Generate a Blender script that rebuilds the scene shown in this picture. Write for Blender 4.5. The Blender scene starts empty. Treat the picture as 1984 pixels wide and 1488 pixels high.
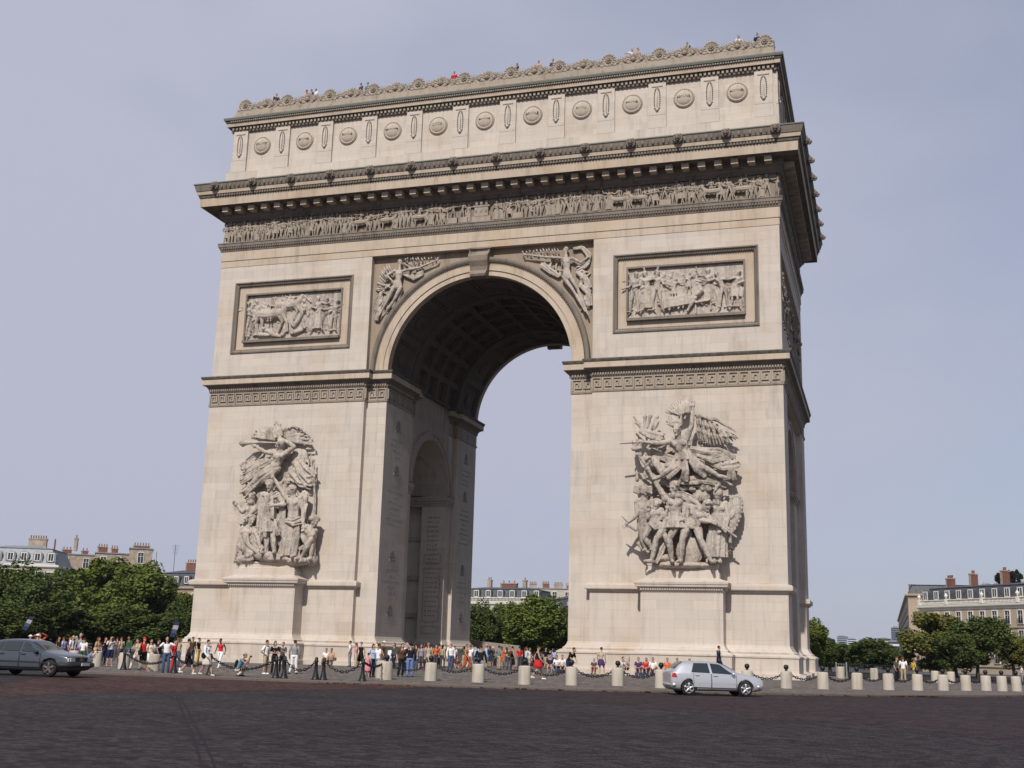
import bpy, math, random
import numpy as np
from mathutils import Vector, Matrix

random.seed(7)
RNG = np.random.default_rng(7)
SC = bpy.context.scene
COL = SC.collection
PI = math.pi
R = math.radians

# ------------------------------------------------------------------ helpers
class MB:
    """collects vertices and faces of several shapes into one mesh"""
    def __init__(self):
        self.V = []; self.F = []; self.n = 0
        self.mi = []; self.sm = []
        self.cur = 0; self.smooth = False

    def add(self, V, faces):
        V = np.asarray(V, float).reshape(-1, 3)
        self.V.append(V)
        for f in faces:
            f = np.asarray(f, np.int64)
            if f.ndim == 1:
                f = f.reshape(1, -1)
            if len(f) == 0:
                continue
            self.F.append(f + self.n)
            self.mi.append(np.full(len(f), self.cur, np.int32))
            self.sm.append(np.full(len(f), self.smooth, bool))
        self.n += len(V)
        return self

    def box(self, x0, x1, y0, y1, z0, z1):
        V = [(x0, y0, z0), (x1, y0, z0), (x1, y1, z0), (x0, y1, z0), (x0, y0, z1), (x1, y0, z1), (x1, y1, z1), (x0, y1, z1)]
        self.add(V, [[(0, 3, 2, 1), (4, 5, 6, 7), (0, 1, 5, 4), (1, 2, 6, 5), (2, 3, 7, 6), (3, 0, 4, 7)]])
        return self

    def obox(self, c, u, v, w):
        """oriented box: centre and three half vectors"""
        c, u, v, w = (np.asarray(a, float) for a in (c, u, v, w))
        V = [c + a * u + b * v + d * w for d in (-1, 1) for a, b in ((-1, -1), (1, -1), (1, 1), (-1, 1))]
        self.add(V, [[(0, 3, 2, 1), (4, 5, 6, 7), (0, 1, 5, 4), (1, 2, 6, 5), (2, 3, 7, 6), (3, 0, 4, 7)]])
        return self

    def loft(self, rings, closed=True, caps=True):
        rings = np.asarray(rings, float)
        m, n = rings.shape[:2]
        idx = np.arange(m * n).reshape(m, n)
        if closed:
            a = idx[:-1]; b = np.roll(a, -1, 1); d = idx[1:]; c = np.roll(d, -1, 1)
        else:
            a = idx[:-1, :-1]; b = idx[:-1, 1:]; c = idx[1:, 1:]; d = idx[1:, :-1]
        fs = [np.stack([a, b, c, d], -1).reshape(-1, 4)]
        if caps and closed:
            fs.append(idx[0][::-1].reshape(1, -1)); fs.append(idx[-1].reshape(1, -1))
        self.add(rings.reshape(-1, 3), fs)
        return self

    def lathe(self, prof, c=(0, 0, 0), n=16, caps=True):
        a = np.arange(n) * 2 * PI / n
        rings = [np.stack([c[0] + r * np.cos(a), c[1] + r * np.sin(a), np.full(n, c[2] + z)], -1) for r, z in prof]
        return self.loft(rings, True, caps)

    def ellipsoid(self, c, r, M=None, n=10, m=6):
        t = np.linspace(0, PI, m + 1)[1:-1]; a = np.arange(n) * 2 * PI / n
        V = [(0, 0, -1)] + [(math.sin(q) * math.cos(p), math.sin(q) * math.sin(p), -math.cos(q)) for q in t for p in a] + [(0, 0, 1)]
        V = np.array(V) * np.asarray(r, float)
        if M is not None:
            V = V @ np.asarray(M, float).T
        V = V + np.asarray(c, float)
        k = len(t); ring = lambda i: 1 + i * n + np.arange(n)
        fs = []
        r0 = ring(0); fs.append(np.stack([np.zeros(n, int), np.roll(r0, -1), r0], -1))
        for i in range(k - 1):
            a0 = ring(i); b0 = ring(i + 1)
            fs.append(np.stack([a0, np.roll(a0, -1), np.roll(b0, -1), b0], -1))
        r1 = ring(k - 1); top = np.full(n, len(V) - 1)
        fs.append(np.stack([r1, np.roll(r1, -1), top], -1))
        return self.add(V, fs)

    def tube(self, P, r, n=8, flat=1.0, up=None):
        """rounded tube through points P with radii r (scalar or per point)"""
        P = np.asarray(P, float); m = len(P)
        r = np.full(m, r, float) if np.isscalar(r) else np.asarray(r, float)
        T = np.gradient(P, axis=0); T /= np.linalg.norm(T, axis=1)[:, None] + 1e-12
        ref = np.array(up if up is not None else (0.13, 0.2, 1.0), float)
        if up is None and abs(T[0] @ ref) / np.linalg.norm(ref) > .9:
            ref = np.array((1.0, .3, .1))
        a = np.arange(n) * 2 * PI / n
        rings = []
        def ring(c, t, rr):
            u = np.cross(t, ref); u /= np.linalg.norm(u) + 1e-12
            v = np.cross(t, u)
            return c + rr * (np.cos(a)[:, None] * u + flat * np.sin(a)[:, None] * v)
        rings.append(ring(P[0] - T[0] * r[0] * .75, T[0], r[0] * .55))
        for i in range(m):
            rings.append(ring(P[i], T[i], r[i]))
        rings.append(ring(P[-1] + T[-1] * r[-1] * .75, T[-1], r[-1] * .55))
        return self.loft(rings)

    def extrude_xz(self, poly, y0, y1):
        n = len(poly)
        V = [(x, y0, z) for x, z in poly] + [(x, y1, z) for x, z in poly]
        i = np.arange(n); j = (i + 1) % n
        return self.add(V, [np.stack([i, j, j + n, i + n], -1), [list(range(n))[::-1]], [list(range(n, 2 * n))]])

    def extrude_yz(self, poly, x0, x1):
        n = len(poly)
        V = [(x0, y, z) for y, z in poly] + [(x1, y, z) for y, z in poly]
        i = np.arange(n); j = (i + 1) % n
        return self.add(V, [np.stack([i, j, j + n, i + n], -1), [list(range(n))[::-1]], [list(range(n, 2 * n))]])

    def extrude_xy(self, poly, z0, z1):
        n = len(poly)
        V = [(x, y, z0) for x, y in poly] + [(x, y, z1) for x, y in poly]
        i = np.arange(n); j = (i + 1) % n
        return self.add(V, [np.stack([i, j, j + n, i + n], -1), [list(range(n))[::-1]], [list(range(n, 2 * n))]])

    def sweep(self, path, prof, closed=True, caps=True):
        """mitred sweep of a profile [(outward offset, z)] along a plan path with the outside on its right"""
        P = np.asarray(path, float); n = len(P)
        d = np.roll(P, -1, 0) - P
        if not closed:
            d[-1] = d[-2]
        d /= np.linalg.norm(d, axis=1)[:, None]
        nr = np.stack([d[:, 1], -d[:, 0]], -1)
        pv = np.roll(nr, 1, 0)
        if not closed:
            pv[0] = nr[0]
        mit = (nr + pv) / (1 + (nr * pv).sum(1))[:, None]
        rings = [np.c_[P + o * mit, np.full(n, z)] for o, z in prof]
        return self.loft(rings, closed, caps and closed)

    def merge(self, other):
        for V in [np.concatenate(other.V)] if other.V else []:
            self.V.append(V)
        for f, m, s in zip(other.F, other.mi, other.sm):
            self.F.append(f + self.n); self.mi.append(m); self.sm.append(s)
        self.n += other.n
        return self

    def xform(self, M):
        M = np.asarray(M, float)
        V = np.concatenate(self.V)
        self.V = [V @ M[:3, :3].T + M[:3, 3]]
        return self

    def mesh(self, name, mats=()):
        me = bpy.data.meshes.new(name)
        if self.n == 0:
            return me
        V = np.concatenate(self.V)
        me.vertices.add(len(V)); me.vertices.foreach_set('co', V.astype(np.float32).ravel())
        tot = np.concatenate([np.full(len(f), f.shape[1], np.int32) for f in self.F])
        me.loops.add(int(tot.sum()))
        me.loops.foreach_set('vertex_index', np.concatenate([f.ravel() for f in self.F]).astype(np.int32))
        me.polygons.add(len(tot))
        st = np.zeros(len(tot), np.int32); st[1:] = np.cumsum(tot)[:-1]
        me.polygons.foreach_set('loop_start', st)
        me.polygons.foreach_set('loop_total', tot)
        me.polygons.foreach_set('material_index', np.concatenate(self.mi))
        me.polygons.foreach_set('use_smooth', np.concatenate(self.sm))
        for m in (mats if isinstance(mats, (list, tuple)) else [mats]):
            me.materials.append(m)
        me.update(calc_edges=True); me.validate()
        return me

    def build(self, name, mats=(), parent=None, loc=None):
        o = bpy.data.objects.new(name, self.mesh(name, mats))
        COL.objects.link(o)
        if parent is not None:
            o.parent = parent
        if loc is not None:
            o.location = loc
        return o


def fix_normals(o):
    import bmesh
    bm = bmesh.new(); bm.from_mesh(o.data)
    bmesh.ops.recalc_face_normals(bm, faces=bm.faces)
    bm.to_mesh(o.data); bm.free()

def empty(name, loc=(0, 0, 0), rz=0.0):
    o = bpy.data.objects.new(name, None); COL.objects.link(o)
    o.location = loc; o.rotation_euler = (0, 0, rz); o.empty_display_size = .3
    return o

def tag(o, label, cat, group=None):
    o['label'] = label; o['category'] = cat
    if group: o['group'] = group
    return o

def structure(o):
    o['kind'] = 'structure'; return o

def copy_tree(o, parent=None):
    c = o.copy(); COL.objects.link(c)
    if parent is not None: c.parent = parent
    for ch in o.children:
        copy_tree(ch, c)
    return c

def apply_mods(o):
    dg = bpy.context.evaluated_depsgraph_get()
    me = bpy.data.meshes.new_from_object(o.evaluated_get(dg))
    old = o.data
    o.modifiers.clear(); o.data = me
    bpy.data.meshes.remove(old)
    return o

def sculpt(o, voxel=.05, smooth=2, disp=0.0, dscale=.3):
    """fuse the shapes of a mesh into one carved surface"""
    m = o.modifiers.new('r', 'REMESH'); m.mode = 'VOXEL'; m.voxel_size = voxel; m.use_smooth_shade = True
    if smooth:
        s = o.modifiers.new('s', 'SMOOTH'); s.factor = .5; s.iterations = smooth
    if disp:
        tx = bpy.data.textures.new('carving', 'CLOUDS'); tx.noise_scale = dscale
        d = o.modifiers.new('d', 'DISPLACE'); d.texture = tx; d.strength = disp; d.texture_coords = 'GLOBAL'
    return apply_mods(o)

# ------------------------------------------------------------------ materials
class NT:
    def __init__(self, name):
        self.m = bpy.data.materials.new(name); self.m.use_nodes = True
        self.t = self.m.node_tree; self.b = self.t.nodes['Principled BSDF']
    def n(self, ty, **kw):
        x = self.t.nodes.new(ty)
        for k, v in kw.items():
            if k in x.inputs: x.inputs[k].default_value = v
            else: setattr(x, k, v)
        return x
    def l(self, a, b): self.t.links.new(a, b)
    def coord(self, scale=(1, 1, 1), kind='Object'):
        mp = self.n('ShaderNodeMapping'); mp.inputs['Scale'].default_value = scale
        c = self.n('ShaderNodeNewGeometry').outputs['Position'] if getattr(self, 'world', False) else self.n('ShaderNodeTexCoord').outputs[kind]
        self.l(c, mp.inputs['Vector']); return mp.outputs['Vector']
    def noise(self, vec, scale, detail=4, rough=.55):
        x = self.n('ShaderNodeTexNoise'); x.inputs['Scale'].default_value = scale
        x.inputs['Detail'].default_value = detail; x.inputs['Roughness'].default_value = rough
        self.l(vec, x.inputs['Vector']); return x.outputs['Fac']
    def ramp(self, fac, stops):
        x = self.n('ShaderNodeValToRGB'); e = x.color_ramp.elements
        while len(e) < len(stops): e.new(.5)
        for el, (p, c) in zip(e, stops):
            el.position = p; el.color = (*c, 1) if len(c) == 3 else c
        self.l(fac, x.inputs['Fac']); return x.outputs['Color']
    def mix(self, fac, a, b, mode='MIX'):
        x = self.n('ShaderNodeMix'); x.data_type = 'RGBA'; x.blend_type = mode
        for s, v in ((x.inputs[0], fac), (x.inputs[6], a), (x.inputs[7], b)):
            if isinstance(v, (int, float)): s.default_value = v
            elif isinstance(v, tuple): s.default_value = (*v, 1) if len(v) == 3 else v
            else: self.l(v, s)
        return x.outputs[2]
    def bump(self, h, strength=.4, dist=.02):
        x = self.n('ShaderNodeBump'); x.inputs['Strength'].default_value = strength; x.inputs['Distance'].default_value = dist
        self.l(h, x.inputs['Height']); self.l(x.outputs['Normal'], self.b.inputs['Normal'])
    def base(self, c):
        if isinstance(c, tuple): self.b.inputs['Base Color'].default_value = (*c, 1)
        else: self.l(c, self.b.inputs['Base Color'])
    def set(self, rough=.8, metal=0, spec=.3):
        self.b.inputs['Roughness'].default_value = rough; self.b.inputs['Metallic'].default_value = metal
        self.b.inputs['Specular IOR Level'].default_value = spec
        return self.m

def simple(name, col, rough=.7, metal=0, spec=.3, var=.12, scale=6):
    t = NT(name); v = t.coord()
    f = t.noise(v, scale, 3)
    a = tuple(max(0, c * (1 - var)) for c in col); b = tuple(min(1, c * (1 + var)) for c in col)
    t.base(t.ramp(f, [(.3, a), (.7, b)]))
    return t.set(rough, metal, spec)

def cloth_mat(name, col):
    t = NT(name); v = t.coord()
    f = t.noise(v, 14, 2)
    t.base(t.ramp(f, [(.3, tuple(c * .85 for c in col)), (.7, tuple(min(1, c * 1.1) for c in col))]))
    return t.set(.9, 0, .1)

def stone(name, c, tan, dark, course=(2.5, .62), joint=.82, tan_amt=.5, grime=.35, bump=.5, folds=0.0, world=False, dt=.62):
    """limestone in courses with warm patches, streaks and specks"""
    t = NT(name); t.world = world
    cs = t.n('ShaderNodeTexCoord'); sp = t.n('ShaderNodeSeparateXYZ'); t.l(cs.outputs['Object'], sp.inputs[0])
    ad = t.n('ShaderNodeMath', operation='ADD'); t.l(sp.outputs[0], ad.inputs[0]); t.l(sp.outputs[1], ad.inputs[1])
    cb = t.n('ShaderNodeCombineXYZ'); t.l(ad.outputs[0], cb.inputs[0]); t.l(sp.outputs[2], cb.inputs[1])
    br = t.n('ShaderNodeTexBrick'); t.l(cb.outputs[0], br.inputs['Vector'])
    br.inputs['Scale'].default_value = 1; br.inputs['Brick Width'].default_value = course[0]; br.inputs['Row Height'].default_value = course[1]
    br.inputs['Mortar Size'].default_value = .012; br.inputs['Mortar Smooth'].default_value = .6; br.inputs['Bias'].default_value = 0
    br.inputs['Color1'].default_value = (.91, .905, .90, 1); br.inputs['Color2'].default_value = (1.07, 1.06, 1.045, 1)
    br.inputs['Mortar'].default_value = (joint, joint, joint * .98, 1)
    o = t.coord()
    n1 = t.noise(o, .28, 5, .6)
    col = t.mix(t.ramp(n1, [(.5, (0, 0, 0)), (.68, (tan_amt,) * 3)]), c, tan)
    n2 = t.noise(t.coord((1.6, 1.6, .22)), 1.1, 5, .65)
    col = t.mix(t.ramp(n2, [(dt - .10, (0, 0, 0)), (dt + .13, (grime,) * 3)]), col, dark)
    n5 = t.noise(t.coord((3.2, 3.2, .10)), 1.3, 4, .6)
    col = t.mix(t.ramp(n5, [(.55, (0, 0, 0)), (.8, (grime * .7,) * 3)]), col, dark)
    n3 = t.noise(o, 7, 4, .7)
    col = t.mix(t.ramp(n3, [(dt, (0, 0, 0)), (dt + .16, (grime * .8,) * 3)]), col, dark)
    jn = t.noise(o, .9, 3)
    col = t.mix(t.ramp(jn, [(.35, (.25,) * 3), (.65, (1, 1, 1))]), col, t.mix(1.0, col, br.outputs['Color'], 'MULTIPLY'))
    t.base(col)
    if folds:
        f = t.noise(t.coord((1, 1, .38)), 5.0, 3, .6)
        b1 = t.n('ShaderNodeBump'); b1.inputs['Strength'].default_value = folds; b1.inputs['Distance'].default_value = .22
        t.l(f, b1.inputs['Height'])
        b2 = t.n('ShaderNodeBump'); b2.inputs['Strength'].default_value = bump; b2.inputs['Distance'].default_value = .015
        t.l(t.noise(o, 12, 6, .7), b2.inputs['Height']); t.l(b1.outputs['Normal'], b2.inputs['Normal']); t.l(b2.outputs['Normal'], t.b.inputs['Normal'])
    else:
        t.bump(t.noise(o, 12, 6, .7), bump, .012)
    return t.set(.88, 0, .2)

MAT = {}
MAT['wall'] = stone('limestone', (.50, .442, .385), (.44, .345, .26), (.27, .235, .205), joint=.70, grime=.5, tan_amt=.6)
MAT['tan'] = stone('warm limestone', (.455, .375, .295), (.40, .30, .205), (.21, .175, .14), course=(1.3, 2.0), tan_amt=.8, grime=.55)
MAT['shade'] = stone('passage limestone', (.38, .33, .295), (.35, .28, .225), (.18, .155, .135), grime=.6)  # darker copy of the limestone: passage grime and shade put into the colour
MAT['vault'] = stone('sooty vault stone', (.12, .098, .084), (.105, .08, .065), (.05, .042, .036), grime=.6)  # one even tone, far darker than the wall stone
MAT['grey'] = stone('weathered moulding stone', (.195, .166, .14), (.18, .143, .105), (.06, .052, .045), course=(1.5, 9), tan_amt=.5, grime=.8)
MAT['carve'] = stone('carved stone', (.455, .397, .343), (.39, .32, .25), (.12, .10, .086), course=(9, 9), joint=1, grime=.62, bump=.9, folds=.7, dt=.57)
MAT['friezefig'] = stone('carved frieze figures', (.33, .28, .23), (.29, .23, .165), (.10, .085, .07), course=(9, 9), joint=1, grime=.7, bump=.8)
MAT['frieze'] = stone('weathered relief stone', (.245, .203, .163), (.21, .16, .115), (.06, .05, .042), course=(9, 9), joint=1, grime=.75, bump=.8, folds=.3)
MAT['medal'] = stone('shield stone', (.44, .38, .32), (.39, .31, .23), (.2, .17, .145), course=(9, 9), joint=1, grime=.4)
MAT['brown'] = stone('brown spandrel stone', (.31, .25, .19), (.27, .20, .14), (.13, .105, .085), course=(1.3, 2.0), tan_amt=.8, grime=.6)
MAT['lead'] = simple('old lead flashing', (.145, .15, .13), .7)
MAT['inscr'] = simple('weathered inscription', (.25, .22, .197), .9, var=.3)

# ------------------------------------------------------------------ camera, from a fit to the monument's own dimensions
CAM = np.array((28.418, -80.824, 1.316)); YAW, PITCH, ROLL, FPX = R(-17.5357), R(12.8098), R(1.5722), 2279.8
_d = np.array([math.sin(YAW) * math.cos(PITCH), math.cos(YAW) * math.cos(PITCH), math.sin(PITCH)])
_r = np.array([math.cos(YAW), -math.sin(YAW), 0]); _u = np.cross(_r, _d)
_r2 = math.cos(ROLL) * _r + math.sin(ROLL) * _u; _u2 = -math.sin(ROLL) * _r + math.cos(ROLL) * _u

def ray(px, py):
    return _d + _r2 * (px - 992) / FPX + _u2 * (744 - py) / FPX
def on_y(px, py, y=0.0):
    v = ray(px, py); return CAM + v * (y - CAM[1]) / v[1]
def at_dist(px, py, dist):
    v = ray(px, py); return CAM + v * dist / math.hypot(v[0], v[1])
def depth_of(p):
    return float((np.asarray(p) - CAM) @ _d)

cam_data = bpy.data.cameras.new('camera'); cam = bpy.data.objects.new('camera', cam_data); COL.objects.link(cam)
cam_data.sensor_width = 36; cam_data.lens = FPX / 1984 * 36; cam_data.clip_end = 20000; cam_data.clip_start = .1
cam.matrix_world = Matrix(((_r2[0], _u2[0], -_d[0], CAM[0]), (_r2[1], _u2[1], -_d[1], CAM[1]), (_r2[2], _u2[2], -_d[2], CAM[2]), (0, 0, 0, 1)))
SC.camera = cam

# ------------------------------------------------------------------ daylight
SUN_EL, SUN_AZ = R(43), R(178)          # azimuth clockwise from +Y; the sun stands behind the camera
sd = np.array([math.sin(SUN_AZ) * math.cos(SUN_EL), math.cos(SUN_AZ) * math.cos(SUN_EL), math.sin(SUN_EL)])
sun = bpy.data.lights.new('sun', 'SUN'); sun.energy = 4.4; sun.angle = R(.55); sun.color = (1, .95, .88)
so = bpy.data.objects.new('sun', sun); COL.objects.link(so)
so.rotation_euler = Vector(sd).to_track_quat('Z', 'Y').to_euler(); so.location = (0, -60, 80)
w = bpy.data.worlds.new('World'); SC.world = w; w.use_nodes = True
nt = w.node_tree; bg = nt.nodes['Background']
sky = nt.nodes.new('ShaderNodeTexSky'); sky.sky_type = 'NISHITA'; sky.sun_disc = False
sky.sun_elevation = SUN_EL; sky.sun_rotation = SUN_AZ; sky.air_density = 1.0; sky.dust_density = 1.0; sky.ozone_density = 3.5
# thin high cloud: a pale veil, thick near the horizon and thinning overhead, in soft patches
def wn(ty, **kw):
    x = nt.nodes.new(ty)
    for k, v in kw.items(): setattr(x, k, v)
    return x
tc = wn('ShaderNodeTexCoord'); mp = wn('ShaderNodeMapping'); mp.inputs['Scale'].default_value = (1.2, 1.2, 2.4)
nz = wn('ShaderNodeTexNoise'); nz.inputs['Scale'].default_value = 1.5; nz.inputs['Detail'].default_value = 4; nz.inputs['Roughness'].default_value = .5
nt.links.new(tc.outputs['Generated'], mp.inputs['Vector']); nt.links.new(mp.outputs['Vector'], nz.inputs['Vector'])
sp_ = wn('ShaderNodeSeparateXYZ'); nt.links.new(tc.outputs['Generated'], sp_.inputs[0])
el = wn('ShaderNodeValToRGB'); el.color_ramp.interpolation = 'EASE'
el.color_ramp.elements.new(.5)
for e_, (p_, v_) in zip(el.color_ramp.elements, ((.0, .93), (.52, .72), (.92, .0))):
    e_.position = p_; e_.color = (v_, v_, v_, 1)
nt.links.new(sp_.outputs[2], el.inputs['Fac'])
pa_ = wn('ShaderNodeMapRange'); pa_.inputs['From Min'].default_value = .3; pa_.inputs['From Max'].default_value = .7
pa_.inputs['To Min'].default_value = -.22; pa_.inputs['To Max'].default_value = .30
nt.links.new(nz.outputs['Fac'], pa_.inputs['Value'])
sm = wn('ShaderNodeMath', operation='ADD'); sm.use_clamp = True
# the veil is denser on one side of the sky
dt_ = wn('ShaderNodeVectorMath', operation='DOT_PRODUCT'); nt.links.new(tc.outputs['Generated'], dt_.inputs[0]); dt_.inputs[1].default_value = (-.43, -.135, 0)
s0_ = wn('ShaderNodeMath', operation='ADD'); nt.links.new(pa_.outputs['Result'], s0_.inputs[0]); nt.links.new(dt_.outputs['Value'], s0_.inputs[1])
nt.links.new(el.outputs['Color'], sm.inputs[0]); nt.links.new(s0_.outputs[0], sm.inputs[1])
mx = wn('ShaderNodeMix'); mx.data_type = 'RGBA'; mx.inputs[7].default_value = (4.8, 4.98, 6.12, 1)
nt.links.new(sm.outputs[0], mx.inputs[0]); nt.links.new(sky.outputs['Color'], mx.inputs[6])
nt.links.new(mx.outputs[2], bg.inputs['Color']); bg.inputs['Strength'].default_value = .1
SC.view_settings.view_transform = 'Standard'; SC.view_settings.look = 'None'; SC.view_settings.exposure = 0.0; SC.view_settings.gamma = 1
SC.cycles.max_bounces = 6; SC.cycles.diffuse_bounces = 3; SC.cycles.glossy_bounces = 3; SC.cycles.transparent_max_bounces = 6
# ================================================================== the triumphal arch
MAT['dirt'] = simple('weather blackened stone', (.10, .09, .078), .9, scale=3, var=.4)
HX, DY = 22.45, 22.15          # half width, depth; the front stands on y = 0
arch = empty('triumphal_arch', (0, 0, 0))
tag(arch, 'huge pale stone triumphal arch with carved war groups, standing in the middle of the square', 'arch')

def mirror_path(p, mx, my):
    q = [((-x if mx else x), (DY - y if my else y)) for x, y in p]
    return q[::-1] if mx != my else q

PIER = [(7.31, .5), (8.95, .5), (8.95, 0), (HX, 0), (HX, 3.3), (HX - .5, 3.3), (HX - .5, 6.88), (19.7, 6.88), (19.7, 5.7), (9.9, 5.7), (9.9, 6.88), (7.62, 6.88), (7.62, 5.6), (7.31, 5.6)]
FACE = [(8.95, .5), (8.95, 0), (HX, 0), (HX, 3.3), (HX - .5, 3.3)]
PLINTH = [(1.05, 0), (1.05, .30), (.72, .32), (.72, .36), (.60, .40), (.60, 1.32), (.66, 1.36), (.66, 1.46), (.56, 1.52), (.42, 1.60), (.30, 1.62),
          (.30, 1.72), (.18, 1.80), (.07, 1.98), (.0, 2.15), (.0, 2.2)]
BAND = [(.0, 5.52), (.06, 5.56), (.10, 5.64), (.30, 5.72), (.32, 5.78), (.32, 6.0), (.27, 6.03), (.27, 6.07), (.0, 6.14)]
IMPOST = [(.0, 19.72), (.06, 19.75), (.10, 19.88), (.02, 19.9), (.02, 20.83), (.06, 20.86), (.10, 20.95), (.12, 21.15), (.18, 21.2), (.24, 21.32), (.50, 21.42),
          (.52, 21.46), (.52, 21.86), (.56, 21.88), (.62, 22.02), (.62, 22.1), (.0, 22.2)]

def meander(mb, p0, p1, z0, h, out, unit=.74):
    """raised Greek key along a straight plan line, outward to the right"""
    p0 = np.array(p0, float); p1 = np.array(p1, float); L = np.linalg.norm(p1 - p0); t = (p1 - p0) / L; nr = np.array((t[1], -t[0]))
    k = max(1, round(L / unit)); w = L / k; b = .075
    def bar(u0, u1, v0, v1):
        a = p0 + t * u0; c = p0 + t * u1
        ctr = (a + c) / 2 + nr * (out - .03)
        mb.obox((*ctr, z0 + (v0 + v1) / 2), (*(t * (u1 - u0) / 2), 0), (*(nr * .06), 0), (0, 0, (v1 - v0) / 2))
    b = .062
    for i in range(k):
        o = i * w; fl = i >= k / 2
        def q(u0, u1, v0, v1):
            u0 *= w / .74; u1 *= w / .74
            if fl: u0, u1 = w - u1, w - u0
            bar(o + u0, o + u1, v0, v1)
        q(.05, .112, .06, .87); q(.112, .70, .808, .87); q(.638, .70, .20, .808); q(.205, .638, .20, .262)
        q(.205, .267, .262, .645); q(.267, .50, .583, .645); q(.438, .50, .40, .583)

def dentils(mb, p0, p1, z0, z1, o0, o1, w, gap):
    p0 = np.array(p0, float); p1 = np.array(p1, float); L = np.linalg.norm(p1 - p0); t = (p1 - p0) / L; nr = np.array((t[1], -t[0]))
    k = max(1, int(L / (w + gap))); st = L / k
    for i in range(k):
        c = p0 + t * (i + .5) * st + nr * (o0 + o1) / 2
        mb.obox((*c, (z0 + z1) / 2), (*(t * w / 2), 0), (*(nr * (o1 - o0) / 2), 0), (0, 0, (z1 - z0) / 2))

for mx in (False, True):
    for my in (False, True):
        P = mirror_path(PIER, mx, my); Fp = mirror_path(FACE, mx, my)
        mb = MB()
        mb.sweep(P, PLINTH + [(0, 19.75)])
        for a, c in zip(P, P[1:] + P[:1]):
            if math.dist(a, c) > .45: dentils(mb, a, c, 1.635, 1.715, .28, .36, .09, .07)
        pier = mb.build('pier', [MAT['wall']], arch)
        b = MB(); b.sweep(Fp, BAND, closed=False, caps=False)
        for a, c in zip(Fp[1:-1], Fp[2:-1]):
            dentils(b, a, c, 5.58, 5.70, .05, .16, .07, .07)
        b.build('belt_moulding', [MAT['wall']], pier)
        im = MB(); im.cur = 1
        im.sweep(P, IMPOST[:6])
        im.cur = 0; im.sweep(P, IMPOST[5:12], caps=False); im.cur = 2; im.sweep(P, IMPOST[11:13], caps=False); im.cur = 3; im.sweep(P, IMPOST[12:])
        im.cur = 1
        n = len(P)
        if not my:
            for i in range(n):
                a, c = P[i], P[(i + 1) % n]
                L = math.dist(a, c)
                if L < .45: continue
                if abs(a[1] - 6.88) < .01 and abs(c[1] - 6.88) < .01: continue
                meander(im, a, c, 19.9, .93, .085)
                dentils(im, a, c, 20.98, 21.13, .1, .2, .1, .09)
        im.build('impost_cornice', [MAT['grey'], MAT['friezefig'], MAT['tan'], MAT['dirt']], pier)

# on the end faces the impost runs straight across above the cross passage
for s in (-1, 1):
    xa, xb = sorted((s * (HX - .6), s * HX))
    m = MB(); m.box(xa, xb, 3.25, DY - 3.25, 19.70, 22.06); lint = m.build('end_lintel', [MAT['wall']], arch)
    path = [(s * (HX + .004), 3.2), (s * (HX + .004), DY - 3.2)]
    if s < 0: path = path[::-1]
    im = MB(); im.cur = 0; im.sweep(path, IMPOST[:12], closed=False); im.cur = 2; im.sweep(path, IMPOST[11:13], closed=False); im.cur = 3; im.sweep(path, IMPOST[12:], closed=False)
    im.cur = 1; meander(im, path[0], path[1], 19.9, .93, .085)
    im.build('impost_cornice', [MAT['grey'], MAT['friezefig'], MAT['tan'], MAT['dirt']], lint)
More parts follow.
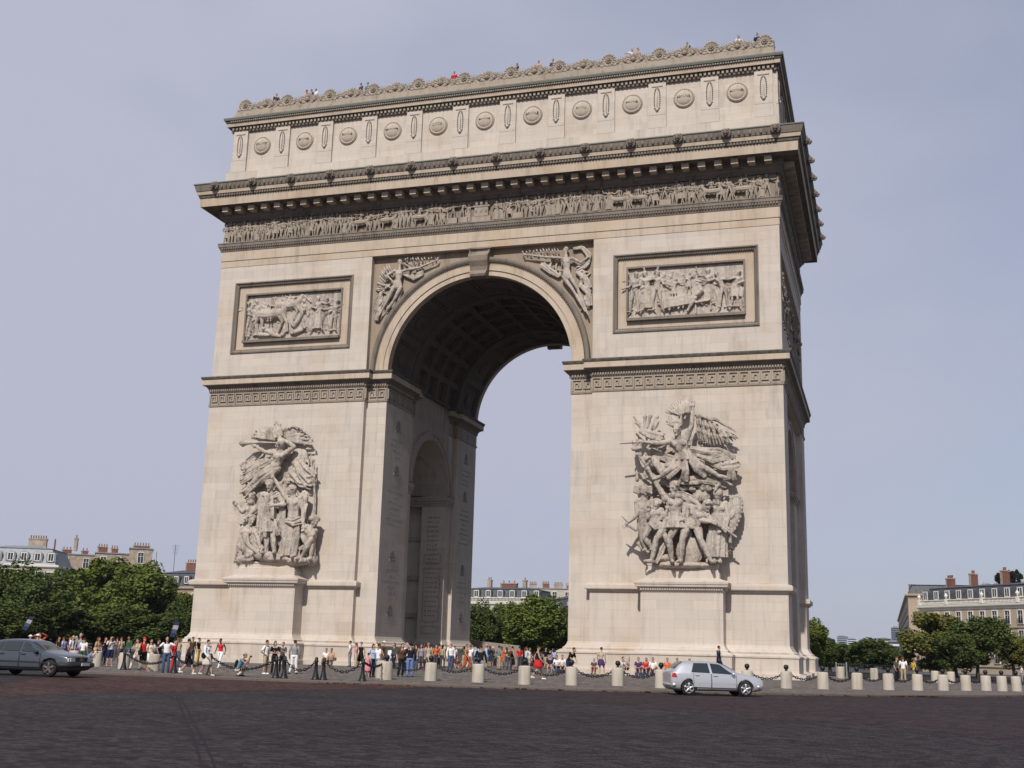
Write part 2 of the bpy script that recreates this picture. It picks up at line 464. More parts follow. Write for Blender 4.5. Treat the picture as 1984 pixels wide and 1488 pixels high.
# solid masonry over the cross passage, with its own arch
zc, rc, yc = 14.45, 4.19, DY / 2
semi = [(yc + rc * math.cos(a), zc + rc * math.sin(a)) for a in np.linspace(0, PI, 33)]
for s in (-1, 1):
    x0, x1 = sorted((s * 7.62, s * 21.95))
    mb = MB(); mb.extrude_yz([(6.88, zc - .01), (6.88, 22.1), (15.27, 22.1), (15.27, zc - .01)] + semi[0:], x0, x1) if False else None
    poly = [(6.88, 22.1), (6.88, zc)] + semi[::-1] + [(15.27, zc), (15.27, 22.1)]
    mb.extrude_yz(poly, x0, x1)
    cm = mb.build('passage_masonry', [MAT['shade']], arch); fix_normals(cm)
    for xs, sg in ((s * 7.62, -s), (s * 21.95, s)):
        ring = MB()
        a = np.linspace(0, PI, 41)
        prof = [(rc - .02, -.1), (rc - .02, .12), (rc + .42, .12), (rc + .42, .2), (rc + .62, .2), (rc + .66, -.1)]
        rings = [np.stack([np.full(41, xs + sg * q), yc + rr * np.cos(a), zc + rr * np.sin(a)], -1) for rr, q in prof]
        ring.loft(rings, closed=False)
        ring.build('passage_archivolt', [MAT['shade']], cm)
    for yy, sg in ((6.88, 1), (15.27, -1)):
        im = MB()
        for q, z0, z1 in ((.10, 13.5, 13.75), (.22, 13.75, 13.95), (.34, 13.95, 14.3)):
            ya, yb = sorted((yy - sg * .001, yy + sg * q))
            im.box(min(s * 7.5, s * 22.1), max(s * 7.5, s * 22.1), ya, yb, z0 + .002, z1)
        for q, z0, z1 in ((.10, 13.5, 13.75), (.2, 13.75, 13.95), (.3, 13.95, 14.3)):
            for xw, dirn in ((s * 7.62, -s), (s * 21.95, s)):
                y_in, y_out = (5.6, 6.88) if sg > 0 else (15.27, 16.55)
                if abs(xw) > 20: y_in, y_out = (3.3, 6.88) if sg > 0 else (15.27, 18.85)
                xa, xb = sorted((xw - dirn * .05, xw + dirn * q * .8))
                im.box(xa, xb, y_in, y_out, z0, z1 - .003)
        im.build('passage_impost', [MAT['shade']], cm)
    fr = MB()
    xa, xb = sorted((s * 7.95, s * 9.55))
    for (z0, z1) in ((2.6, 3.3), (3.6, 8.2), (8.6, 9.4)):
        fr.box(xa, xb, 15.22, 15.28, z0, z0 + .1); fr.box(xa, xb, 15.22, 15.28, z1 - .1, z1); fr.box(xa, xa + .1, 15.22, 15.28, z0 + .1, z1 - .1); fr.box(xb - .1, xb, 15.22, 15.28, z0 + .1, z1 - .1)
    for z0 in (4.0, 7.2, 10.6):      # deeper wall of the passage: cornice lines of the side doors
        x0_, x1_ = sorted((s * 9.95, s * 19.6)); fr.box(x0_, x1_, 16.2, 16.46, z0, z0 + .35)
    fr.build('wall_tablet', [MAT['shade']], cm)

# upper walls: two end blocks with sunk panels, and the piece over the main arch
def slab_with_hole_xz(mb, x0, x1, z0, z1, hx0, hx1, hz0, hz1, y0, y1):
    mb.box(x0, hx0, y0, y1, z0, z1); mb.box(hx1, x1, y0, y1, z0, z1)
    mb.box(hx0, hx1, y0, y1, z0, hz0); mb.box(hx0, hx1, y0, y1, hz1, z1)

ZU0, ZU1 = 22.1, 31.42
PX0, PX1, PZ0, PZ1 = 10.45, 20.95, 24.05, 30.0
for s in (-1, 1):
    mb = MB()
    sx = lambda a, b: sorted((s * a, s * b))
    a, b = sx(8.95, HX - .3)
    mb.box(a, b, .45, DY - .3, ZU0, ZU1)
    h0, h1 = sx(PX0, PX1)
    slab_with_hole_xz(mb, a, b, ZU0, ZU1, h0, h1, PZ0, PZ1, 0, .45)
    mb.box(a, b, DY - .3, DY, ZU0, ZU1)
    e0, e1 = sx(HX - .3, HX)
    mb.box(e0, e1, 0, 1.0, ZU0, ZU1); mb.box(e0, e1, DY - 1, DY, ZU0, ZU1)
    mb.box(e0, e1, 1.0, DY - 1, ZU0, 24.2); mb.box(e0, e1, 1.0, DY - 1, 29.9, ZU1)
    up = mb.build('upper_wall', [MAT['wall']], arch)
    # moulded frame of the front panel
    fr = MB()
    def rect(i, y):
        return [(h0 + i, y, PZ0 + i), (h1 - i, y, PZ0 + i), (h1 - i, y, PZ1 - i), (h0 + i, y, PZ1 - i)]
    fr.cur = 0
    fr.loft([rect(-.0, .02), rect(-.0, -.09), rect(.10, -.11), rect(.14, -.05), rect(.3, .07), rect(.34, .2)], True, False)
    fr.cur = 1
    fr.loft([rect(.34, .2), rect(.95, .21)], True, False)
    fr.cur = 0
    fr.loft([rect(.95, .21), rect(.95, .1), rect(1.08, .1), rect(1.10, .3), rect(1.10, .44)], True, False)
    pa = h0; pb = h1
    k = 58
    for i in range(k):
        xx = h0 + .3 + (h1 - h0 - .6) * (i + .5) / k
        fr.ellipsoid((xx, .06, PZ0 + .28), (.06, .07, .07), n=6, m=4); fr.ellipsoid((xx, .06, PZ1 - .28), (.06, .07, .07), n=6, m=4)
    for i in range(31):
        zz = PZ0 + .3 + (PZ1 - PZ0 - .6) * (i + .5) / 31
        fr.ellipsoid((h0 + .28, .06, zz), (.07, .07, .06), n=6, m=4); fr.ellipsoid((h1 - .28, .06, zz), (.07, .07, .06), n=6, m=4)
    # projecting shelf under the scene
    fr.box(h0 + 1.0, h1 - 1.0, -.12, .3, PZ0 + .86, PZ0 + 1.06)
    fr.build('panel_frame', [MAT['grey'], MAT['tan']], up)

mb = MB()
RA = 7.31; ZS = 22.0
arcx = [(RA * math.cos(a), ZS + RA * math.sin(a)) for a in np.linspace(0, PI, 65)]
RV = RA + .55
arcv = [(RV * math.cos(a), ZS + RV * math.sin(a)) for a in np.linspace(0, PI, 65)]
for (y0, y1, arc, rr) in ((.5, 1.0, arcx, RA), (1.0, DY - 1.0, arcv, RV), (DY - 1.0, DY - .5, arcx, RA)):
    mb.extrude_xz([(8.95, ZS), (8.95, ZU1), (-8.95, ZU1), (-8.95, ZS)] + arc[::-1], y0, y1)
sp = mb.build('spandrel_wall', [MAT['brown']], arch); fix_normals(sp)

# archivolt, front and back
for yy, sg in ((.5, -1), (DY - .5, 1)):
    av = MB(); a = np.linspace(0, PI, 97)
    def arcs(prof):
        av.loft([np.stack([rr * np.cos(a), np.full(97, yy + sg * q), ZS + rr * np.sin(a)], -1) for rr, q in prof], closed=False)
    av.cur = 0
    arcs([(RA - .02, -.5), (RA - .02, .16), (7.68, .16), (7.68, .24), (8.28, .24), (8.30, .30), (8.36, .32)])
    av.cur = 1
    arcs([(8.36, .32), (8.40, .42), (8.5, .46), (8.62, .46), (8.70, .40), (8.72, 0)])
    av.cur = 1
    if sg < 0:
        for q in np.linspace(.01, PI - .01, 150):
            av.ellipsoid((8.34 * math.cos(q), yy - .36, ZS + 8.34 * math.sin(q)), (.06, .07, .06), n=6, m=4)
    av.build('archivolt', [MAT['tan'], MAT['grey']], sp)

# keystone console
def keystone(yf, sg):
    prof = [(31.36, .55), (31.22, .56), (31.1, .50), (30.7, .86), (30.3, .80), (29.9, .58), (29.6, .52), (29.45, .70), (29.25, .82), (29.08, .74), (29.02, .5)]
    k = MB()
    rings = []
    for u in (-1, -.82, -.76, .76, .82, 1):
        ins = .05 if abs(u) < .8 else 0
        rings.append([(u * (.62 + .24 * (z - 29) / 2.4), yf + sg * (o - ins), z) for z, o in prof] + [(u * .62, yf, 29.02), (u * .86, yf, 31.36)])
    k.loft(rings)
    k.box(-1.0, 1.0, min(yf, yf + sg * .62), max(yf, yf + sg * .62), 31.28, 31.40)
    ob = k.build('keystone', [MAT['frieze']], sp); fix_normals(ob)
keystone(.42, -1); keystone(DY - .42, 1)

# coffered barrel vault
vt = MB(); vt.cur = 0
NA, rows = 11, []
ybands = [(1.0, 5.4, 'panel'), (5.4, 6.3, 'rib'), (6.3, 15.85, 'coffer'), (15.85, 16.75, 'rib'), (16.75, DY - 1.0, 'panel')]
def vpt(a, y, r): return (r * math.cos(a), y, ZS + r * math.sin(a))
def vcell(a0, a1, y0, y1, r, fr_, depth, steps=2):
    """one coffer: flat rim and a stepped sinking"""
    na = 4
    rings = []
    da, dy = (a1 - a0), (y1 - y0)
    prof = [(0, r), (fr_, r), (fr_ + .02, r + depth * .5), (fr_ + .12, r + depth * .5), (fr_ + .14, r + depth)]
    for f, rr in prof:
        A0, A1 = a0 + f * .5 * da, a1 - f * .5 * da; Y0, Y1 = y0 + f * .5 * dy, y1 - f * .5 * dy
        rings.append([vpt(q, Y0, rr) for q in np.linspace(A0, A1, na + 1)] + [vpt(q, Y1, rr) for q in np.linspace(A1, A0, na + 1)])
    vt.loft(rings, True, False)
    f, rr = prof[-1]
    A0, A1 = a0 + f * .5 * da, a1 - f * .5 * da; Y0, Y1 = y0 + f * .5 * dy, y1 - f * .5 * dy
    vt.loft([[vpt(q, Y0, rr) for q in np.linspace(A0, A1, na + 1)], [vpt(q, Y1, rr) for q in np.linspace(A0, A1, na + 1)]], False)
    c = vpt((a0 + a1) / 2, (y0 + y1) / 2, rr - .06); q = (a0 + a1) / 2
    M = np.array([[math.cos(q), 0, -math.sin(q)], [0, 1, 0], [math.sin(q), 0, math.cos(q)]])
    rad = min(dy, r * da) * .2
    vt.ellipsoid(c, (.14, rad, rad), M, 8, 4)
for y0, y1, kind in ybands:
    if kind == 'rib':
        aa = np.linspace(0, PI, 49)
        vt.loft([[vpt(q, y, r) for q in aa] for y, r in ((y0, RA + .1), (y0, RA - .1), (y0 + .12, RA - .14), (y1 - .12, RA - .14), (y1, RA - .1), (y1, RA + .1))], closed=False)
    elif kind == 'coffer':
        for i in range(NA):
            a0, a1 = PI * i / NA, PI * (i + 1) / NA
            for j in range(4):
                h = (y1 - y0) / 4
                vcell(a0, a1, y0 + h * j, y0 + h * (j + 1), RA + .05, .22, .4)
    else:
        for i in range(7):
            vcell(PI * i / 7, PI * (i + 1) / 7, y0, y1, RA + .05, .16, .22)
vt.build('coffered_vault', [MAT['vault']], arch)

# inscriptions and palm reliefs on the passage-side faces of the piers: flat carved marks
rg = random.Random(5)
for s in (-1,):
    for (ya, yb) in ((.9, 5.2), (16.9, 21.2)):
        for k, z in enumerate((18.0, 14.6, 8.0, 3.9)):
            yc2 = (ya + yb) / 2; ins = MB()
            for q in range(7):
                aa = PI * (q + .5) / 7
                ins.tube([(s * 7.31, yc2, z), (s * 7.31 + .02, yc2 + .5 * math.cos(aa), z + .72 * math.sin(aa))], [.10, .06], 6, .25, up=(1, 0, 0))
            ins.box(s * 7.31 - .03, s * 7.31 + .03, yc2 - .5, yc2 + .5, z - .22, z - .06)
            ins.build('palm_relief', [MAT['inscr']], arch)
bands = MB()
for s in (-1,):
    for (ya, yb) in ((.9, 5.2), (16.9, 21.2)):
        for z0, z1 in ((15.6, 17.2), (10.4, 13.6), (5.2, 7.2)):
            z = z1
            while z > z0:
                w2 = rg.uniform(.5, 1.5); yc2 = (ya + yb) / 2; y = yc2 - w2
                while y < yc2 + w2:
                    l = rg.uniform(.08, .16)
                    bands.box(s * 7.31 - .008, s * 7.31 + .008, y, y + l, z - .13, z)
                    y += l + rg.uniform(.05, .2)
                z -= .42
bands.build('inscription', [MAT['inscr']], arch)
ln = MB()
for yy in (15.255,):
    for x in (-8.75,):
        z = 12.6
        while z > 3.8:
            xx = x - .55
            while xx < x + .5:
                l = rg.uniform(.08, .2); ln.box(xx, xx + l, yy + .005, yy + .022, z - .12, z); xx += l + rg.uniform(.05, .15)
            z -= .40
ln.build('inscription', [MAT['inscr']], arch)

# ------------------------------------------------------------------ entablature
RECT = [(-HX, 0), (HX, 0), (HX, DY), (-HX, DY)]
SIDES = [((-HX, 0), (HX, 0)), ((HX, 0), (HX, DY))]
ar = MB(); ar.cur = 0
ar.sweep(RECT, [(-.2, 31.40), (.03, 31.40), (.03, 31.94), (.08, 31.95), (.08, 32.74), (.13, 32.76)])
ar.cur = 1
ar.sweep(RECT, [(.13, 32.76), (.16, 32.9), (.26, 33.1), (.30, 33.12), (.30, 33.34), (.34, 33.36), (.34, 33.44), (-.2, 33.5)])
for a, c in SIDES:
    dentils(ar, a, c, 32.93, 33.09, .15, .27, .12, .09)
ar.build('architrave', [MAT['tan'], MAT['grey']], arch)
fz = MB(); fz.sweep(RECT, [(-.12, 33.4), (-.12, 35.5)])
frieze = fz.build('frieze', [MAT['frieze']], arch)  # weathered ground, darker than its figures: shade of the gaps in its colour
co = MB(); co.cur = 1
co.sweep(RECT, [(-.2, 35.34), (.06, 35.34), (.10, 35.42), (.14, 35.52), (.24, 35.6), (.30, 35.74), (.42, 35.8), (.44, 36.28)])
co.cur = 1; co.sweep(RECT, [(.44, 36.28), (.46, 36.34), (1.48, 36.36)], caps=False)
co.cur = 0; co.sweep(RECT, [(1.48, 36.36), (1.50, 36.30), (1.52, 36.30), (1.56, 36.98)], caps=False)
co.cur = 3; co.sweep(RECT, [(1.56, 36.98), (1.62, 37.02), (1.66, 37.22), (1.74, 37.26)], caps=False)
co.cur = 0; co.sweep(RECT, [(1.74, 37.26), (1.78, 37.52)], caps=False)
co.cur = 1; co.sweep(RECT, [(1.78, 37.52), (1.83, 37.56), (1.90, 37.8), (1.97, 38.06)], caps=False)
co.cur = 2; co.sweep(RECT, [(1.97, 38.06), (2.02, 38.08), (2.02, 38.16), (-.3, 38.5)])
co.cur = 1
for a, c in SIDES:
    dentils(co, a, c, 37.04, 37.2, 1.6, 1.72, .13, .10)
    dentils(co, a, c, 35.42, 35.5, .05, .16, .09, .08)
    k = int(math.dist(a, c) / 3.46 * 9)
    p0 = np.array(a); t = (np.array(c) - p0) / math.dist(a, c); nr = np.array((t[1], -t[0]))
    for i in range(k):       # palmettes carved along the gutter
        p = p0 + t * (math.dist(a, c) * (i + .5) / k) + nr * 1.93
        M = np.array([[t[0], nr[0], 0], [t[1], nr[1], 0], [0, 0, 1]])
        co.ellipsoid((*p, 37.82), (.11 if i % 2 else .06, .05, .2), M, 6, 4)
co.cur = 0
for a, c in SIDES:
    dentils(co, a, c, 35.86, 36.3, .42, 1.12, .52, .66)
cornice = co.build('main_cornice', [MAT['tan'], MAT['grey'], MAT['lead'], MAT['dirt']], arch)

def lion_mesh():
    m = MB(); m.smooth = True
    for k in range(11):
        a = 2 * PI * k / 11
        m.ellipsoid((.26 * math.cos(a), -.04, .26 * math.sin(a)), (.13, .13, .13), n=8, m=5)
    m.ellipsoid((0, -.14, .03), (.24, .2, .26)); m.ellipsoid((0, -.34, -.08), (.14, .16, .13)); m.ellipsoid((0, -.40, .0), (.09, .1, .06))
    m.ellipsoid((0, -.28, -.22), (.11, .13, .06)); m.ellipsoid((-.1, -.3, .1), (.05, .06, .04)); m.ellipsoid((.1, -.3, .1), (.05, .06, .04))
    m.ellipsoid((-.2, -.12, .26), (.07, .06, .09)); m.ellipsoid((.2, -.12, .26), (.07, .06, .09))
    return m.mesh('lion_head', [MAT['grey']])
LION = lion_mesh()
def part(name, me, parent, loc, rz=0, sc=1):
    o = bpy.data.objects.new(name, me); COL.objects.link(o); o.parent = parent; o.location = loc; o.rotation_euler = (0, 0, rz)
    o.scale = (sc, sc, sc); return o
for i in range(14):
    part('lion_head', LION, cornice, (-22.5 + i * 45 / 13, -1.93, 37.86))
for i in range(7):
    part('lion_head', LION, cornice, (HX + 1.93, .0 + i * 3.44 + .7, 37.86), PI / 2)

# ------------------------------------------------------------------ attic
at = MB(); at.cur = 0
at.sweep(RECT, [(.20, 38.3), (.20, 39.70), (.14, 39.735), (-.03, 39.74), (-.03, 40.70), (-.03, 40.74), (-.09, 40.76), (-.09, 43.5)])
attic = at.build('attic_wall', [MAT['wall']], arch)
def pilaster_mesh():
    m = MB(); m.cur = 0
    m.box(-.68, .68, 0, .35, 0, 1.0); m.box(-.66, .66, .03, .35, 1.04, 3.63)
    m.cur = 1
    m.box(-.42, .42, -.01, .03, 3.30, 3.38)
    m.smooth = True
    for k in range(34):
        t = 2 * PI * k / 34
        x = .22 * math.copysign(abs(math.cos(t)) ** .7, math.cos(t)); z = 2.28 + .9 * math.sin(t)
        m.ellipsoid((x, -.01, z), (.05, .06, .055), n=6, m=4)
    m.cur = 2
    m.tube([(0, -.01, 1.55), (0, -.04, 3.1)], [.07, .04], 6); m.ellipsoid((0, -.04, 1.45), (.12, .1, .14), n=8, m=5); m.ellipsoid((-.16, -.02, 1.6), (.1, .06, .05), n=6, m=4); m.ellipsoid((.16, -.02, 1.6), (.1, .06, .05), n=6, m=4)
    m.cur = 0; m.smooth = False
    return m.mesh('pilaster', [MAT['wall'], MAT['friezefig'], MAT['wall']])
PIL = pilaster_mesh()
def shield_mesh():
    m = MB(); m.smooth = True
    n = 40
    prof = [(.80, .1), (.80, -.02), (.76, -.10), (.62, -.12), (.60, -.10), (.58, -.13), (.40, -.20), (.2, -.24), (.02, -.25)]
    a = np.arange(n) * 2 * PI / n
    m.loft([np.stack([r * np.cos(a), np.full(n, y), r * np.sin(a)], -1) for r, y in prof])
    for k in range(30):
        t = 2 * PI * k / 30
        m.ellipsoid((.69 * math.cos(t), -.12, .69 * math.sin(t)), (.05, .05, .05), n=6, m=4)
    return m.mesh('shield', [MAT['medal']])
SHI = shield_mesh()
NAMES = ['VALMY', 'JEMMAPES', 'FLEURUS', 'MONTENOTTE', 'LODI', 'CASTIGLIONE', 'ARCOLE', 'RIVOLI', 'PYRAMIDES', 'ABOUKIR', 'ALKMAER']
def text_obj(name, s, size, mat, depth=.02, align='CENTER'):
    c = bpy.data.curves.new(name, 'FONT'); c.body = s; c.size = size; c.extrude = depth; c.align_x = align; c.align_y = 'CENTER'; c.resolution_u = 2
    o = bpy.data.objects.new(name, c); COL.objects.link(o)
    dg = bpy.context.evaluated_depsgraph_get(); me = bpy.data.meshes.new_from_object(o.evaluated_get(dg))
    bpy.data.objects.remove(o); bpy.data.curves.remove(c)
    me.materials.clear(); me.materials.append(mat)
    q = bpy.data.objects.new(name, me); COL.objects.link(q); return q
for i in range(12):
    x = -21.58 + i * 43.16 / 11
    part('pilaster', PIL, attic, (x, -.16, 39.74))
    if i < 11:
        xs = x + 43.16 / 22 + .03
        sh = part('shield', SHI, attic, (xs, .08, 42.0))
        t = text_obj('carved_name', NAMES[i], min(.36, 1.0 / (len(NAMES[i]) * .62)), MAT['grey'], .035)
        t.parent = sh; t.location = (0, -.22, .05); t.rotation_euler = (PI / 2, 0, 0)
for i in range(6):
    y = .8 + i * (DY - 1.6) / 5
    part('pilaster', PIL, attic, (HX + .16, y, 39.74), PI / 2)
    if i < 5:
        part('shield', SHI, attic, (HX - .08, y + (DY - 1.6) / 10, 42.0), PI / 2)
ac = MB(); ac.cur = 1
ac.sweep(RECT, [(-.2, 43.36), (.06, 43.36), (.08, 43.42), (.08, 43.72), (.12, 43.76), (.34, 43.80)])
ac.cur = 0; ac.sweep(RECT, [(.34, 43.80), (.35, 43.78), (.37, 43.78), (.40, 44.06)], caps=False)
ac.cur = 3; ac.sweep(RECT, [(.40, 44.06), (.46, 44.1), (.50, 44.24), (.58, 44.28)], caps=False)
ac.cur = 2; ac.sweep(RECT, [(.58, 44.28), (.62, 44.42), (.62, 44.5), (.18, 44.72)], caps=False)
ac.cur = 4; ac.sweep(RECT, [(.18, 44.72), (.02, 44.74), (.02, 45.0), (-.06, 45.02), (-.06, 45.32), (-.5, 45.34), (-.5, 44.6)])
for a, c in SIDES:
    dentils(ac, a, c, 43.5, 43.72, .06, .25, .17, .16)
    dentils(ac, a, c, 44.12, 44.22, .46, .54, .10, .09)
atc = ac.build('attic_cornice', [MAT['tan'], MAT['grey'], MAT['lead'], MAT['dirt'], MAT['friezefig']], arch)
rf = MB(); rf.box(-HX + .4, HX - .4, .4, DY - .4, 44.3, 45.4)
rf.build('roof_terrace', [MAT['grey']], arch)

def palmette_mesh(big, nm):
    m = MB(); m.smooth = True
    if big:
        for k in range(14):
            t = 2 * PI * k / 14
            m.ellipsoid((.46 * math.cos(t), -.02, .55 + .46 * math.sin(t)), (.13, .14, .13), None, 7, 5)
        n = 24; a = np.arange(n) * 2 * PI / n
        m.loft([np.stack([r * np.cos(a), np.full(n, y), .55 + r * np.sin(a)], -1) for r, y in ((.42, .12), (.42, -.06), (.36, -.1), (.3, -.04), (.2, -.03))])
        for k in range(8):
            t = 2 * PI * k / 8
            m.ellipsoid((.18 * math.cos(t), -.08, .55 + .18 * math.sin(t)), (.08, .07, .08), None, 6, 4)
        m.ellipsoid((0, -.12, .55), (.1, .1, .1), None, 8, 5)
        for sx in (-1, 1):
            m.ellipsoid((sx * .5, 0, .15), (.24, .15, .17), None, 8, 5)
        m.ellipsoid((0, 0, 1.06), (.12, .1, .15), None, 8, 5)
    else:
        for k in range(7):
            a = PI * (k + .5) / 7; c = np.array((math.cos(a), 0, math.sin(a)))
            M = np.array([[-math.sin(a), 0, math.cos(a)], [0, 1, 0], [math.cos(a), 0, math.sin(a)]])
            m.ellipsoid(c * .3 + (0, 0, .26), (.08, .1, .17), M, 7, 5)
        m.ellipsoid((0, -.06, .27), (.15, .13, .15), None, 8, 5)
        for sx in (-1, 1):
            m.ellipsoid((sx * .3, 0, .14), (.15, .11, .13), None, 7, 5)
    return m.mesh(nm, [MAT['friezefig']])
PB, PS = palmette_mesh(True, 'large_palmette'), palmette_mesh(False, 'small_palmette')
para = MB()
for i in range(240):
    x = -22.0 + 44 * i / 239
    para.box(x - .012, x + .012, .55, .58, 45.3, 46.32)
para.box(-22.1, 22.1, .55, .575, 46.02, 46.05)
para.build('roof_railing', [simple('painted iron', (.12, .13, .13), .5)], arch)
def parapet_run(p0, p1, rz, n, first):
    p0 = np.array(p0, float); p1 = np.array(p1, float)
    for i in range(n):
        c = p0 + (p1 - p0) * i / (n - 1)
        part('large_palmette', PB, atc, (c[0], c[1], 45.33), rz)
        if i < n - 1:
            for f, s in ((.19, .95), (.345, 1.15), (.5, 1.45), (.655, 1.15), (.81, .95)):
                q = p0 + (p1 - p0) * (i + f) / (n - 1)
                part('small_palmette', PS, atc, (q[0], q[1], 45.33), rz, s)
cr = MB(); cr.sweep(RECT, [(-.14, 45.3), (-.14, 45.56), (-.2, 45.6), (-.36, 45.6), (-.36, 45.3)])
cr.build('parapet_crest', [MAT['friezefig']], atc)
parapet_run((-21.6, .22), (21.7, .22), 0, 12, True)
parapet_run((HX - .25, 1.2), (HX - .25, DY - 1.0), PI / 2, 6, False)
# ================================================================== carved figures
def _v(a): return np.asarray(a, float)

def figure(mb, J, s, helmet=None, beard=False, n=9, hair=True):
    """a carved human figure from its joints; s = 1 for a figure of 1.75 m"""
    hd = _v(J['hd']); sl, sr = _v(J['shL']), _v(J['shR']); hl, hr = _v(J['hpL']), _v(J['hpR'])
    ch = (sl + sr) / 2; pv = (hl + hr) / 2; ax = ch - pv; ax /= np.linalg.norm(ax) + 1e-9
    mb.tube([ch - ax * .02 * s, (ch * .55 + hd * .45), hd - (hd - ch) * .25], [.085 * s, .06 * s, .055 * s], n)
    look = _v(J.get('look', (0, -1, 0))); look = look / np.linalg.norm(look)
    up = hd - ch; up /= np.linalg.norm(up) + 1e-9
    sd_ = np.cross(look, up); sd_ /= np.linalg.norm(sd_) + 1e-9; fw = np.cross(up, sd_)
    M = np.stack([sd_, fw, up], 1)
    H = lambda a, b, c: hd + s * (a * sd_ + b * fw + c * up)
    mb.ellipsoid(hd, (.078 * s, .095 * s, .118 * s), M, 10, 7)
    mb.ellipsoid(H(0, .095, -.015), (.018 * s, .03 * s, .035 * s), M, 6, 4)          # nose
    mb.ellipsoid(H(0, .075, .035), (.06 * s, .025 * s, .014 * s), M, 8, 4)           # brow
    mb.ellipsoid(H(0, .07, -.085), (.035 * s, .035 * s, .03 * s), M, 6, 4)           # chin
    if hair and helmet is None:
        mb.ellipsoid(H(0, -.03, .045), (.092 * s, .095 * s, .095 * s), M, 10, 6)
        for k in range(7):
            a = PI * k / 6
            mb.ellipsoid(H(.08 * math.cos(a), .015, .06 + .055 * math.sin(a)), (.03 * s,) * 3, None, 6, 4)
    if helmet:
        mb.ellipsoid(H(0, -.015, .05), (.1 * s, .12 * s, .1 * s), M, 10, 6)
        mb.tube([H(0, .1, .12), H(0, .04, .19), H(0, -.06, .2), H(0, -.16, .12), H(0, -.17, -.03)], [.02 * s, .04 * s, .05 * s, .045 * s, .03 * s], 6)
    if beard:
        mb.ellipsoid(H(0, .07, -.12), (.06 * s, .05 * s, .085 * s), M, 8, 5)
        for k in range(5): mb.ellipsoid(H(-.06 + .03 * k, .1, -.12 - .02 * (k % 2)), (.018 * s, .02 * s, .05 * s), M, 5, 4)
    # torso
    ac = (sr - sl); wS = np.linalg.norm(ac); ac = ac / (wS + 1e-9)
    fr = np.cross(ac, ax); fr /= np.linalg.norm(fr) + 1e-9
    a = np.arange(12) * 2 * PI / 12
    L = np.linalg.norm(ch - pv); rings = []
    wH = np.linalg.norm(hr - hl)
    for f, wd, dp in ((-.14, .07, .07), (-.06, wH / 2 / s + .06, .1), (.12, wH / 2 / s + .055, .11), (.42, .125, .092), (.68, .155, .115), (.88, .165, .105), (1.0, wS / 2 / s * .85, .075), (1.05, .06, .05)):
        c = pv + (ch - pv) * f; k = max(0, min(1, f)); rings.append(c + s * (wd * np.cos(a)[:, None] * ac + dp * np.sin(a)[:, None] * fr))
    mb.loft(rings)
    for q in (-1, 1):
        mb.ellipsoid(pv + (ch - pv) * .78 + s * (q * .07 * ac - .085 * fr * np.sign(fr[1] if abs(fr[1]) > .01 else 1) * 1), (.062 * s, .04 * s, .055 * s), None, 8, 5)
    for S in 'LR':
        sh, el, ha = _v(J['sh' + S]), _v(J['el' + S]), _v(J['ha' + S])
        mb.ellipsoid(sh, (.075 * s,) * 3, None, 8, 5)
        mb.tube([sh, sh * .6 + el * .4, el], [.062 * s, .06 * s, .045 * s], n)
        mb.tube([el, el * .65 + ha * .35, ha], [.046 * s, .05 * s, .03 * s], n)
        d = ha - el; d /= np.linalg.norm(d) + 1e-9
        mb.ellipsoid(ha + d * .05 * s, (.042 * s, .04 * s, .045 * s), None, 7, 5)
        o = np.cross(d, (0, 1, .2)); o /= np.linalg.norm(o) + 1e-9
        for k in range(4):
            b = ha + d * .08 * s + o * (k - 1.5) * .022 * s
            mb.tube([b, b + d * .06 * s + _v((0, -.02, 0)) * s], [.013 * s, .011 * s], 5)
        mb.tube([ha + d * .03 * s + o * .04 * s, ha + d * .08 * s + o * .07 * s], [.015 * s, .012 * s], 5)
        if 'kn' + S in J:
            hp, kn, ft = _v(J['hp' + S]), _v(J['kn' + S]), _v(J['ft' + S])
            mb.tube([hp, hp * .6 + kn * .4, kn], [.092 * s, .088 * s, .06 * s], n)
            mb.tube([kn, kn * .68 + ft * .32, ft], [.058 * s, .064 * s, .036 * s], n)
            td = _v(J.get('toe' + S, (.25 if S == 'R' else -.25, -.9, -.05))); td = td / np.linalg.norm(td)
            mb.tube([ft - td * .03 * s, ft + td * .07 * s, ft + td * .16 * s], [.042 * s, .042 * s, .026 * s], 7)

def cloth(mb, spines, width, r, rng, k=4, flat=.7):
    """flowing drapery: bundles of folds along each spine"""
    for sp in spines:
        P = _v(sp); m = len(P)
        mb.tube(P + _v((0, .1, 0)), width * .42, 9, .28, up=(0, 1, 0))
        T = np.gradient(P, axis=0); T /= np.linalg.norm(T, axis=1)[:, None]
        N = np.cross(T, (0, 1, 0)); N /= np.linalg.norm(N, axis=1)[:, None] + 1e-9
        for i in range(k):
            u = (i - (k - 1) / 2) / max(1, k - 1)
            f = np.linspace(.6, 1.25, m)[:, None]
            Q = P + N * (u * width) * f + rng.normal(0, width * .05, (m, 3)) + _v((0, -1, 0)) * (.08 * (i % 2)) * width
            # refine
            tt = np.linspace(0, 1, m); t2 = np.linspace(0, 1, m * 3)
            Q = np.stack([np.interp(t2, tt, Q[:, j]) for j in range(3)], 1)
            mb.tube(Q, r * (1 + .25 * np.sin(t2 * 5 + i)) * np.linspace(1, .65, len(t2)), 7, flat)

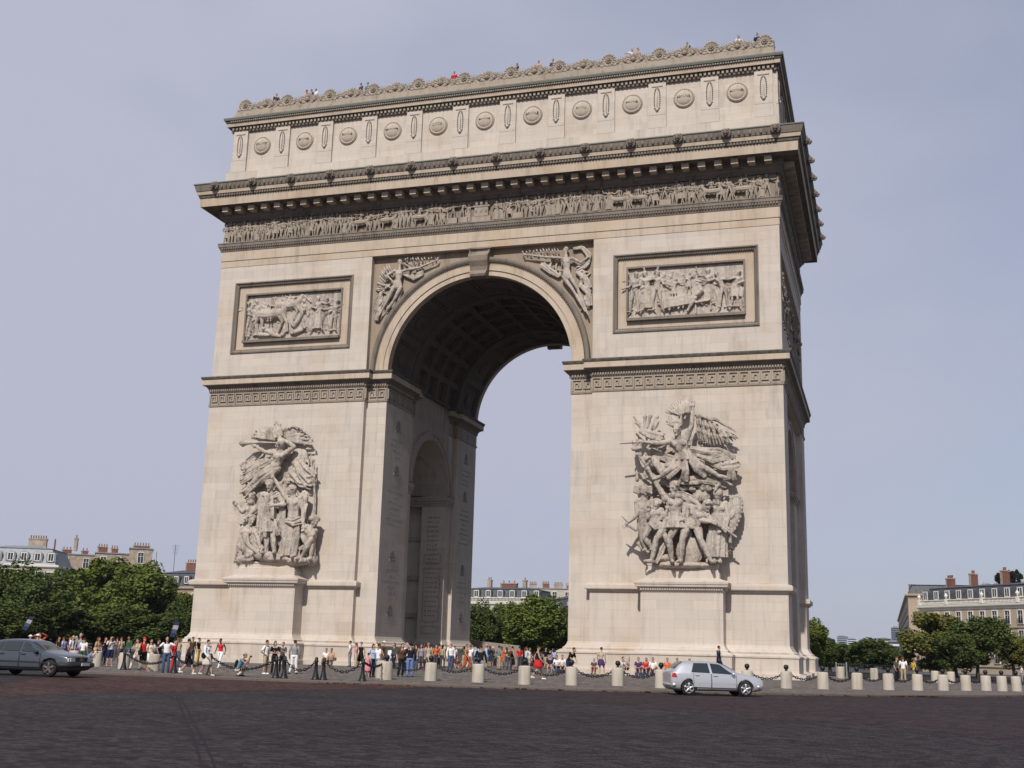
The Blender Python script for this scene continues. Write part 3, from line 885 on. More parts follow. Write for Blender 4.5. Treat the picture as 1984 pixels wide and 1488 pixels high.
def robe(mb, top, bot, r0, r1, folds=9, depth=.7, ph=0.0, amp=.16):
    top, bot = _v(top), _v(bot); a = np.arange(54) * 2 * PI / 54; rings = []
    for f in np.linspace(0, 1, 9):
        c = top + (bot - top) * f; r = r0 + (r1 - r0) * f ** .8
        q = r * (1 + amp * (.25 + f) * np.cos(folds * a + ph + .6 * f))
        rings.append(np.stack([c[0] + q * np.cos(a), c[1] + depth * q * np.sin(a), np.full(54, c[2])], -1))
    mb.loft(rings)

def feathers(mb, A, B, n, r, flat=.35, curve=.0):
    A, B = _v(A), _v(B)
    def samp(C, t):
        x = np.linspace(0, 1, len(C)); return np.array([np.interp(t, x, C[:, j]) for j in range(3)])
    for i in range(n):
        t = i / (n - 1); a, b = samp(A, t), samp(B, t)
        m = (a + b) / 2 + _v((0, -.12, curve))
        off = _v((0, -.13 * (i % 2), 0))
        mb.tube([a + off, m + off, b + off], [r * .8, r, r * .55], 6, flat, up=(0, 1, 0))

def zmap(ox, oy, sc):
    def f(zx, zy, w=0.0):
        return on_y(ox + zx * sc, oy + zy * sc, -w)
    return f

def jmap(f, d):
    return {k: (f(*v) if k not in ('look', 'toeL', 'toeR') else v) for k, v in d.items()}

SR = np.random.default_rng(3)
def carve(mb, name, parent, voxel=.042, disp=.05):
    o = mb.build(name, [MAT['carve']], parent)
    return sculpt(o, voxel, 1, disp, .22)

def pedestal(cx, parent):
    m = MB(); P = 1.4; hw = 2.76
    path = [(cx - hw, .2), (cx - hw, -P), (cx + hw, -P), (cx + hw, .2)]
    m.sweep(path, [(1.02 - .15, 0), (.87, .30), (.60, .32), (.60, 1.34), (.66, 1.38), (.66, 1.48), (.50, 1.56), (.36, 1.62), (.3, 1.64), (.3, 1.74), (.15, 1.84), (.03, 2.05), (0, 2.18), (0, 5.52), (.06, 5.56), (.08, 5.74), (.34, 5.84),
                   (.36, 5.98), (.40, 6.0), (.42, 6.14), (.30, 6.2), (-.25, 6.42), (-.25, 6.78), (-.33, 6.82), (-.33, 6.95), (-.42, 7.0), (-.42, 7.28), (-.38, 7.3), (-.38, 7.42)], closed=False, caps=False)
    m.add([(cx - hw + .38, .2, 7.42), (cx - hw + .38, -P + .38, 7.42), (cx + hw - .38, -P + .38, 7.42), (cx + hw - .38, .2, 7.42)], [[(0, 1, 2, 3)]])
    for i in range(34):
        x = cx - hw - .02 + (2 * hw + .04) * (i + .5) / 34
        m.box(x - .055, x + .055, -P - .2, -P - .06, 5.62, 5.78)
    for s in (-1, 1):
        for i in range(9):
            y = -P + P * (i + .5) / 9; xa = cx + s * (hw + .06); xb = cx + s * (hw + .2)
            m.box(min(xa, xb), max(xa, xb), y - .05, y + .05, 5.62, 5.78)
    return m.build('pedestal', [MAT['wall']], parent)

# ---------------------------------------------------------------- left group: a crowned general
Lz = zmap(400, 780, .2554)
grpL = MB()
ped = None
def mass(f, pts):
    m = MB()
    for (zx, zy, w, rx, ry, rz) in pts: m.ellipsoid(f(zx, zy, w), (rx, ry, rz), None, 12, 8)
    return m
m = mass(Lz, [(540, 1175, .7, 2.1, .75, .42), (450, 1165, 1.0, .9, .6, .4), (690, 1200, .9, 1.0, .6, .38), (800, 1190, .55, .5, .4, .5), (540, 560, .1, 1.9, .35, 2.6), (530, 880, .15, 2.3, .45, 3.0), (700, 480, .15, 1.0, .3, 1.4), (290, 1190, .8, .8, .5, .35), (560, 1190, .8, 1.9, .7, .3)])
rb = MB(); rb.merge(m)
cloth(rb, [[Lz(690, 440, .5), Lz(735, 520, .7), Lz(800, 590, .6)], [Lz(650, 520, .4), Lz(720, 590, .6), Lz(805, 600, .5)]], 1.0, .14, SR, 5)
for (a, b) in (((775, 450), (770, 560)), ((800, 420), (795, 600)), ((818, 430), (818, 600))):
    rb.tube([Lz(*a, .6), Lz(*b, .6)], [.05, .1], 6)
rb.tube([Lz(822, 560, .5), Lz(815, 800, .5), Lz(800, 1200, .5)], .09, 7)
rb.ellipsoid(Lz(705, 420, .4), (.75, .3, .85), None, 14, 8)
def rough(mb, f, x0, x1, y0, y1, w, n, rng, L=60, r=.13):
    for i in range(n):
        x, y = rng.uniform(x0, x1), rng.uniform(y0, y1); a = rng.normal(1.3, .6); d = L * rng.uniform(.5, 1.2)
        P = [f(x - d * math.cos(a) / 2, y - d * math.sin(a) / 2, w), f(x + rng.uniform(-8, 8), y, w + .12), f(x + d * math.cos(a) / 2, y + d * math.sin(a) / 2, w)]
        mb.tube(P, [r * .6, r, r * .5], 6)
rough(rb, Lz, 300, 790, 420, 660, .40, 50, SR, 55, .085); rough(rb, Lz, 260, 780, 680, 1120, .5, 60, SR, 55, .085)
groupL = carve(rb, 'sculpture_group', arch, .06, .1)
groupL['label'] = 'crowning group: a winged trumpeter above a general being crowned with laurel'
pedestal(-15.82, groupL)
S = 3.25
mb = MB()
J = jmap(Lz, dict(hd=(482, 632, 1.35), shL=(430, 705, 1.15), shR=(545, 705, 1.15), elL=(382, 800, 1.2), haL=(310, 868, 1.3), elR=(592, 775, 1.2), haR=(520, 778, 1.55),
     hpL=(462, 900, 1.1), hpR=(520, 900, 1.1), knL=(458, 1020, 1.2), ftL=(455, 1140, 1.25), knR=(505, 1015, 1.35), ftR=(516, 1142, 1.35)))
figure(mb, J, 1.14 * S)
robe(mb, Lz(490, 880, 1.1), Lz(490, 985, 1.15), .5, .72, 11, .7)
cloth(mb, [[Lz(430, 690, 1.2), Lz(420, 800, 1.25), Lz(410, 930, 1.2), Lz(405, 1040, 1.1)], [Lz(540, 690, 1.0), Lz(575, 800, 1.0), Lz(565, 950, .9), Lz(555, 1080, .9)], [Lz(470, 700, 1.5), Lz(455, 850, 1.4), Lz(440, 1000, 1.3)]], .6, .12, SR, 5)
cloth(mb, [[Lz(435, 690, 1.35), Lz(490, 715, 1.55), Lz(540, 690, 1.35)]], .35, .1, SR, 4)
cloth(mb, [[Lz(460, 900, 1.6), Lz(450, 960, 1.6), Lz(440, 1020, 1.5)], [Lz(520, 890, 1.6), Lz(530, 960, 1.6), Lz(545, 1010, 1.4)], [Lz(500, 720, 1.6), Lz(500, 800, 1.65), Lz(495, 880, 1.6)]], .25, .07, SR, 5)
carve(mb, 'general_figure', groupL)
mb = MB()
J = jmap(Lz, dict(hd=(648, 672, 1.2), shL=(610, 725, 1.05), shR=(712, 728, 1.05), elL=(562, 655, 1.2), haL=(515, 578, 1.3), elR=(735, 820, 1.05), haR=(733, 930, 1.2), hpL=(635, 890, 1.0), hpR=(690, 890, 1.0),
     knL=(615, 1030, 1.15), ftL=(598, 1165, 1.1), knR=(680, 1020, 1.2), ftR=(655, 1172, 1.25), look=(-.8, -.7, 0)))
figure(mb, J, 1.14 * S * .95)
robe(mb, Lz(660, 870, 1.0), Lz(625, 1165, 1.0), .45, .85, 10, .6)
cloth(mb, [[Lz(620, 890, 1.3), Lz(595, 1020, 1.35), Lz(580, 1160, 1.2)], [Lz(690, 890, 1.2), Lz(690, 1020, 1.3), Lz(660, 1160, 1.2)], [Lz(605, 900, 1.4), Lz(660, 915, 1.5), Lz(715, 895, 1.3)]], .4, .1, SR, 4)
carve(mb, 'crowning_figure', groupL)
mb = MB()
feathers(mb, [Lz(715, 700, .8), Lz(745, 670, .8), Lz(775, 690, .8)], [Lz(720, 760, .7), Lz(755, 800, .7), Lz(765, 750, .7)], 9, .14)
feathers(mb, [Lz(735, 760, .9), Lz(770, 770, .9)], [Lz(735, 930, 1.0), Lz(750, 880, .9)], 4, .12)
carve(mb, 'wing', groupL)
mb = MB()
J = jmap(Lz, dict(hd=(560, 322, 1.35), shL=(522, 385, 1.15), shR=(612, 378, 1.05), elL=(440, 375, 1.25), haL=(385, 338, 1.4), elR=(668, 335, 1.2), haR=(575, 275, 1.35), hpL=(490, 490, .95), hpR=(540, 500, .95),
     knL=(395, 565, 1.1), ftL=(305, 660, .95), knR=(440, 590, 1.0), ftR=(350, 650, .8), toeL=(-.8, -.3, -.5), toeR=(-.8, -.3, -.5), look=(-.95, -.35, 0)))
figure(mb, J, 1.14 * S * .95)
cloth(mb, [[Lz(560, 420, 1.1), Lz(470, 470, 1.2), Lz(370, 530, 1.1), Lz(262, 590, .9)], [Lz(530, 500, 1.1), Lz(430, 560, 1.2), Lz(330, 640, 1.0), Lz(280, 690, .8)], [Lz(470, 440, .9), Lz(380, 470, .8), Lz(300, 525, .7)], [Lz(420, 360, .6), Lz(350, 430, .6), Lz(268, 500, .6)]], .55, .12, SR, 5)
carve(mb, 'trumpeter_figure', groupL)
mb = MB()
feathers(mb, [Lz(525, 290, .7), Lz(520, 255, .7), Lz(525, 225, .7)], [Lz(340, 270, .6), Lz(375, 210, .6), Lz(475, 185, .6)], 11, .15)
carve(mb, 'wing', groupL)
mb = MB()
feathers(mb, [Lz(585, 225, .7), Lz(600, 240, .7), Lz(625, 290, .7)], [Lz(625, 178, .6), Lz(735, 195, .6), Lz(805, 320, .6)], 14, .16)
feathers(mb, [Lz(600, 215, .85), Lz(640, 180, .85), Lz(720, 190, .85), Lz(805, 270, .8)], [Lz(630, 185, .85), Lz(700, 180, .8), Lz(770, 240, .8), Lz(815, 300, .8)], 8, .12)
carve(mb, 'wing', groupL)
mb = MB()
mb.tube([Lz(540, 305, 1.4), Lz(400, 302, 1.5), Lz(330, 305, 1.5), Lz(300, 306, 1.5), Lz(278, 305, 1.5)], [.05, .09, .12, .2, .34], 10)
mb.build('trumpet', [MAT['carve']], groupL)
mb = MB()
mb.tube([Lz(580, 300, 1.3), Lz(552, 240, 1.2), Lz(530, 165, 1.1)], .08, 7); mb.tube([Lz(520, 165, 1.1), Lz(530, 140, 1.1), Lz(556, 165, 1.1), Lz(560, 215, 1.1)], [.12, .14, .12, .1], 7)
mb.obox(Lz(545, 235, 1.15), (.36, 0, .12), (0, .14, 0), (-.1, 0, .3))
carve(mb, 'standard', groupL)
mb = MB()
J = jmap(Lz, dict(hd=(345, 890, 1.1), shL=(280, 955, 1.0), shR=(360, 955, .9), elL=(300, 1060, 1.3), haL=(375, 1130, 1.4), elR=(390, 1020, 1.1), haR=(405, 1090, 1.2), hpL=(265, 1090, .9), hpR=(310, 1095, .9),
     knL=(345, 1145, 1.3), ftL=(250, 1205, 1.0), knR=(385, 1140, 1.1), ftR=(300, 1200, .9), look=(.6, -.6, -.4)))
figure(mb, J, 1.14 * S * .92)
cloth(mb, [[Lz(270, 950, 1.1), Lz(255, 1080, 1.1), Lz(235, 1220, 1.0)], [Lz(300, 1000, 1.2), Lz(310, 1110, 1.3), Lz(330, 1200, 1.2)], [Lz(350, 960, 1.0), Lz(355, 1040, 1.0), Lz(420, 1130, 1.1)], [Lz(330, 860, 1.0), Lz(300, 930, 1.0), Lz(265, 1050, 1.0)]], .5, .11, SR, 5)
carve(mb, 'kneeling_figure', groupL)
mb = MB()
J = jmap(Lz, dict(hd=(822, 900, 1.0), shL=(765, 945, .95), shR=(825, 975, .85), elL=(725, 1010, 1.1), haL=(745, 1065, 1.2), elR=(795, 1050, 1.0), haR=(745, 1085, 1.2), hpL=(765, 1110, .8), hpR=(795, 1105, .75),
     knL=(795, 1040, 1.25), ftL=(715, 1185, 1.15), knR=(805, 1075, 1.0), ftR=(790, 1190, .9), look=(.7, -.6, -.35)))
figure(mb, J, 1.14 * S * .92)
mb.ellipsoid(Lz(815, 880, 1.0), (.42, .4, .3))
cloth(mb, [[Lz(770, 960, .8), Lz(810, 1080, .8), Lz(800, 1200, .7)]], .4, .1, SR, 4)
carve(mb, 'captive_figure', groupL)
mb = MB()
J = jmap(Lz, dict(hd=(345, 712, .75), shL=(305, 785, .65), shR=(395, 785, .6), elL=(275, 830, .85), haL=(235, 785, .95), elR=(400, 860, .7), haR=(350, 890, .9), hpL=(320, 920, .6), hpR=(370, 920, .6)))
figure(mb, J, 1.14 * S * .9, beard=True)
cloth(mb, [[Lz(320, 770, .8), Lz(330, 850, .8), Lz(310, 950, .7)], [Lz(400, 680, .5), Lz(420, 720, .6), Lz(410, 800, .6)]], .6, .12, SR, 5)
carve(mb, 'writing_figure', groupL)
mb = MB(); c = (Lz(215, 770, .9) + Lz(262, 925, .9)) / 2; u = (Lz(262, 925, .9) - Lz(215, 770, .9)) / 2
mb.obox(c + (.3, .1, .1), u, (.42, .16, .1), (.02, .07, 0))
mb.build('tablet', [MAT['carve']], groupL)

# ---------------------------------------------------------------- right group: volunteers led by a winged genius
Rz = zmap(1160, 740, .2756)
rb = mass(Rz, [(600, 1290, .8, 2.4, .7, .25), (600, 900, .15, 2.6, .45, 2.6), (620, 520, .15, 2.2, .4, 1.6), (640, 1200, .4, 1.0, .4, .9), (450, 1240, .9, .9, .5, .3), (560, 680, .3, 1.6, .4, .5), (720, 800, .7, .7, .4, .6), (400, 560, .5, .9, .4, .7)])
cloth(rb, [[Rz(300, 340, 1.0), Rz(360, 370, 1.2), Rz(450, 400, 1.2)], [Rz(350, 460, 1.0), Rz(440, 520, 1.1), Rz(545, 560, 1.2)], [Rz(360, 560, .9), Rz(450, 600, 1.2), Rz(540, 610, 1.3)],
           [Rz(330, 640, .8), Rz(400, 690, 1.1), Rz(500, 700, 1.2)]], .5, .12, SR, 5)
for a, b in (((245, 240), (300, 320)), ((255, 290), (330, 330)), ((320, 320), (325, 240)), ((345, 320), (365, 235)), ((370, 330), (410, 245)), ((390, 340), (415, 280)), ((270, 400), (245, 430)), ((265, 620), (270, 690)), ((325, 620), (320, 680)), ((285, 640), (310, 660))):
    rb.tube([Rz(*a, 1.1), Rz(*b, 1.0)], [.06, .16], 6)
rb.tube([Rz(250, 420, 1.3), Rz(270, 480, 1.4), Rz(300, 540, 1.4), Rz(350, 615, 1.5)], [.2, .16, .14, .09], 8)
for p in ((260, 440), (285, 470), (250, 470), (300, 500), (275, 510)): rb.ellipsoid(Rz(*p, 1.4), (.24, .2, .18), None, 8, 5)
rb.tube([Rz(390, 540, 1.2), Rz(410, 580, 1.4), Rz(440, 640, 1.4)], [.3, .26, .16], 8)
for k in range(8): rb.tube([Rz(380 + 10 * k, 555 + 6 * k, 1.3), Rz(365 + 14 * k, 590 + 6 * k, 1.4)], [.08, .05], 5)
# clutter of spears, helmets and faces behind
for p in ((590, 740), (650, 740), (700, 820), (770, 740), (740, 720)): rb.ellipsoid(Rz(*p, 1.0), (.28, .28, .34), None, 9, 6)
for k in range(10): rb.tube([Rz(560 + 28 * k, 700 + (k % 3) * 14, .9), Rz(590 + 28 * k, 735 + (k % 2) * 20, 1.1)], [.09, .12], 6)
rough(rb, Rz, 330, 900, 430, 700, .5, 60, SR, 55, .085); rough(rb, Rz, 310, 900, 720, 1240, .55, 75, SR, 55, .085)
groupR = carve(rb, 'sculpture_group', arch, .06, .1)
groupR['label'] = 'departing group: a shouting winged genius with a sword above marching warriors'
pedestal(15.57, groupR)
S = 3.0
mb = MB()
J = jmap(Rz, dict(hd=(553, 338, 1.75), shL=(508, 418, 1.5), shR=(615, 400, 1.5), elL=(425, 432, 1.8), haL=(322, 422, 2.0), elR=(655, 310, 1.8), haR=(662, 185, 1.9), hpL=(578, 530, 1.3), hpR=(628, 530, 1.3),
     knL=(500, 615, 1.8), ftL=(432, 668, 1.6), knR=(725, 592, 1.7), ftR=(848, 662, 1.5), toeR=(.9, -.3, -.2), toeL=(-.7, -.5, -.3), look=(-.35, -.9, 0)))
figure(mb, J, 1.14 * S * 1.06, hair=False)
robe(mb, Rz(600, 490, 1.4), Rz(600, 555, 1.4), .5, .8, 12, .7)
for k in range(9):
    a = PI * (k - .5) / 7
    mb.tube([Rz(545, 305, 1.8), Rz(545 + 34 * math.cos(a), 300 - 26 * math.sin(a), 1.9), Rz(535 + 55 * math.cos(a), 285 - 46 * math.sin(a), 1.8)], [.13, .11, .06], 6)
for k in range(5): mb.tube([Rz(500 + 26 * k, 260 + 4 * (k % 2), 1.8), Rz(492 + 30 * k, 240 - 8 * (k % 2), 1.75)], [.1, .05], 6)
cloth(mb, [[Rz(585, 520, 1.6), Rz(560, 600, 1.9), Rz(478, 665, 1.7)], [Rz(600, 530, 1.7), Rz(610, 620, 1.9), Rz(600, 695, 1.6)], [Rz(640, 540, 1.7), Rz(690, 610, 1.8), Rz(760, 660, 1.5)],
           [Rz(650, 470, 1.4), Rz(760, 485, 1.5), Rz(850, 490, 1.3), Rz(950, 545, 1.0)], [Rz(690, 510, 1.4), Rz(800, 545, 1.4), Rz(900, 520, 1.1)], [Rz(760, 560, 1.1), Rz(870, 600, 1.2), Rz(985, 575, 1.0)],
           [Rz(870, 530, 1.0), Rz(925, 610, 1.1), Rz(935, 690, .9)], [Rz(620, 680, 1.2), Rz(760, 690, 1.3), Rz(900, 715, 1.1)], [Rz(500, 680, 1.2), Rz(600, 700, 1.4), Rz(700, 690, 1.3)]], .42, .11, SR, 5)
cloth(mb, [[Rz(575, 420, 1.75), Rz(560, 470, 1.8), Rz(590, 520, 1.7)], [Rz(480, 430, 1.6), Rz(440, 450, 1.7), Rz(360, 440, 1.6)]], .3, .09, SR, 4)
carve(mb, 'winged_genius_figure', groupR)
mb = MB(); mb.tube([Rz(320, 422, 2.0), Rz(290, 424, 2.05)], .09, 8); mb.tube([Rz(295, 410, 2.05), Rz(297, 440, 2.05)], .07, 6); mb.tube([Rz(292, 424, 2.05), Rz(152, 433, 2.15)], [.12, .07], 8, .5)
mb.build('sword', [MAT['carve']], groupR)
mb = MB(); feathers(mb, [Rz(560, 235, .8), Rz(590, 225, .8), Rz(625, 215, .8), Rz(640, 215, .8)], [Rz(468, 212, .6), Rz(530, 148, .6), Rz(590, 105, .6), Rz(645, 92, .6)], 13, .13)
carve(mb, 'wing', groupR)
mb = MB()
feathers(mb, [Rz(690, 260, 1.0), Rz(760, 300, 1.0), Rz(850, 340, .9), Rz(930, 365, .8)], [Rz(705, 420, .7), Rz(780, 447, .8), Rz(890, 440, .8), Rz(985, 400, .7)], 15, .13)
feathers(mb, [Rz(680, 235, 1.2), Rz(760, 235, 1.2), Rz(850, 275, 1.1)], [Rz(760, 260, 1.2), Rz(870, 290, 1.1), Rz(970, 355, .9)], 6, .13)
feathers(mb, [Rz(690, 250, 1.15), Rz(760, 265, 1.15), Rz(830, 300, 1.05)], [Rz(715, 340, 1.0), Rz(790, 360, 1.0), Rz(880, 375, .95)], 9, .12)
carve(mb, 'wing', groupR)
mb = MB()
J = jmap(Rz, dict(hd=(533, 745, 1.7), shL=(470, 820, 1.5), shR=(620, 815, 1.4), elL=(408, 720, 1.65), haL=(358, 628, 1.75), elR=(690, 850, 1.5), haR=(735, 905, 1.65), hpL=(495, 980, 1.4), hpR=(560, 980, 1.4),
     knL=(405, 1105, 1.75), ftL=(372, 1262, 1.65), knR=(495, 1105, 1.7), ftR=(515, 1262, 1.6), toeL=(-.7, -.6, 0), look=(-.6, -.8, .1)))
figure(mb, J, 1.14 * S * 1.05, beard=True)
robe(mb, Rz(525, 950, 1.4), Rz(525, 1030, 1.45), .58, .85, 13, .7)
for k in range(14): mb.ellipsoid(Rz(470 + 10 * k, 965 + 14 * math.sin(PI * k / 13), 1.85 - .02 * abs(k - 6)), (.09, .09, .1), None, 6, 4)
cloth(mb, [[Rz(500, 800, 1.6), Rz(580, 790, 1.7), Rz(660, 830, 1.5)], [Rz(620, 830, 1.4), Rz(610, 930, 1.5), Rz(590, 1020, 1.4)], [Rz(470, 1120, 1.1), Rz(430, 1200, 1.3), Rz(390, 1265, 1.4)]], .4, .11, SR, 4)
carve(mb, 'bearded_warrior_figure', groupR)
mb = MB()
J = jmap(Rz, dict(hd=(408, 862, 1.45), shL=(352, 905, 1.4), shR=(440, 905, 1.35), elL=(345, 960, 1.6), haL=(350, 915, 1.75), elR=(465, 950, 1.5), haR=(480, 900, 1.6), hpL=(365, 1000, 1.35), hpR=(430, 1005, 1.35),
     knL=(320, 1095, 1.45), ftL=(385, 1180, 1.1), knR=(470, 1090, 1.6), ftR=(500, 1180, 1.2)))
figure(mb, J, 1.14 * S * .92)
cloth(mb, [[Rz(350, 930, 1.4), Rz(400, 950, 1.6), Rz(455, 950, 1.5)], [Rz(430, 1010, 1.2), Rz(460, 1120, 1.1), Rz(430, 1250, 1.1)]], .3, .09, SR, 4)
cloth(mb, [[Rz(360, 1000, 1.6), Rz(400, 1030, 1.7), Rz(440, 1010, 1.6)], [Rz(350, 900, 1.6), Rz(400, 920, 1.7), Rz(440, 910, 1.55)]], .22, .07, SR, 4)
carve(mb, 'youth_figure', groupR)
mb = MB()
J = jmap(Rz, dict(hd=(315, 765, 1.2), shL=(272, 850, 1.2), shR=(372, 845, 1.05), elL=(268, 935, 1.5), haL=(208, 988, 1.7), elR=(400, 930, 1.1), haR=(370, 980, 1.2), hpL=(300, 1000, 1.05), hpR=(345, 1000, 1.0),
     knL=(302, 1095, 1.2), ftL=(335, 1185, 1.0), knR=(350, 1100, 1.0), ftR=(345, 1200, .8), look=(.6, -.7, 0)))
figure(mb, J, 1.14 * S)
for k in range(9): mb.tube([Rz(255 + 14 * k, 735 + 4 * (k % 2), 1.35), Rz(250 + 15 * k, 775 + 6 * (k % 3), 1.4)], [.11, .09], 6)
cloth(mb, [[Rz(290, 860, 1.4), Rz(300, 920, 1.4), Rz(300, 1000, 1.3)], [Rz(280, 1130, .9), Rz(320, 1170, .9), Rz(350, 1200, .8)]], .35, .1, SR, 4)
carve(mb, 'swordsman_figure', groupR)
mb = MB(); mb.tube([Rz(205, 985, 1.75), Rz(163, 945, 1.85)], [.12, .05], 7, .5); mb.tube([Rz(200, 1000, 1.7), Rz(262, 1040, 1.6)], [.1, .13], 7)
mb.build('sword', [MAT['carve']], groupR)
mb = MB()
J = jmap(Rz, dict(hd=(755, 872, 1.75), shL=(650, 880, 1.45), shR=(755, 935, 1.6), elL=(715, 975, 1.7), haL=(785, 985, 1.85), elR=(815, 985, 1.7), haR=(862, 1020, 1.8), hpL=(620, 1010, 1.35), hpR=(690, 1010, 1.35),
     knL=(588, 1110, 1.7), ftL=(578, 1262, 1.65), knR=(715, 1108, 1.65), ftR=(795, 1265, 1.6), look=(.8, -.5, -.2)))
figure(mb, J, 1.14 * S * 1.04)
cloth(mb, [[Rz(600, 860, 1.2), Rz(580, 960, 1.2), Rz(600, 1040, 1.2)], [Rz(640, 1050, 1.0), Rz(640, 1150, 1.0), Rz(700, 1250, .9)]], .4, .11, SR, 4)
cloth(mb, [[Rz(655, 890, 1.75), Rz(690, 950, 1.8), Rz(700, 1010, 1.7)], [Rz(615, 1000, 1.6), Rz(655, 1020, 1.7), Rz(700, 1010, 1.65)], [Rz(640, 870, 1.6), Rz(700, 880, 1.75), Rz(750, 920, 1.75)]], .22, .07, SR, 4)
carve(mb, 'stooping_warrior_figure', groupR)
mb = MB(); mb.tube([Rz(800, 955, 1.8), Rz(870, 1020, 1.85), Rz(968, 1090, 1.75)], [.06, .1, .06], 7); mb.build('sword', [MAT['carve']], groupR)
mb = MB(); mb.ellipsoid(Rz(640, 1190, 1.0), (.95, .28, 1.05), None, 16, 9); carve(mb, 'shield', groupR)
mb = MB()
J = jmap(Rz, dict(hd=(838, 800, 1.3), shL=(795, 865, 1.1), shR=(890, 860, 1.05), elL=(800, 960, 1.3), haL=(830, 1020, 1.5), elR=(910, 950, 1.2), haR=(900, 1010, 1.4), hpL=(820, 1010, 1.1), hpR=(865, 1010, 1.05), look=(-.3, -.9, -.2)))
figure(mb, J, 1.14 * S, helmet=True, beard=True)
robe(mb, Rz(840, 930, 1.15), Rz(825, 1235, 1.2), .5, .72, 10, .65)
mb.tube([Rz(815, 1245, 1.3), Rz(812, 1265, 1.5)], .16, 7); mb.tube([Rz(845, 1245, 1.3), Rz(855, 1265, 1.5)], .16, 7)
cloth(mb, [[Rz(880, 860, 1.1), Rz(900, 1000, 1.0), Rz(905, 1160, .9)], [Rz(870, 1160, .9), Rz(900, 1170, .8), Rz(930, 1200, .6)]], .4, .1, SR, 4)
mb.tube([Rz(815, 705, 1.2), Rz(870, 700, 1.2), Rz(935, 725, 1.1)], [.12, .15, .1], 7)
carve(mb, 'helmeted_warrior_figure', groupR)
mb = MB()
c = Rz(942, 935, .95); q = .3
M = np.array([[math.cos(q), 0, math.sin(q)], [0, 1, 0], [-math.sin(q), 0, math.cos(q)]])
mb.ellipsoid(c, (.62, .3, 1.45), M, 18, 10)
for k in range(26):
    a = 2 * PI * k / 26; mb.ellipsoid(c + M @ _v((.55 * math.cos(a), -.12, 1.3 * math.sin(a))), (.09, .09, .12), None, 6, 4)
mb.ellipsoid(c + M @ _v((0, -.3, 0)), (.2, .12, .3), M, 10, 6)
carve(mb, 'shield', groupR, .04, .05)

# ---------------------------------------------------------------- generic relief figures
def relief_person(mb, x, z0, h, y, rng, lean=None, stride=None, seat=False, arms=None, skirt=None, Mx=None):
    """a person carved in relief standing on z0; h is the height"""
    s = h / 1.75
    lean = rng.uniform(-.12, .12) if lean is None else lean
    st = rng.uniform(.03, .22) if stride is None else stride
    P = lambda u, v, d=0: _v((x + u * s, y - d * s, z0 + v * s))
    lo = lean
    J = dict(hd=P(lo * 1.5, 1.6, .06), shL=P(lo * 1.2 - .18, 1.4, .02), shR=P(lo * 1.2 + .18, 1.4, .02), hpL=P(-.09, .92), hpR=P(.09, .92), look=(rng.uniform(-1, 1), -.6, 0))
    for S_, sg in (('L', -1), ('R', 1)):
        k = rng.integers(0, 5) if arms is None else arms[0 if sg < 0 else 1]
        e, a = {0: ((.26, 1.12), (.24, .85)), 1: ((.32, 1.2), (.12, 1.12)), 2: ((.42, 1.42), (.5, 1.72)), 3: ((.42, 1.3), (.68, 1.34)), 4: ((.24, 1.12), (.45, 1.05))}[int(k)]
        J['el' + S_] = P(lo + sg * e[0], e[1], .06); J['ha' + S_] = P(lo + sg * a[0], a[1], .12)
        J['kn' + S_] = P(sg * (.08 + st * .5), .5, .06); J['ft' + S_] = P(sg * (.08 + st), .05, .02)
        J['toe' + S_] = (sg * .6, -.6, 0)
    if seat:
        for S_, sg in (('L', -1), ('R', 1)):
            J['hp' + S_] = P(sg * .09, .62); J['kn' + S_] = P(sg * .1 + .25, .55, .22); J['ft' + S_] = P(sg * .1 + .25, .05, .2)
        for q in ('hd', 'shL', 'shR', 'elL', 'elR', 'haL', 'haR'): J[q] = J[q] - _v((0, 0, .3 * s))
    figure(mb, J, s, n=6)
    if skirt if skirt is not None else rng.random() < .35:
        robe(mb, P(0, 1.0), P(0, rng.choice([.12, .5])), .16 * s, .24 * s, 7, .5)
    if rng.random() < .3:
        cloth(mb, [[P(-.18, 1.4, -.02), P(-.25, .9, -.04), P(-.28, .4, -.04)]], .2 * s, .05 * s, rng, 3)
    return J

def horse(mb, x, z0, L, y, sg=1, rng=None):
    s = L / 2.4
    P = lambda u, v, d=0: _v((x + sg * u * s, y - d * s, z0 + v * s))
    mb.tube([P(-.75, 1.15), P(-.3, 1.12), P(.3, 1.12), P(.7, 1.2)], np.array([.32, .36, .34, .3]) * s, 10)
    mb.tube([P(.7, 1.25), P(.95, 1.6), P(1.1, 1.9)], np.array([.27, .2, .15]) * s, 8)
    mb.tube([P(1.05, 1.92), P(1.25, 1.8), P(1.42, 1.6)], np.array([.15, .13, .09]) * s, 8)
    for u, k, f in ((-.75, -.95, -.8), (-.6, -.5, -.55), (.6, .8, .55), (.75, 1.1, 1.15)):
        mb.tube([P(u, 1.05, .1), P(k, .62, .12), P(f, .05, .08)], np.array([.17, .09, .06]) * s, 7)
    mb.tube([P(-1.0, 1.3), P(-1.25, 1.1), P(-1.3, .6)], np.array([.08, .1, .05]) * s, 6)
    for k in range(5): mb.tube([P(.72 + .07 * k, 1.45 + .1 * k, .02), P(.62 + .07 * k, 1.35 + .1 * k, .1)], .05 * s, 5)

# panels
def finish_relief(mb, name, parent, voxel, disp=.02, mat='carve'):
    o = mb.build(name, [MAT[mat]], parent); return sculpt(o, voxel, 1, disp, .15)

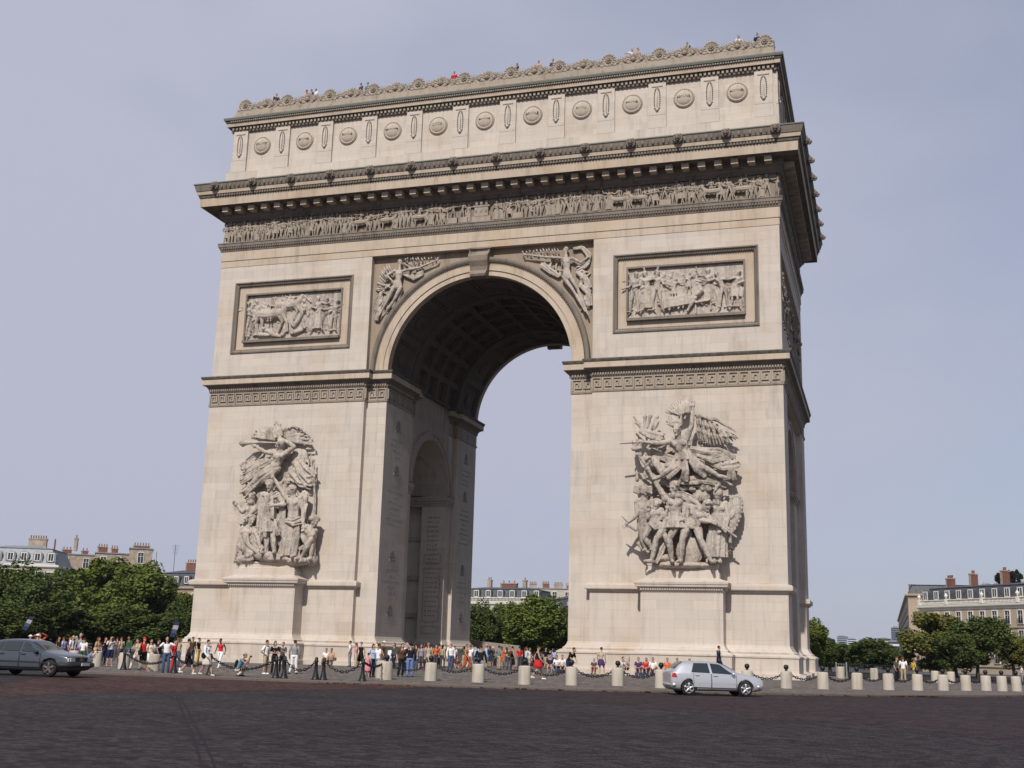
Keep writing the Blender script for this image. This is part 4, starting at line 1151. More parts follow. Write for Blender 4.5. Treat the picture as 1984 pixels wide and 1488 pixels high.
pz = zmap(360, 440, 420 / 1562); rr_ = np.random.default_rng(11)
mb = MB()
def stand(f, zx, ztop, zbot, w, **kw):
    a, b = f(zx, ztop, w), f(zx, zbot, w); return relief_person(mb, b[0], b[2], (a[2] - b[2]) * 1.1, -w, rr_, **kw)
Yr = -.34
mb.box(-19.85, -11.4, .34, .44, 24.95, 28.9)
for zx, t, b, w in ((460, 560, 795, Yr), (492, 575, 795, Yr + .05), (905, 590, 755, Yr), (945, 520, 752, Yr + .12), (1005, 530, 760, Yr), (1062, 545, 752, Yr + .08), (980, 540, 750, Yr - .1), (870, 600, 750, Yr - .05), (1095, 560, 750, Yr - .05)):
    stand(pz, zx, t, b, w, skirt=(zx > 890 and zx < 960))
for zx, t, b in ((520, 545, 780), (640, 520, 700), (680, 540, 760), (820, 520, 700), (860, 540, 740), (1030, 540, 752), (550, 560, 700)): stand(pz, zx, t, b, Yr - .1)
p = pz(610, 770, Yr); horse(mb, p[0], p[2], 3.3, .3, 1)
p = pz(588, 690, Yr + .15); relief_person(mb, p[0], p[2], 1.95, .2, rr_, seat=True, arms=(0, 4))
p = pz(735, 640, Yr); horse(mb, p[0], p[2] - .4, 2.6, .38, 1)
p = pz(740, 610, Yr); relief_person(mb, p[0], p[2], 1.5, .34, rr_, arms=(2, 3))
for zx, zy, zx2, zy2 in ((500, 775, 610, 780), (600, 770, 690, 790), (700, 790, 720, 690), (760, 770, 850, 740), (780, 720, 850, 610), (640, 760, 560, 745)):
    a, b = pz(zx, zy, Yr + .1), pz(zx2, zy2, Yr + .12); mb.tube([a, a * .7 + b * .3, a * .4 + b * .6, b], [.1, .2, .17, .1], 8)
    mb.ellipsoid(b + (.1, -.1, .12), (.14, .14, .16)); mb.tube([a, a + (rr_.uniform(-.5, .5), -.1, .3)], [.09, .06], 6)
for k in range(12):
    q = pz(680 + 30 * k, 500 + 8 * math.sin(k), Yr - .05); mb.tube([q, q + (.05, 0, -.5)], [.05, .04], 5)
    if k % 2: mb.ellipsoid(q + (.1, 0, -.2), (.14, .1, .17))
mb.tube([pz(840, 480, Yr), pz(900, 540, Yr + .1)], .07, 5)
panelL = finish_relief(mb, 'battle_relief', arch, .04); panelL['label'] = 'relief of a rider, fallen soldiers and standing officers'
pz = zmap(1080, 380, 540 / 1674); mb = MB()
mb.box(11.5, 19.95, .34, .44, 24.95, 28.9)
for zx, t, b, w in ((463, 478, 705, Yr + .1), (512, 490, 700, Yr - .02), (545, 470, 692, Yr + .1), (598, 465, 692, Yr + .05), (908, 455, 655, Yr), (1000, 470, 672, Yr + .15), (940, 480, 660, Yr - .05), (1068, 465, 670, Yr + .1), (1098, 480, 668, Yr + .02), (1035, 500, 672, Yr - .04), (490, 480, 690, Yr - .08), (640, 480, 640, Yr - .08), (870, 470, 620, Yr - .08), (750, 480, 600, Yr - .1), (830, 490, 610, Yr - .1), (665, 490, 640, Yr - .1)):
    stand(pz, zx, t, b, w, **({'lean': -.2} if zx == 1000 else {}))
for zx, t, b in ((700, 505, 625), (790, 470, 580)): stand(pz, zx, t, b, Yr + .1, seat=False, skirt=True)
a, b = pz(640, 625, Yr + .15), pz(800, 595, Yr + .15); mb.obox((a + b) / 2 - (0, 0, .3), (b - a) / 2, (0, .2, 0), (0, 0, .38))
for k in range(9):
    f = k / 8; q = a + (b - a) * f; mb.tube([q, q + (.06 * math.sin(k), -.03, -.4), q + (.1 * math.sin(k * 2), -.05, -.85 + .12 * (k % 2))], [.1, .13, .11], 6, .6)
mb.tube([pz(800, 620, Yr + .2), pz(850, 580, Yr + .2), pz(870, 570, Yr + .2)], [.12, .2, .14], 8); mb.ellipsoid(pz(862, 565, Yr + .25), (.17, .17, .2))
mb.tube([pz(780, 690, Yr + .2), pz(830, 610, Yr + .25)], [.1, .14], 7)
a, b = pz(830, 640, Yr + .1), pz(920, 625, Yr + .1); mb.obox((a + b) / 2, (b - a) / 2, (0, .2, 0), (0, 0, .08)); mb.tube([a, a - (0, 0, .8)], .07, 6); mb.tube([b, b - (0, 0, .7)], .07, 6)
mb.tube([pz(610, 650, Yr + .1), pz(700, 655, Yr + .15)], .1, 6)
panelR = finish_relief(mb, 'scene_relief', arch, .04); panelR['label'] = 'relief of standing men round a draped table'

# spandrels
sz = zmap(660, 440, 520 / 1842)
mb = MB(); W0 = -.30
def sj(d): return jmap(sz, {k: ((*v, W0 + .18) if k not in ('look', 'toeL', 'toeR') else v) for k, v in d.items()})
J = sj(dict(hd=(408, 243), shL=(372, 300), shR=(436, 298), elL=(318, 335), haL=(358, 372), elR=(540, 278), haR=(650, 232), hpL=(368, 408), hpR=(412, 415), knL=(322, 500), ftL=(268, 600), knR=(365, 505), ftR=(305, 590), toeL=(-.5, -.2, -.8), toeR=(-.5, -.2, -.8), look=(.8, -.5, 0)))
figure(mb, J, 1.9)
feathers(mb, [sz(445, 235, W0), sz(560, 240, W0), sz(670, 222, W0)], [sz(450, 212, W0), sz(540, 208, W0), sz(680, 210, W0)], 12, .09)
feathers(mb, [sz(350, 310, W0), sz(320, 360, W0), sz(290, 430, W0)], [sz(330, 250, W0), sz(275, 300, W0), sz(245, 430, W0)], 12, .1)
cloth(mb, [[sz(440, 330, W0), sz(500, 350, W0), sz(560, 320, W0)], [sz(330, 470, W0), sz(270, 540, W0), sz(240, 640, W0)], [sz(420, 430, W0), sz(380, 500, W0)], [sz(290, 440, W0), sz(250, 500, W0), sz(240, 570, W0)]], .35, .07, SR, 5)
rough(mb, sz, 255, 330, 330, 650, W0 - .12, 16, SR, 70, .1); rough(mb, sz, 450, 560, 250, 345, W0 - .12, 12, SR, 60, .09)
finish_relief(mb, 'spandrel_victory', sp, .035)
mb = MB()
J = sj(dict(hd=(1545, 158), shL=(1505, 212), shR=(1592, 214), elL=(1400, 205), haL=(1275, 190), elR=(1650, 245), haR=(1690, 212), hpL=(1530, 345), hpR=(1578, 342), knL=(1600, 440), ftL=(1668, 560), knR=(1628, 430), ftR=(1692, 585), toeL=(.4, -.3, -.8), toeR=(.4, -.3, -.8), look=(-.8, -.5, 0)))
figure(mb, J, 1.95)
feathers(mb, [sz(1500, 185, W0), sz(1400, 185, W0), sz(1260, 185, W0)], [sz(1490, 145, W0), sz(1380, 150, W0), sz(1250, 168, W0)], 12, .09)
cloth(mb, [[sz(1600, 150, W0), sz(1660, 140, W0), sz(1705, 190, W0), sz(1690, 260, W0), sz(1620, 290, W0)], [sz(1620, 310, W0), sz(1680, 350, W0), sz(1705, 420, W0)], [sz(1650, 400, W0), sz(1700, 450, W0), sz(1708, 540, W0)], [sz(1500, 340, W0), sz(1440, 300, W0), sz(1380, 250, W0)]], .35, .08, SR, 5)
rough(mb, sz, 1640, 1710, 300, 560, W0 - .12, 20, SR, 70, .1); rough(mb, sz, 1400, 1520, 220, 330, W0 - .12, 12, SR, 60, .09)
finish_relief(mb, 'spandrel_victory', sp, .035)

# frieze procession
fr_rng = np.random.default_rng(21)
mb = MB(); x = -22.2
while x < 21.85:
    if abs(x - .1) < 1.0:
        x += .25; continue
    k = fr_rng.random()
    if k < .1 and 3 < abs(x) < 20.5:
        horse(mb, x + .5, 33.5, 1.7, -.02, 1 if x < 0 else -1); relief_person(mb, x + .45, 34.0, 1.25, -.12, fr_rng, stride=.15); x += 1.1
    elif k < .16 and abs(x) < 20.8:
        mb.obox((x + .35, -.02, 33.75), (.42, 0, 0), (0, .16, 0), (0, 0, .22)); relief_person(mb, x + .3, 33.9, 1.3, -.06, fr_rng); x += .75
    else:
        relief_person(mb, x, 33.47, fr_rng.uniform(1.62, 1.86), fr_rng.uniform(-.08, .06), fr_rng)
        if fr_rng.random() < .45: mb.tube([(x + .2, .0, 33.5), (x + .2 + fr_rng.uniform(-.5, .5), -.05, 35.3)], .03, 5)
        x += fr_rng.uniform(.26, .40)
# the altar in the middle
mb.box(-.72, .82, -.12, .1, 33.47, 33.95); mb.box(-.5, .6, -.14, .1, 33.95, 34.7); mb.box(-.62, .72, -.18, .1, 34.7, 34.82)
for q in (-.35, .05, .45): mb.ellipsoid((q, -.1, 35.0), (.14, .12, .22)); mb.ellipsoid((q, -.12, 34.4), (.1, .1, .2))
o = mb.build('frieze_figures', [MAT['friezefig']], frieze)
mb = MB(); y = .2
while y < DY - .2:
    q = MB(); relief_person(q, 0, 33.47, fr_rng.uniform(1.62, 1.86), 0, fr_rng)
    V = np.concatenate(q.V); q.V = [np.stack([HX - V[:, 1] - .05, y + V[:, 0], V[:, 2]], 1)]; mb.merge(q); y += fr_rng.uniform(.34, .5)
mb.build('frieze_figures', [MAT['friezefig']], frieze)
mb = MB(); y = 1.6
while y < DY - 1.4:
    q = MB(); relief_person(q, 0, 24.3, fr_rng.uniform(3.2, 4.6), 0, fr_rng)
    V = np.concatenate(q.V); q.V = [np.stack([HX - .28 - V[:, 1], y + V[:, 0], V[:, 2]], 1)]; mb.merge(q); y += fr_rng.uniform(.7, 1.1)
mb.build('end_relief', [MAT['frieze']], arch)
# ================================================================== ground
CX, CY, RI = 0.0, DY / 2, 40.9       # centre and radius of the round island
ZR, ZK = -.35, -.22                  # road level, top of kerb
def sstep(t):
    t = min(1, max(0, t)); return t * t * (3 - 2 * t)
def tilt(x, y):
    """the carriageway is crowned on one side of the square"""
    r = math.hypot(x - CX, y - CY)
    return .22 * sstep((6 - x) / 10) * sstep((r - 41) / 9) * (1 - sstep((r - 70) / 30))
def road_z(x, y): return ZR + tilt(x, y)
def ground_z(x, y):
    r = math.hypot(x - CX, y - CY)
    if r > RI: return road_z(x, y)
    k = ZK + tilt(x, y)
    f = sstep((RI - .35 - r) / 18.0)
    return k + (0 - k) * f
def on_ground(px, py):
    """where the sight line through a picture point meets the ground"""
    v = ray(px, py); t0, t1 = 20.0, 400.0
    g = lambda t: (CAM + v * t)[2] - ground_z(*(CAM + v * t)[:2])
    if g(t1) > 0: return None
    lo, hi = t0, t1
    t = t0
    while t < t1:
        if g(t) <= 0: hi = t; break
        lo = t; t += .5
    for _ in range(30):
        m = (lo + hi) / 2
        if g(m) > 0: lo = m
        else: hi = m
    p = CAM + v * hi
    return np.array((p[0], p[1], ground_z(p[0], p[1])))

def road_mat(name, dark, light, warm=False):
    t = NT(name)
    c = t.n('ShaderNodeTexCoord')
    wv = t.n('ShaderNodeTexNoise'); wv.inputs['Scale'].default_value = .35; wv.inputs['Detail'].default_value = 1
    t.l(c.outputs['Object'], wv.inputs['Vector'])
    sc = t.n('ShaderNodeVectorMath', operation='SCALE'); sc.inputs['Scale'].default_value = 1.4; t.l(wv.outputs['Color'], sc.inputs[0])
    ad = t.n('ShaderNodeVectorMath', operation='ADD'); t.l(c.outputs['Object'], ad.inputs[0]); t.l(sc.outputs[0], ad.inputs[1])
    br = t.n('ShaderNodeTexBrick'); t.l(ad.outputs[0], br.inputs['Vector'])
    br.inputs['Scale'].default_value = 1; br.inputs['Brick Width'].default_value = .24; br.inputs['Row Height'].default_value = .16
    br.inputs['Mortar Size'].default_value = .013; br.inputs['Mortar Smooth'].default_value = .5
    br.inputs['Color1'].default_value = (.45, .45, .45, 1); br.inputs['Color2'].default_value = (1.6, 1.56, 1.55, 1); br.inputs['Mortar'].default_value = (.35, .33, .33, 1)
    o = t.coord()
    big = t.mix(.5, t.noise(t.coord((.12, .5, .3)), .55, 5, .6), t.noise(t.coord((1, 1, 1)), .35, 6, .7))
    col = t.ramp(big, [(.32, dark), (.68, light)])
    fine = t.noise(o, 22, 3, .8)
    col = t.mix(t.ramp(fine, [(.48, (0, 0, 0)), (.70, (.55,) * 3)]), col, tuple(c * 2.4 for c in light))
    col = t.mix(1.0, col, br.outputs['Color'], 'MULTIPLY')
    t.base(col)
    hm = t.mix(.5, br.outputs['Fac'], fine)
    inv = t.n('ShaderNodeInvert'); t.l(hm, inv.inputs['Color'])
    t.bump(inv.outputs['Color'], .22, .015)
    return t.set(.85, 0, .15)

MAT['setts'] = road_mat('granite setts', (.0145, .0118, .0128), (.037, .0302, .0315))
MAT['redsetts'] = road_mat('reddish setts', (.030, .0165, .0150), (.062, .0335, .0285))
MAT['island'] = road_mat('island paving', (.095, .083, .076), (.145, .128, .116))
MAT['kerb'] = stone('granite kerb', (.125, .102, .088), (.11, .075, .06), (.05, .044, .04), course=(1.1, 9), joint=.35, bump=.4)
MAT['earth'] = simple('far street asphalt', (.075, .072, .072), .9, scale=.3)

g = MB(); n = 96; a = np.arange(n) * 2 * PI / n
g.loft([np.stack([CX + r * np.cos(a), CY + r * np.sin(a), np.full(n, ZR - .004)], -1) for r in (99, 400, 6000)], True, False)
structure(g.build('ground', [MAT['earth']]))
def polar(name, radii, zf, mat, n=180, smooth=True, dz=0.0):
    m = MB(); m.smooth = smooth; a = np.arange(n) * 2 * PI / n; rings = []
    for r in radii:
        X = CX + r * np.cos(a); Y = CY + r * np.sin(a)
        rings.append(np.stack([X, Y, [zf(x, y) + dz for x, y in zip(X, Y)]], -1))
    m.loft(rings, True, False)
    return structure(m.build(name, [mat]))
polar('road', [RI - .02] + list(np.linspace(42, 104, 40)), road_z, MAT['setts'])
# reddish lanes along the kerb
def road_pt(px, py):
    v = ray(px, py); z = ZR
    for _ in range(8):
        p = CAM + v * (z - CAM[2]) / v[2]; z = road_z(p[0], p[1])
    return (p[0], p[1])
MAT['purplesetts'] = road_mat('purplish setts', (.0175, .0120, .0130), (.040, .0275, .0285))
def lane(low, k0, k1, mat='redsetts'):
    """strip between a drawn edge and the kerb line"""
    n = 48; t = np.linspace(0, 1, n); L = np.array(low); tt = np.linspace(0, 1, len(L))
    lo = np.stack([np.interp(t, tt, L[:, 0]), np.interp(t, tt, L[:, 1])], 1)
    a0 = math.atan2(k0[1] - CY, k0[0] - CX); a1 = math.atan2(k1[1] - CY, k1[0] - CX)
    q = a0 + (a1 - a0) * t
    hi = np.stack([CX + (RI + .03) * np.cos(q), CY + (RI + .03) * np.sin(q)], 1)
    rows = []
    for f in np.linspace(0, 1, 9):
        P = lo + (hi - lo) * f
        rows.append([(x, y, road_z(x, y) + .006) for x, y in P])
    m = MB(); m.smooth = True; m.loft(rows, False); structure(m.build('red_lane', [MAT[mat]]))
lane([road_pt(*q) for q in ((-260, 1362), (0, 1349), (160, 1343), (350, 1339.5), (560, 1337), (760, 1334.5), (830, 1332.5))], road_pt(-200, 1300), road_pt(840, 1331))
lane([road_pt(*q) for q in ((885, 1336), (1000, 1343), (1100, 1352), (1300, 1377), (1500, 1393), (1700, 1405), (1984, 1441), (2150, 1468))], road_pt(880, 1334), road_pt(2300, 1350), 'purplesetts')
def ring_at(r, dz, n=240):
    a = np.arange(n) * 2 * PI / n; X = CX + r * np.cos(a); Y = CY + r * np.sin(a)
    return np.stack([X, Y, [tilt(x, y) + dz for x, y in zip(X, Y)]], -1)
k = MB(); k.loft([ring_at(RI, ZR - .1), ring_at(RI, ZK - .03), ring_at(RI - .03, ZK), ring_at(RI - .35, ZK)], True, False)
structure(k.build('kerb', [MAT['kerb']]))
ii = polar('island_pavement', [10] + list(np.linspace(RI - 19, RI - 1, 16)) + [RI - .35], ground_z, MAT['island'], 200)
cap = MB(); a = np.arange(200) * 2 * PI / 200
cap.add([(CX + 10 * math.cos(q), CY + 10 * math.sin(q), 0) for q in a], [list(range(200))])
structure(cap.build('island_centre_pavement', [MAT['island']]))
# the seam of a resurfacing cut
s = MB()
for dx in (0, 22):
    L = [road_pt(px + dx * f, py) for px, py, f in ((340, 1343, .25), (352, 1375, .5), (366, 1410, .7), (380, 1445, .9), (392, 1488, 1.15), (402, 1530, 1.4))]
    L = np.array(L)
    for p, q in zip(L[:-1], L[1:]):
        t = (q - p) / np.linalg.norm(q - p); nn = np.array((-t[1], t[0])) * .022
        s.add([(*c, road_z(*c) + .005) for c in (p - nn, p + nn, q + nn, q - nn)], [[(0, 1, 2, 3)]])
structure(s.build('road_seam', [simple('tar seam', (.005, .0045, .005), .8)]))

# dead leaves and dirt swept against the kerb
lt = MB(); lr = np.random.default_rng(9)
def litter(px0, px1, n, sp_):
    for _ in range(n):
        q = road_pt(lr.uniform(px0, px1), 1345); an = math.atan2(q[1] - CY, q[0] - CX); r_ = RI + .02 + abs(lr.normal(0, sp_)); c = np.array((CX + r_ * math.cos(an), CY + r_ * math.sin(an)))
        z = road_z(*c) + .012; a_ = lr.uniform(0, 6.3); s_ = lr.uniform(.03, .09); u = s_ * np.array((math.cos(a_), math.sin(a_), lr.uniform(-.1, .5))); v = s_ * .6 * np.array((-math.sin(a_), math.cos(a_), lr.uniform(-.1, .5)))
        c3 = np.array((*c, z + s_ * .3)); lt.add([c3 - u, c3 + v, c3 + u, c3 - v], [[(0, 1, 2, 3)]])
litter(1640, 1712, 420, .16); litter(900, 1984, 260, .12); litter(200, 900, 150, .12)
for px_ in (912, 975, 1022, 1105, 1196, 1275, 1545, 1580): litter(px_ - 3, px_ + 3, 26, .06)
o_ = lt.build('leaf_litter', [simple('dead leaves', (.075, .032, .018), .9, var=.5)]); o_['kind'] = 'stuff'
# ================================================================== bollards, chains, fences
MAT['drum'] = stone('bollard stone', (.46, .41, .345), (.40, .32, .23), (.16, .14, .115), course=(9, 9), joint=1, grime=.7, tan_amt=.7, world=True)
MAT['iron'] = simple('black painted iron', (.018, .018, .02), .45, .3, .4, .3)
def lathe_mesh(name, prof, mat, n=20, sm=True):
    m = MB(); m.smooth = sm; m.lathe(prof, n=n); return m.mesh(name, [mat])
DRUM = lathe_mesh('stone_bollard', [(.31, -.05), (.31, .0), (.30, .4), (.29, .80), (.27, .85), (.22, .875), (.02, .88)], MAT['drum'], 24)
IRON = lathe_mesh('iron_bollard', [(.2, -.03), (.2, .04), (.17, .07), (.165, .1), (.12, .25), (.085, .45), (.075, .8), (.1, .83), (.1, .87), (.075, .9), (.09, .96), (.05, 1.03), (.01, 1.05)], MAT['iron'], 16)
BALLP = lathe_mesh('chain_post', [(.13, -.03), (.13, .1), (.08, .14), (.07, .78), (.11, .80), (.11, .88), (.06, .9), (.05, .93), (.1, .97), (.135, 1.05), (.13, 1.12), (.09, 1.18), (.01, 1.2)], MAT['iron'], 16)
def place(me, name, loc, label, cat, group=None):
    o = bpy.data.objects.new(name, me); COL.objects.link(o); o.location = loc
    return tag(o, label, cat, group)

def ordinal(i): return ['first', 'second', 'third', 'fourth', 'fifth', 'sixth', 'seventh', 'eighth', 'ninth', 'tenth', 'eleventh', 'twelfth', 'thirteenth'][i]
DRUMS = [(186, 1291, 'pale stone drum bollard just ahead of the grey saloon bonnet'), (239, 1296, 'pale stone drum bollard behind a thin black iron post, near the tour group'),
         (297, 1300, 'pale stone drum bollard between the red capped woman and the man holding papers'),
         (141, 1290, 'pale stone drum bollard half hidden behind the grey saloon windscreen'),
         (739, 1314, 'pale stone drum bollard beside the girl in a flowered dress'), (748, 1317, 'pale stone drum bollard under a black ball post beside the girl in a flowered dress'),
         (834, 1319, 'pale stone drum bollard in front of the person in a beige coat'), (926, 1322, 'pale stone drum bollard hiding the legs of the man in a black jacket'),
         (1016, 1326, 'pale stone drum bollard left of the woman in a red skirt'), (1107, 1327.5, 'pale stone drum bollard in front of the big man in black'),
         (1197, 1328.5, 'pale stone drum bollard beside the man in a white cap'), (1281, 1333, 'pale stone drum bollard half hidden behind the tail of the silver hatchback'),
         (1448, 1332, 'pale stone drum bollard half hidden behind the bonnet of the silver hatchback'), (1524, 1333.5, 'pale stone drum bollard with a dark stain, next to the front of the silver hatchback'),
         (1595, 1335, 'pale stone drum bollard in front of the right corner of the arch base'), (1661, 1335.5, 'pale stone drum bollard in front of the dark railing'),
         (1722, 1336.5, 'pale stone drum bollard left of the man in a white shirt seen from behind'), (1778, 1337.5, 'pale stone drum bollard in front of the person in yellow'),
         (1828, 1337.8, 'first pale stone drum bollard to the right of the person in yellow'), (1872, 1338, 'second pale stone drum bollard to the right of the person in yellow'),
         (1911, 1338.2, 'third pale stone drum bollard to the right of the person in yellow'), (1942, 1338.8, 'second pale stone drum bollard in from the right edge of the photo'), (1970, 1339.2, 'pale stone drum bollard nearest the right edge of the photo')]
drum_pos = []
for px, py, lab in DRUMS:
    p = on_ground(px, py); drum_pos.append(p)
    o = place(DRUM, 'stone_bollard', p, lab, 'bollard', 'stone drum bollards round the island'); o.rotation_euler = (R(RNG.uniform(-1, 1)), R(RNG.uniform(-1, 1)), RNG.uniform(0, 6))
for px, py, lab in ((1629, 1317, 'small far stone drum bollard by the pale barrier frame'), (1694, 1319.5, 'small far stone drum bollard in front of the dark railing'), (1812, 1322, 'small far stone drum bollard in the gap right of the person in yellow'),
               (1843, 1324, 'small far stone drum bollard under the bushy tree before the corner building')):
    v = ray(px, py); t = (-.12 - CAM[2]) / v[2]; p = CAM + v * t
    o = place(DRUM, 'stone_bollard', (p[0], p[1], ground_z(p[0], p[1])), lab, 'bollard', 'stone drum bollards round the island')
# black posts with a ball, just inside the stone drums
posts = []
POSTS = [(748, 'by the girl in a flowered dress'), (834, 'above the drum before the beige coat'), (926, 'behind the drum of the man in a black jacket'), (1016, 'left of the woman in a red skirt'),
         (1107, 'beside the big man in black'), (1197, 'beside the man in a white cap'), (1281, 'behind the tail of the silver hatchback'), (1448, 'above the bonnet of the silver hatchback'), (1524, 'right of the silver hatchback front'),
         (1595, 'before the right corner of the arch base'), (1661, 'before the dark railing'), (1722, 'left of the man in a white shirt'), (1778, 'before the person in yellow'), (1828, 'first right of the person in yellow'),
         (1872, 'second right of the person in yellow'), (1911, 'third right of the person in yellow'), (1942, 'second from the right edge'), (1970, 'nearest the right edge')]
pd = {round(d[0]): p for d, p in zip(DRUMS, drum_pos)}
for px, lab in POSTS:
    p = pd[px]; c = np.array((p[0] - CAM[0], p[1] - CAM[1])); c /= np.linalg.norm(c); q = p[:2] + c * .62
    q = np.array((q[0], q[1], ground_z(*q))); posts.append(q)
    place(BALLP, 'chain_post', q, 'black ball topped chain post ' + lab, 'chain post', 'black ball topped chain posts')
IR = [(239, 1297.5, 'in front of a stone drum near the tour group'), (337, 1304, 'behind the legs of the man holding papers'), (406, 1308, 'right behind the woman in a beige skirt'), (534, 1314, 'right of the woman in black'),
      (550, 1314.5, 'left of the man in grey jacket and white trousers'), (611, 1317, 'left of the close pair before two sitting people'), (626, 1317.5, 'right of the close pair before two sitting people'), (702, 1320, 'in front of the woman in a black dress')]
irons = []
for px, py, lab in IR:
    p = on_ground(px, py); irons.append(p)
    place(IRON, 'iron_bollard', p, 'slim black iron bollard ' + lab, 'bollard', 'slim black iron bollards')

def link_mesh():
    m = MB(); m.smooth = True
    n = 10; a = np.arange(n) * 2 * PI / n
    P = np.stack([.1 * np.cos(a), np.zeros(n), .055 * np.sin(a)], -1)
    b = np.arange(5) * 2 * PI / 5; r = .022
    rings = []
    for i in range(n):
        t = P[(i + 1) % n] - P[i - 1]; t /= np.linalg.norm(t); u = np.cross(t, (0, 1, 0))
        rings.append(P[i] + r * (np.cos(b)[:, None] * u + np.sin(b)[:, None] * np.array((0, 1, 0))))
    rings.append(rings[0]); m.loft(rings, True, False)
    return np.concatenate(m.V), m.F
LV, LF = link_mesh()
def chain(p, q, hp, hq, sag, label):
    p = np.array(p) + (0, 0, hp); q = np.array(q) + (0, 0, hq); L = np.linalg.norm(q - p); m = MB(); m.smooth = True
    k = max(6, int(L * 1.08 / .145)); 
    for i in range(k):
        f = (i + .5) / k; c = p + (q - p) * f - np.array((0, 0, 4 * sag * f * (1 - f)))
        t = (q - p) - np.array((0, 0, 4 * sag * (1 - 2 * f))); t /= np.linalg.norm(t)
        s1 = np.cross(t, (0, 0, 1)); s1 /= np.linalg.norm(s1); s2 = np.cross(s1, t)
        if i % 2: s1, s2 = s2, s1
        m.add(LV @ np.stack([t, s1, s2]) + c, LF)
    o = m.build('chain', [MAT['iron']]); tag(o, label, 'chain', 'black chains slung between the posts')
CH = ['left of the person in a beige coat', 'before the man in white shirt and jeans', 'before the woman in an orange shirt', 'behind the woman in a red skirt', 'before the seated pair in white and blue',
      'before the people sitting left of the silver hatchback', None, 'ahead of the silver hatchback', 'before the right corner of the arch base', 'before the pale barrier frame', 'before the dark railing', 'in front of the man in a white shirt',
      'first right of the person in yellow', 'second right of the person in yellow', 'third right of the person in yellow', None, 'nearest the right edge']
for i, (p, q) in enumerate(zip(posts[:-1], posts[1:])):
    if i == 6: continue
    lab = CH[i] or 'fourth right of the person in yellow'
    chain(p, q, .84, .84, .40 * min(1, np.linalg.norm(q - p) / 3.0) + .08, 'black iron chain between ball posts ' + lab)
for p, q, sg, lab in ((irons[1], irons[2], .5, 'behind the woman in a beige skirt'), (irons[2], irons[3], .55, 'behind the crouching photographer'), (irons[4], irons[5], .5, 'behind the man in white trousers'), (irons[6], irons[7], .5, 'before the two people sitting on the base'), (irons[0], irons[1], .5, 'behind the tour group'), (irons[7], posts[0], .25, 'behind the girl in a flowered dress')):
    chain(p, q, .9, .9, sg, 'black iron chain between slim bollards ' + lab)

# dark railing and pale barrier on the far side of the island
def far_ground(px, py, z=-.1):
    v = ray(px, py); return CAM + v * (z - CAM[2]) / v[2]
def railing(name, a, b, h, bar, mat, label, gap=.13):
    a = np.array(a); b = np.array(b); L = np.linalg.norm(b - a); t = (b - a) / L
    r = empty(name, a); tag(r, label, 'barrier')
    for z in (.12, h):
        m = MB(); m.obox((b - a) / 2 + (0, 0, z), (b - a) / 2, np.cross(t, (0, 0, 1)) * bar, (0, 0, bar)); m.build('rail', [mat], r)
    m = MB(); k = int(L / gap)
    for i in range(k + 1): m.tube([(b - a) * i / k + (0, 0, .0), (b - a) * i / k + (0, 0, h)], bar * .7, 5)
    m.build('bars', [mat], r)
    for f in np.linspace(0, 1, max(2, int(L / 2.2) + 1)):
        m = MB(); m.tube([(b - a) * f + (0, 0, -.1), (b - a) * f + (0, 0, h + .1)], bar * 1.8, 6); m.build('post', [mat], r)
pale_metal = simple('galvanised metal', (.42, .43, .43), .4, .6)
a_, b_ = far_ground(1645, 1315), far_ground(1738, 1318)
railing('iron_railing', a_, b_, 1.15, .022, MAT['iron'], 'long dark iron railing across the far edge of the island, right of the arch')
a_, b_ = far_ground(1621, 1314), far_ground(1641, 1315)
railing('crowd_barrier', a_, b_, 1.15, .03, pale_metal, 'short pale metal crowd barrier at the end of the dark railing', .3)
# sloping concrete wall of the underpass stairs, seen through the arch
m = MB(); A = on_y(905, 1236, 25); B = on_y(1006, 1251, 26)
m.add([(A[0] - 2, 25, -.1), (B[0], 26, -.1), (B[0], 26, B[2]), (A[0] - 2, 25, A[2]), (A[0] - 2, 25.5, -.1), (B[0], 26.5, -.1), (B[0], 26.5, B[2]), (A[0] - 2, 25.5, A[2])], [[(0, 1, 2, 3), (5, 4, 7, 6), (3, 2, 6, 7), (1, 5, 6, 2), (4, 0, 3, 7)]])
o = m.build('concrete_wall', [simple('grey brown concrete', (.26, .22, .19), .9)])
tag(o, 'low sloping grey concrete wall seen through the main arch behind the crowd', 'wall')
# ================================================================== cars
def paint(name, c):
    t = NT(name); t.base(c); t.set(.32, .55, .5); t.b.inputs['Coat Weight'].default_value = .6; t.b.inputs['Coat Roughness'].default_value = .08; return t.m
MAT['silver'] = paint('silver paint', (.58, .585, .61)); MAT['bluegrey'] = paint('blue grey paint', (.085, .096, .115))
MAT['rubber'] = simple('tyre rubber', (.016, .016, .017), .85); MAT['plastic'] = simple('black plastic trim', (.02, .02, .022), .6)
MAT['alloy'] = simple('alloy wheel', (.48, .48, .49), .35, .7); MAT['dullalloy'] = simple('dusty wheel', (.11, .085, .08), .6, .2)
_g = NT('car glass'); _g.base((.025, .032, .034)); MAT['glass'] = _g.set(.06, 0, .7)
MAT['redlamp'] = simple('red lamp glass', (.35, .02, .02), .2, 0, .6); MAT['amber'] = simple('amber lamp glass', (.6, .3, .08), .2, 0, .6)
_g = NT('headlamp glass'); _g.base((.55, .57, .56)); MAT['lamp'] = _g.set(.12, .3, .8)
MAT['plate'] = simple('white number plate', (.7, .7, .68), .5)

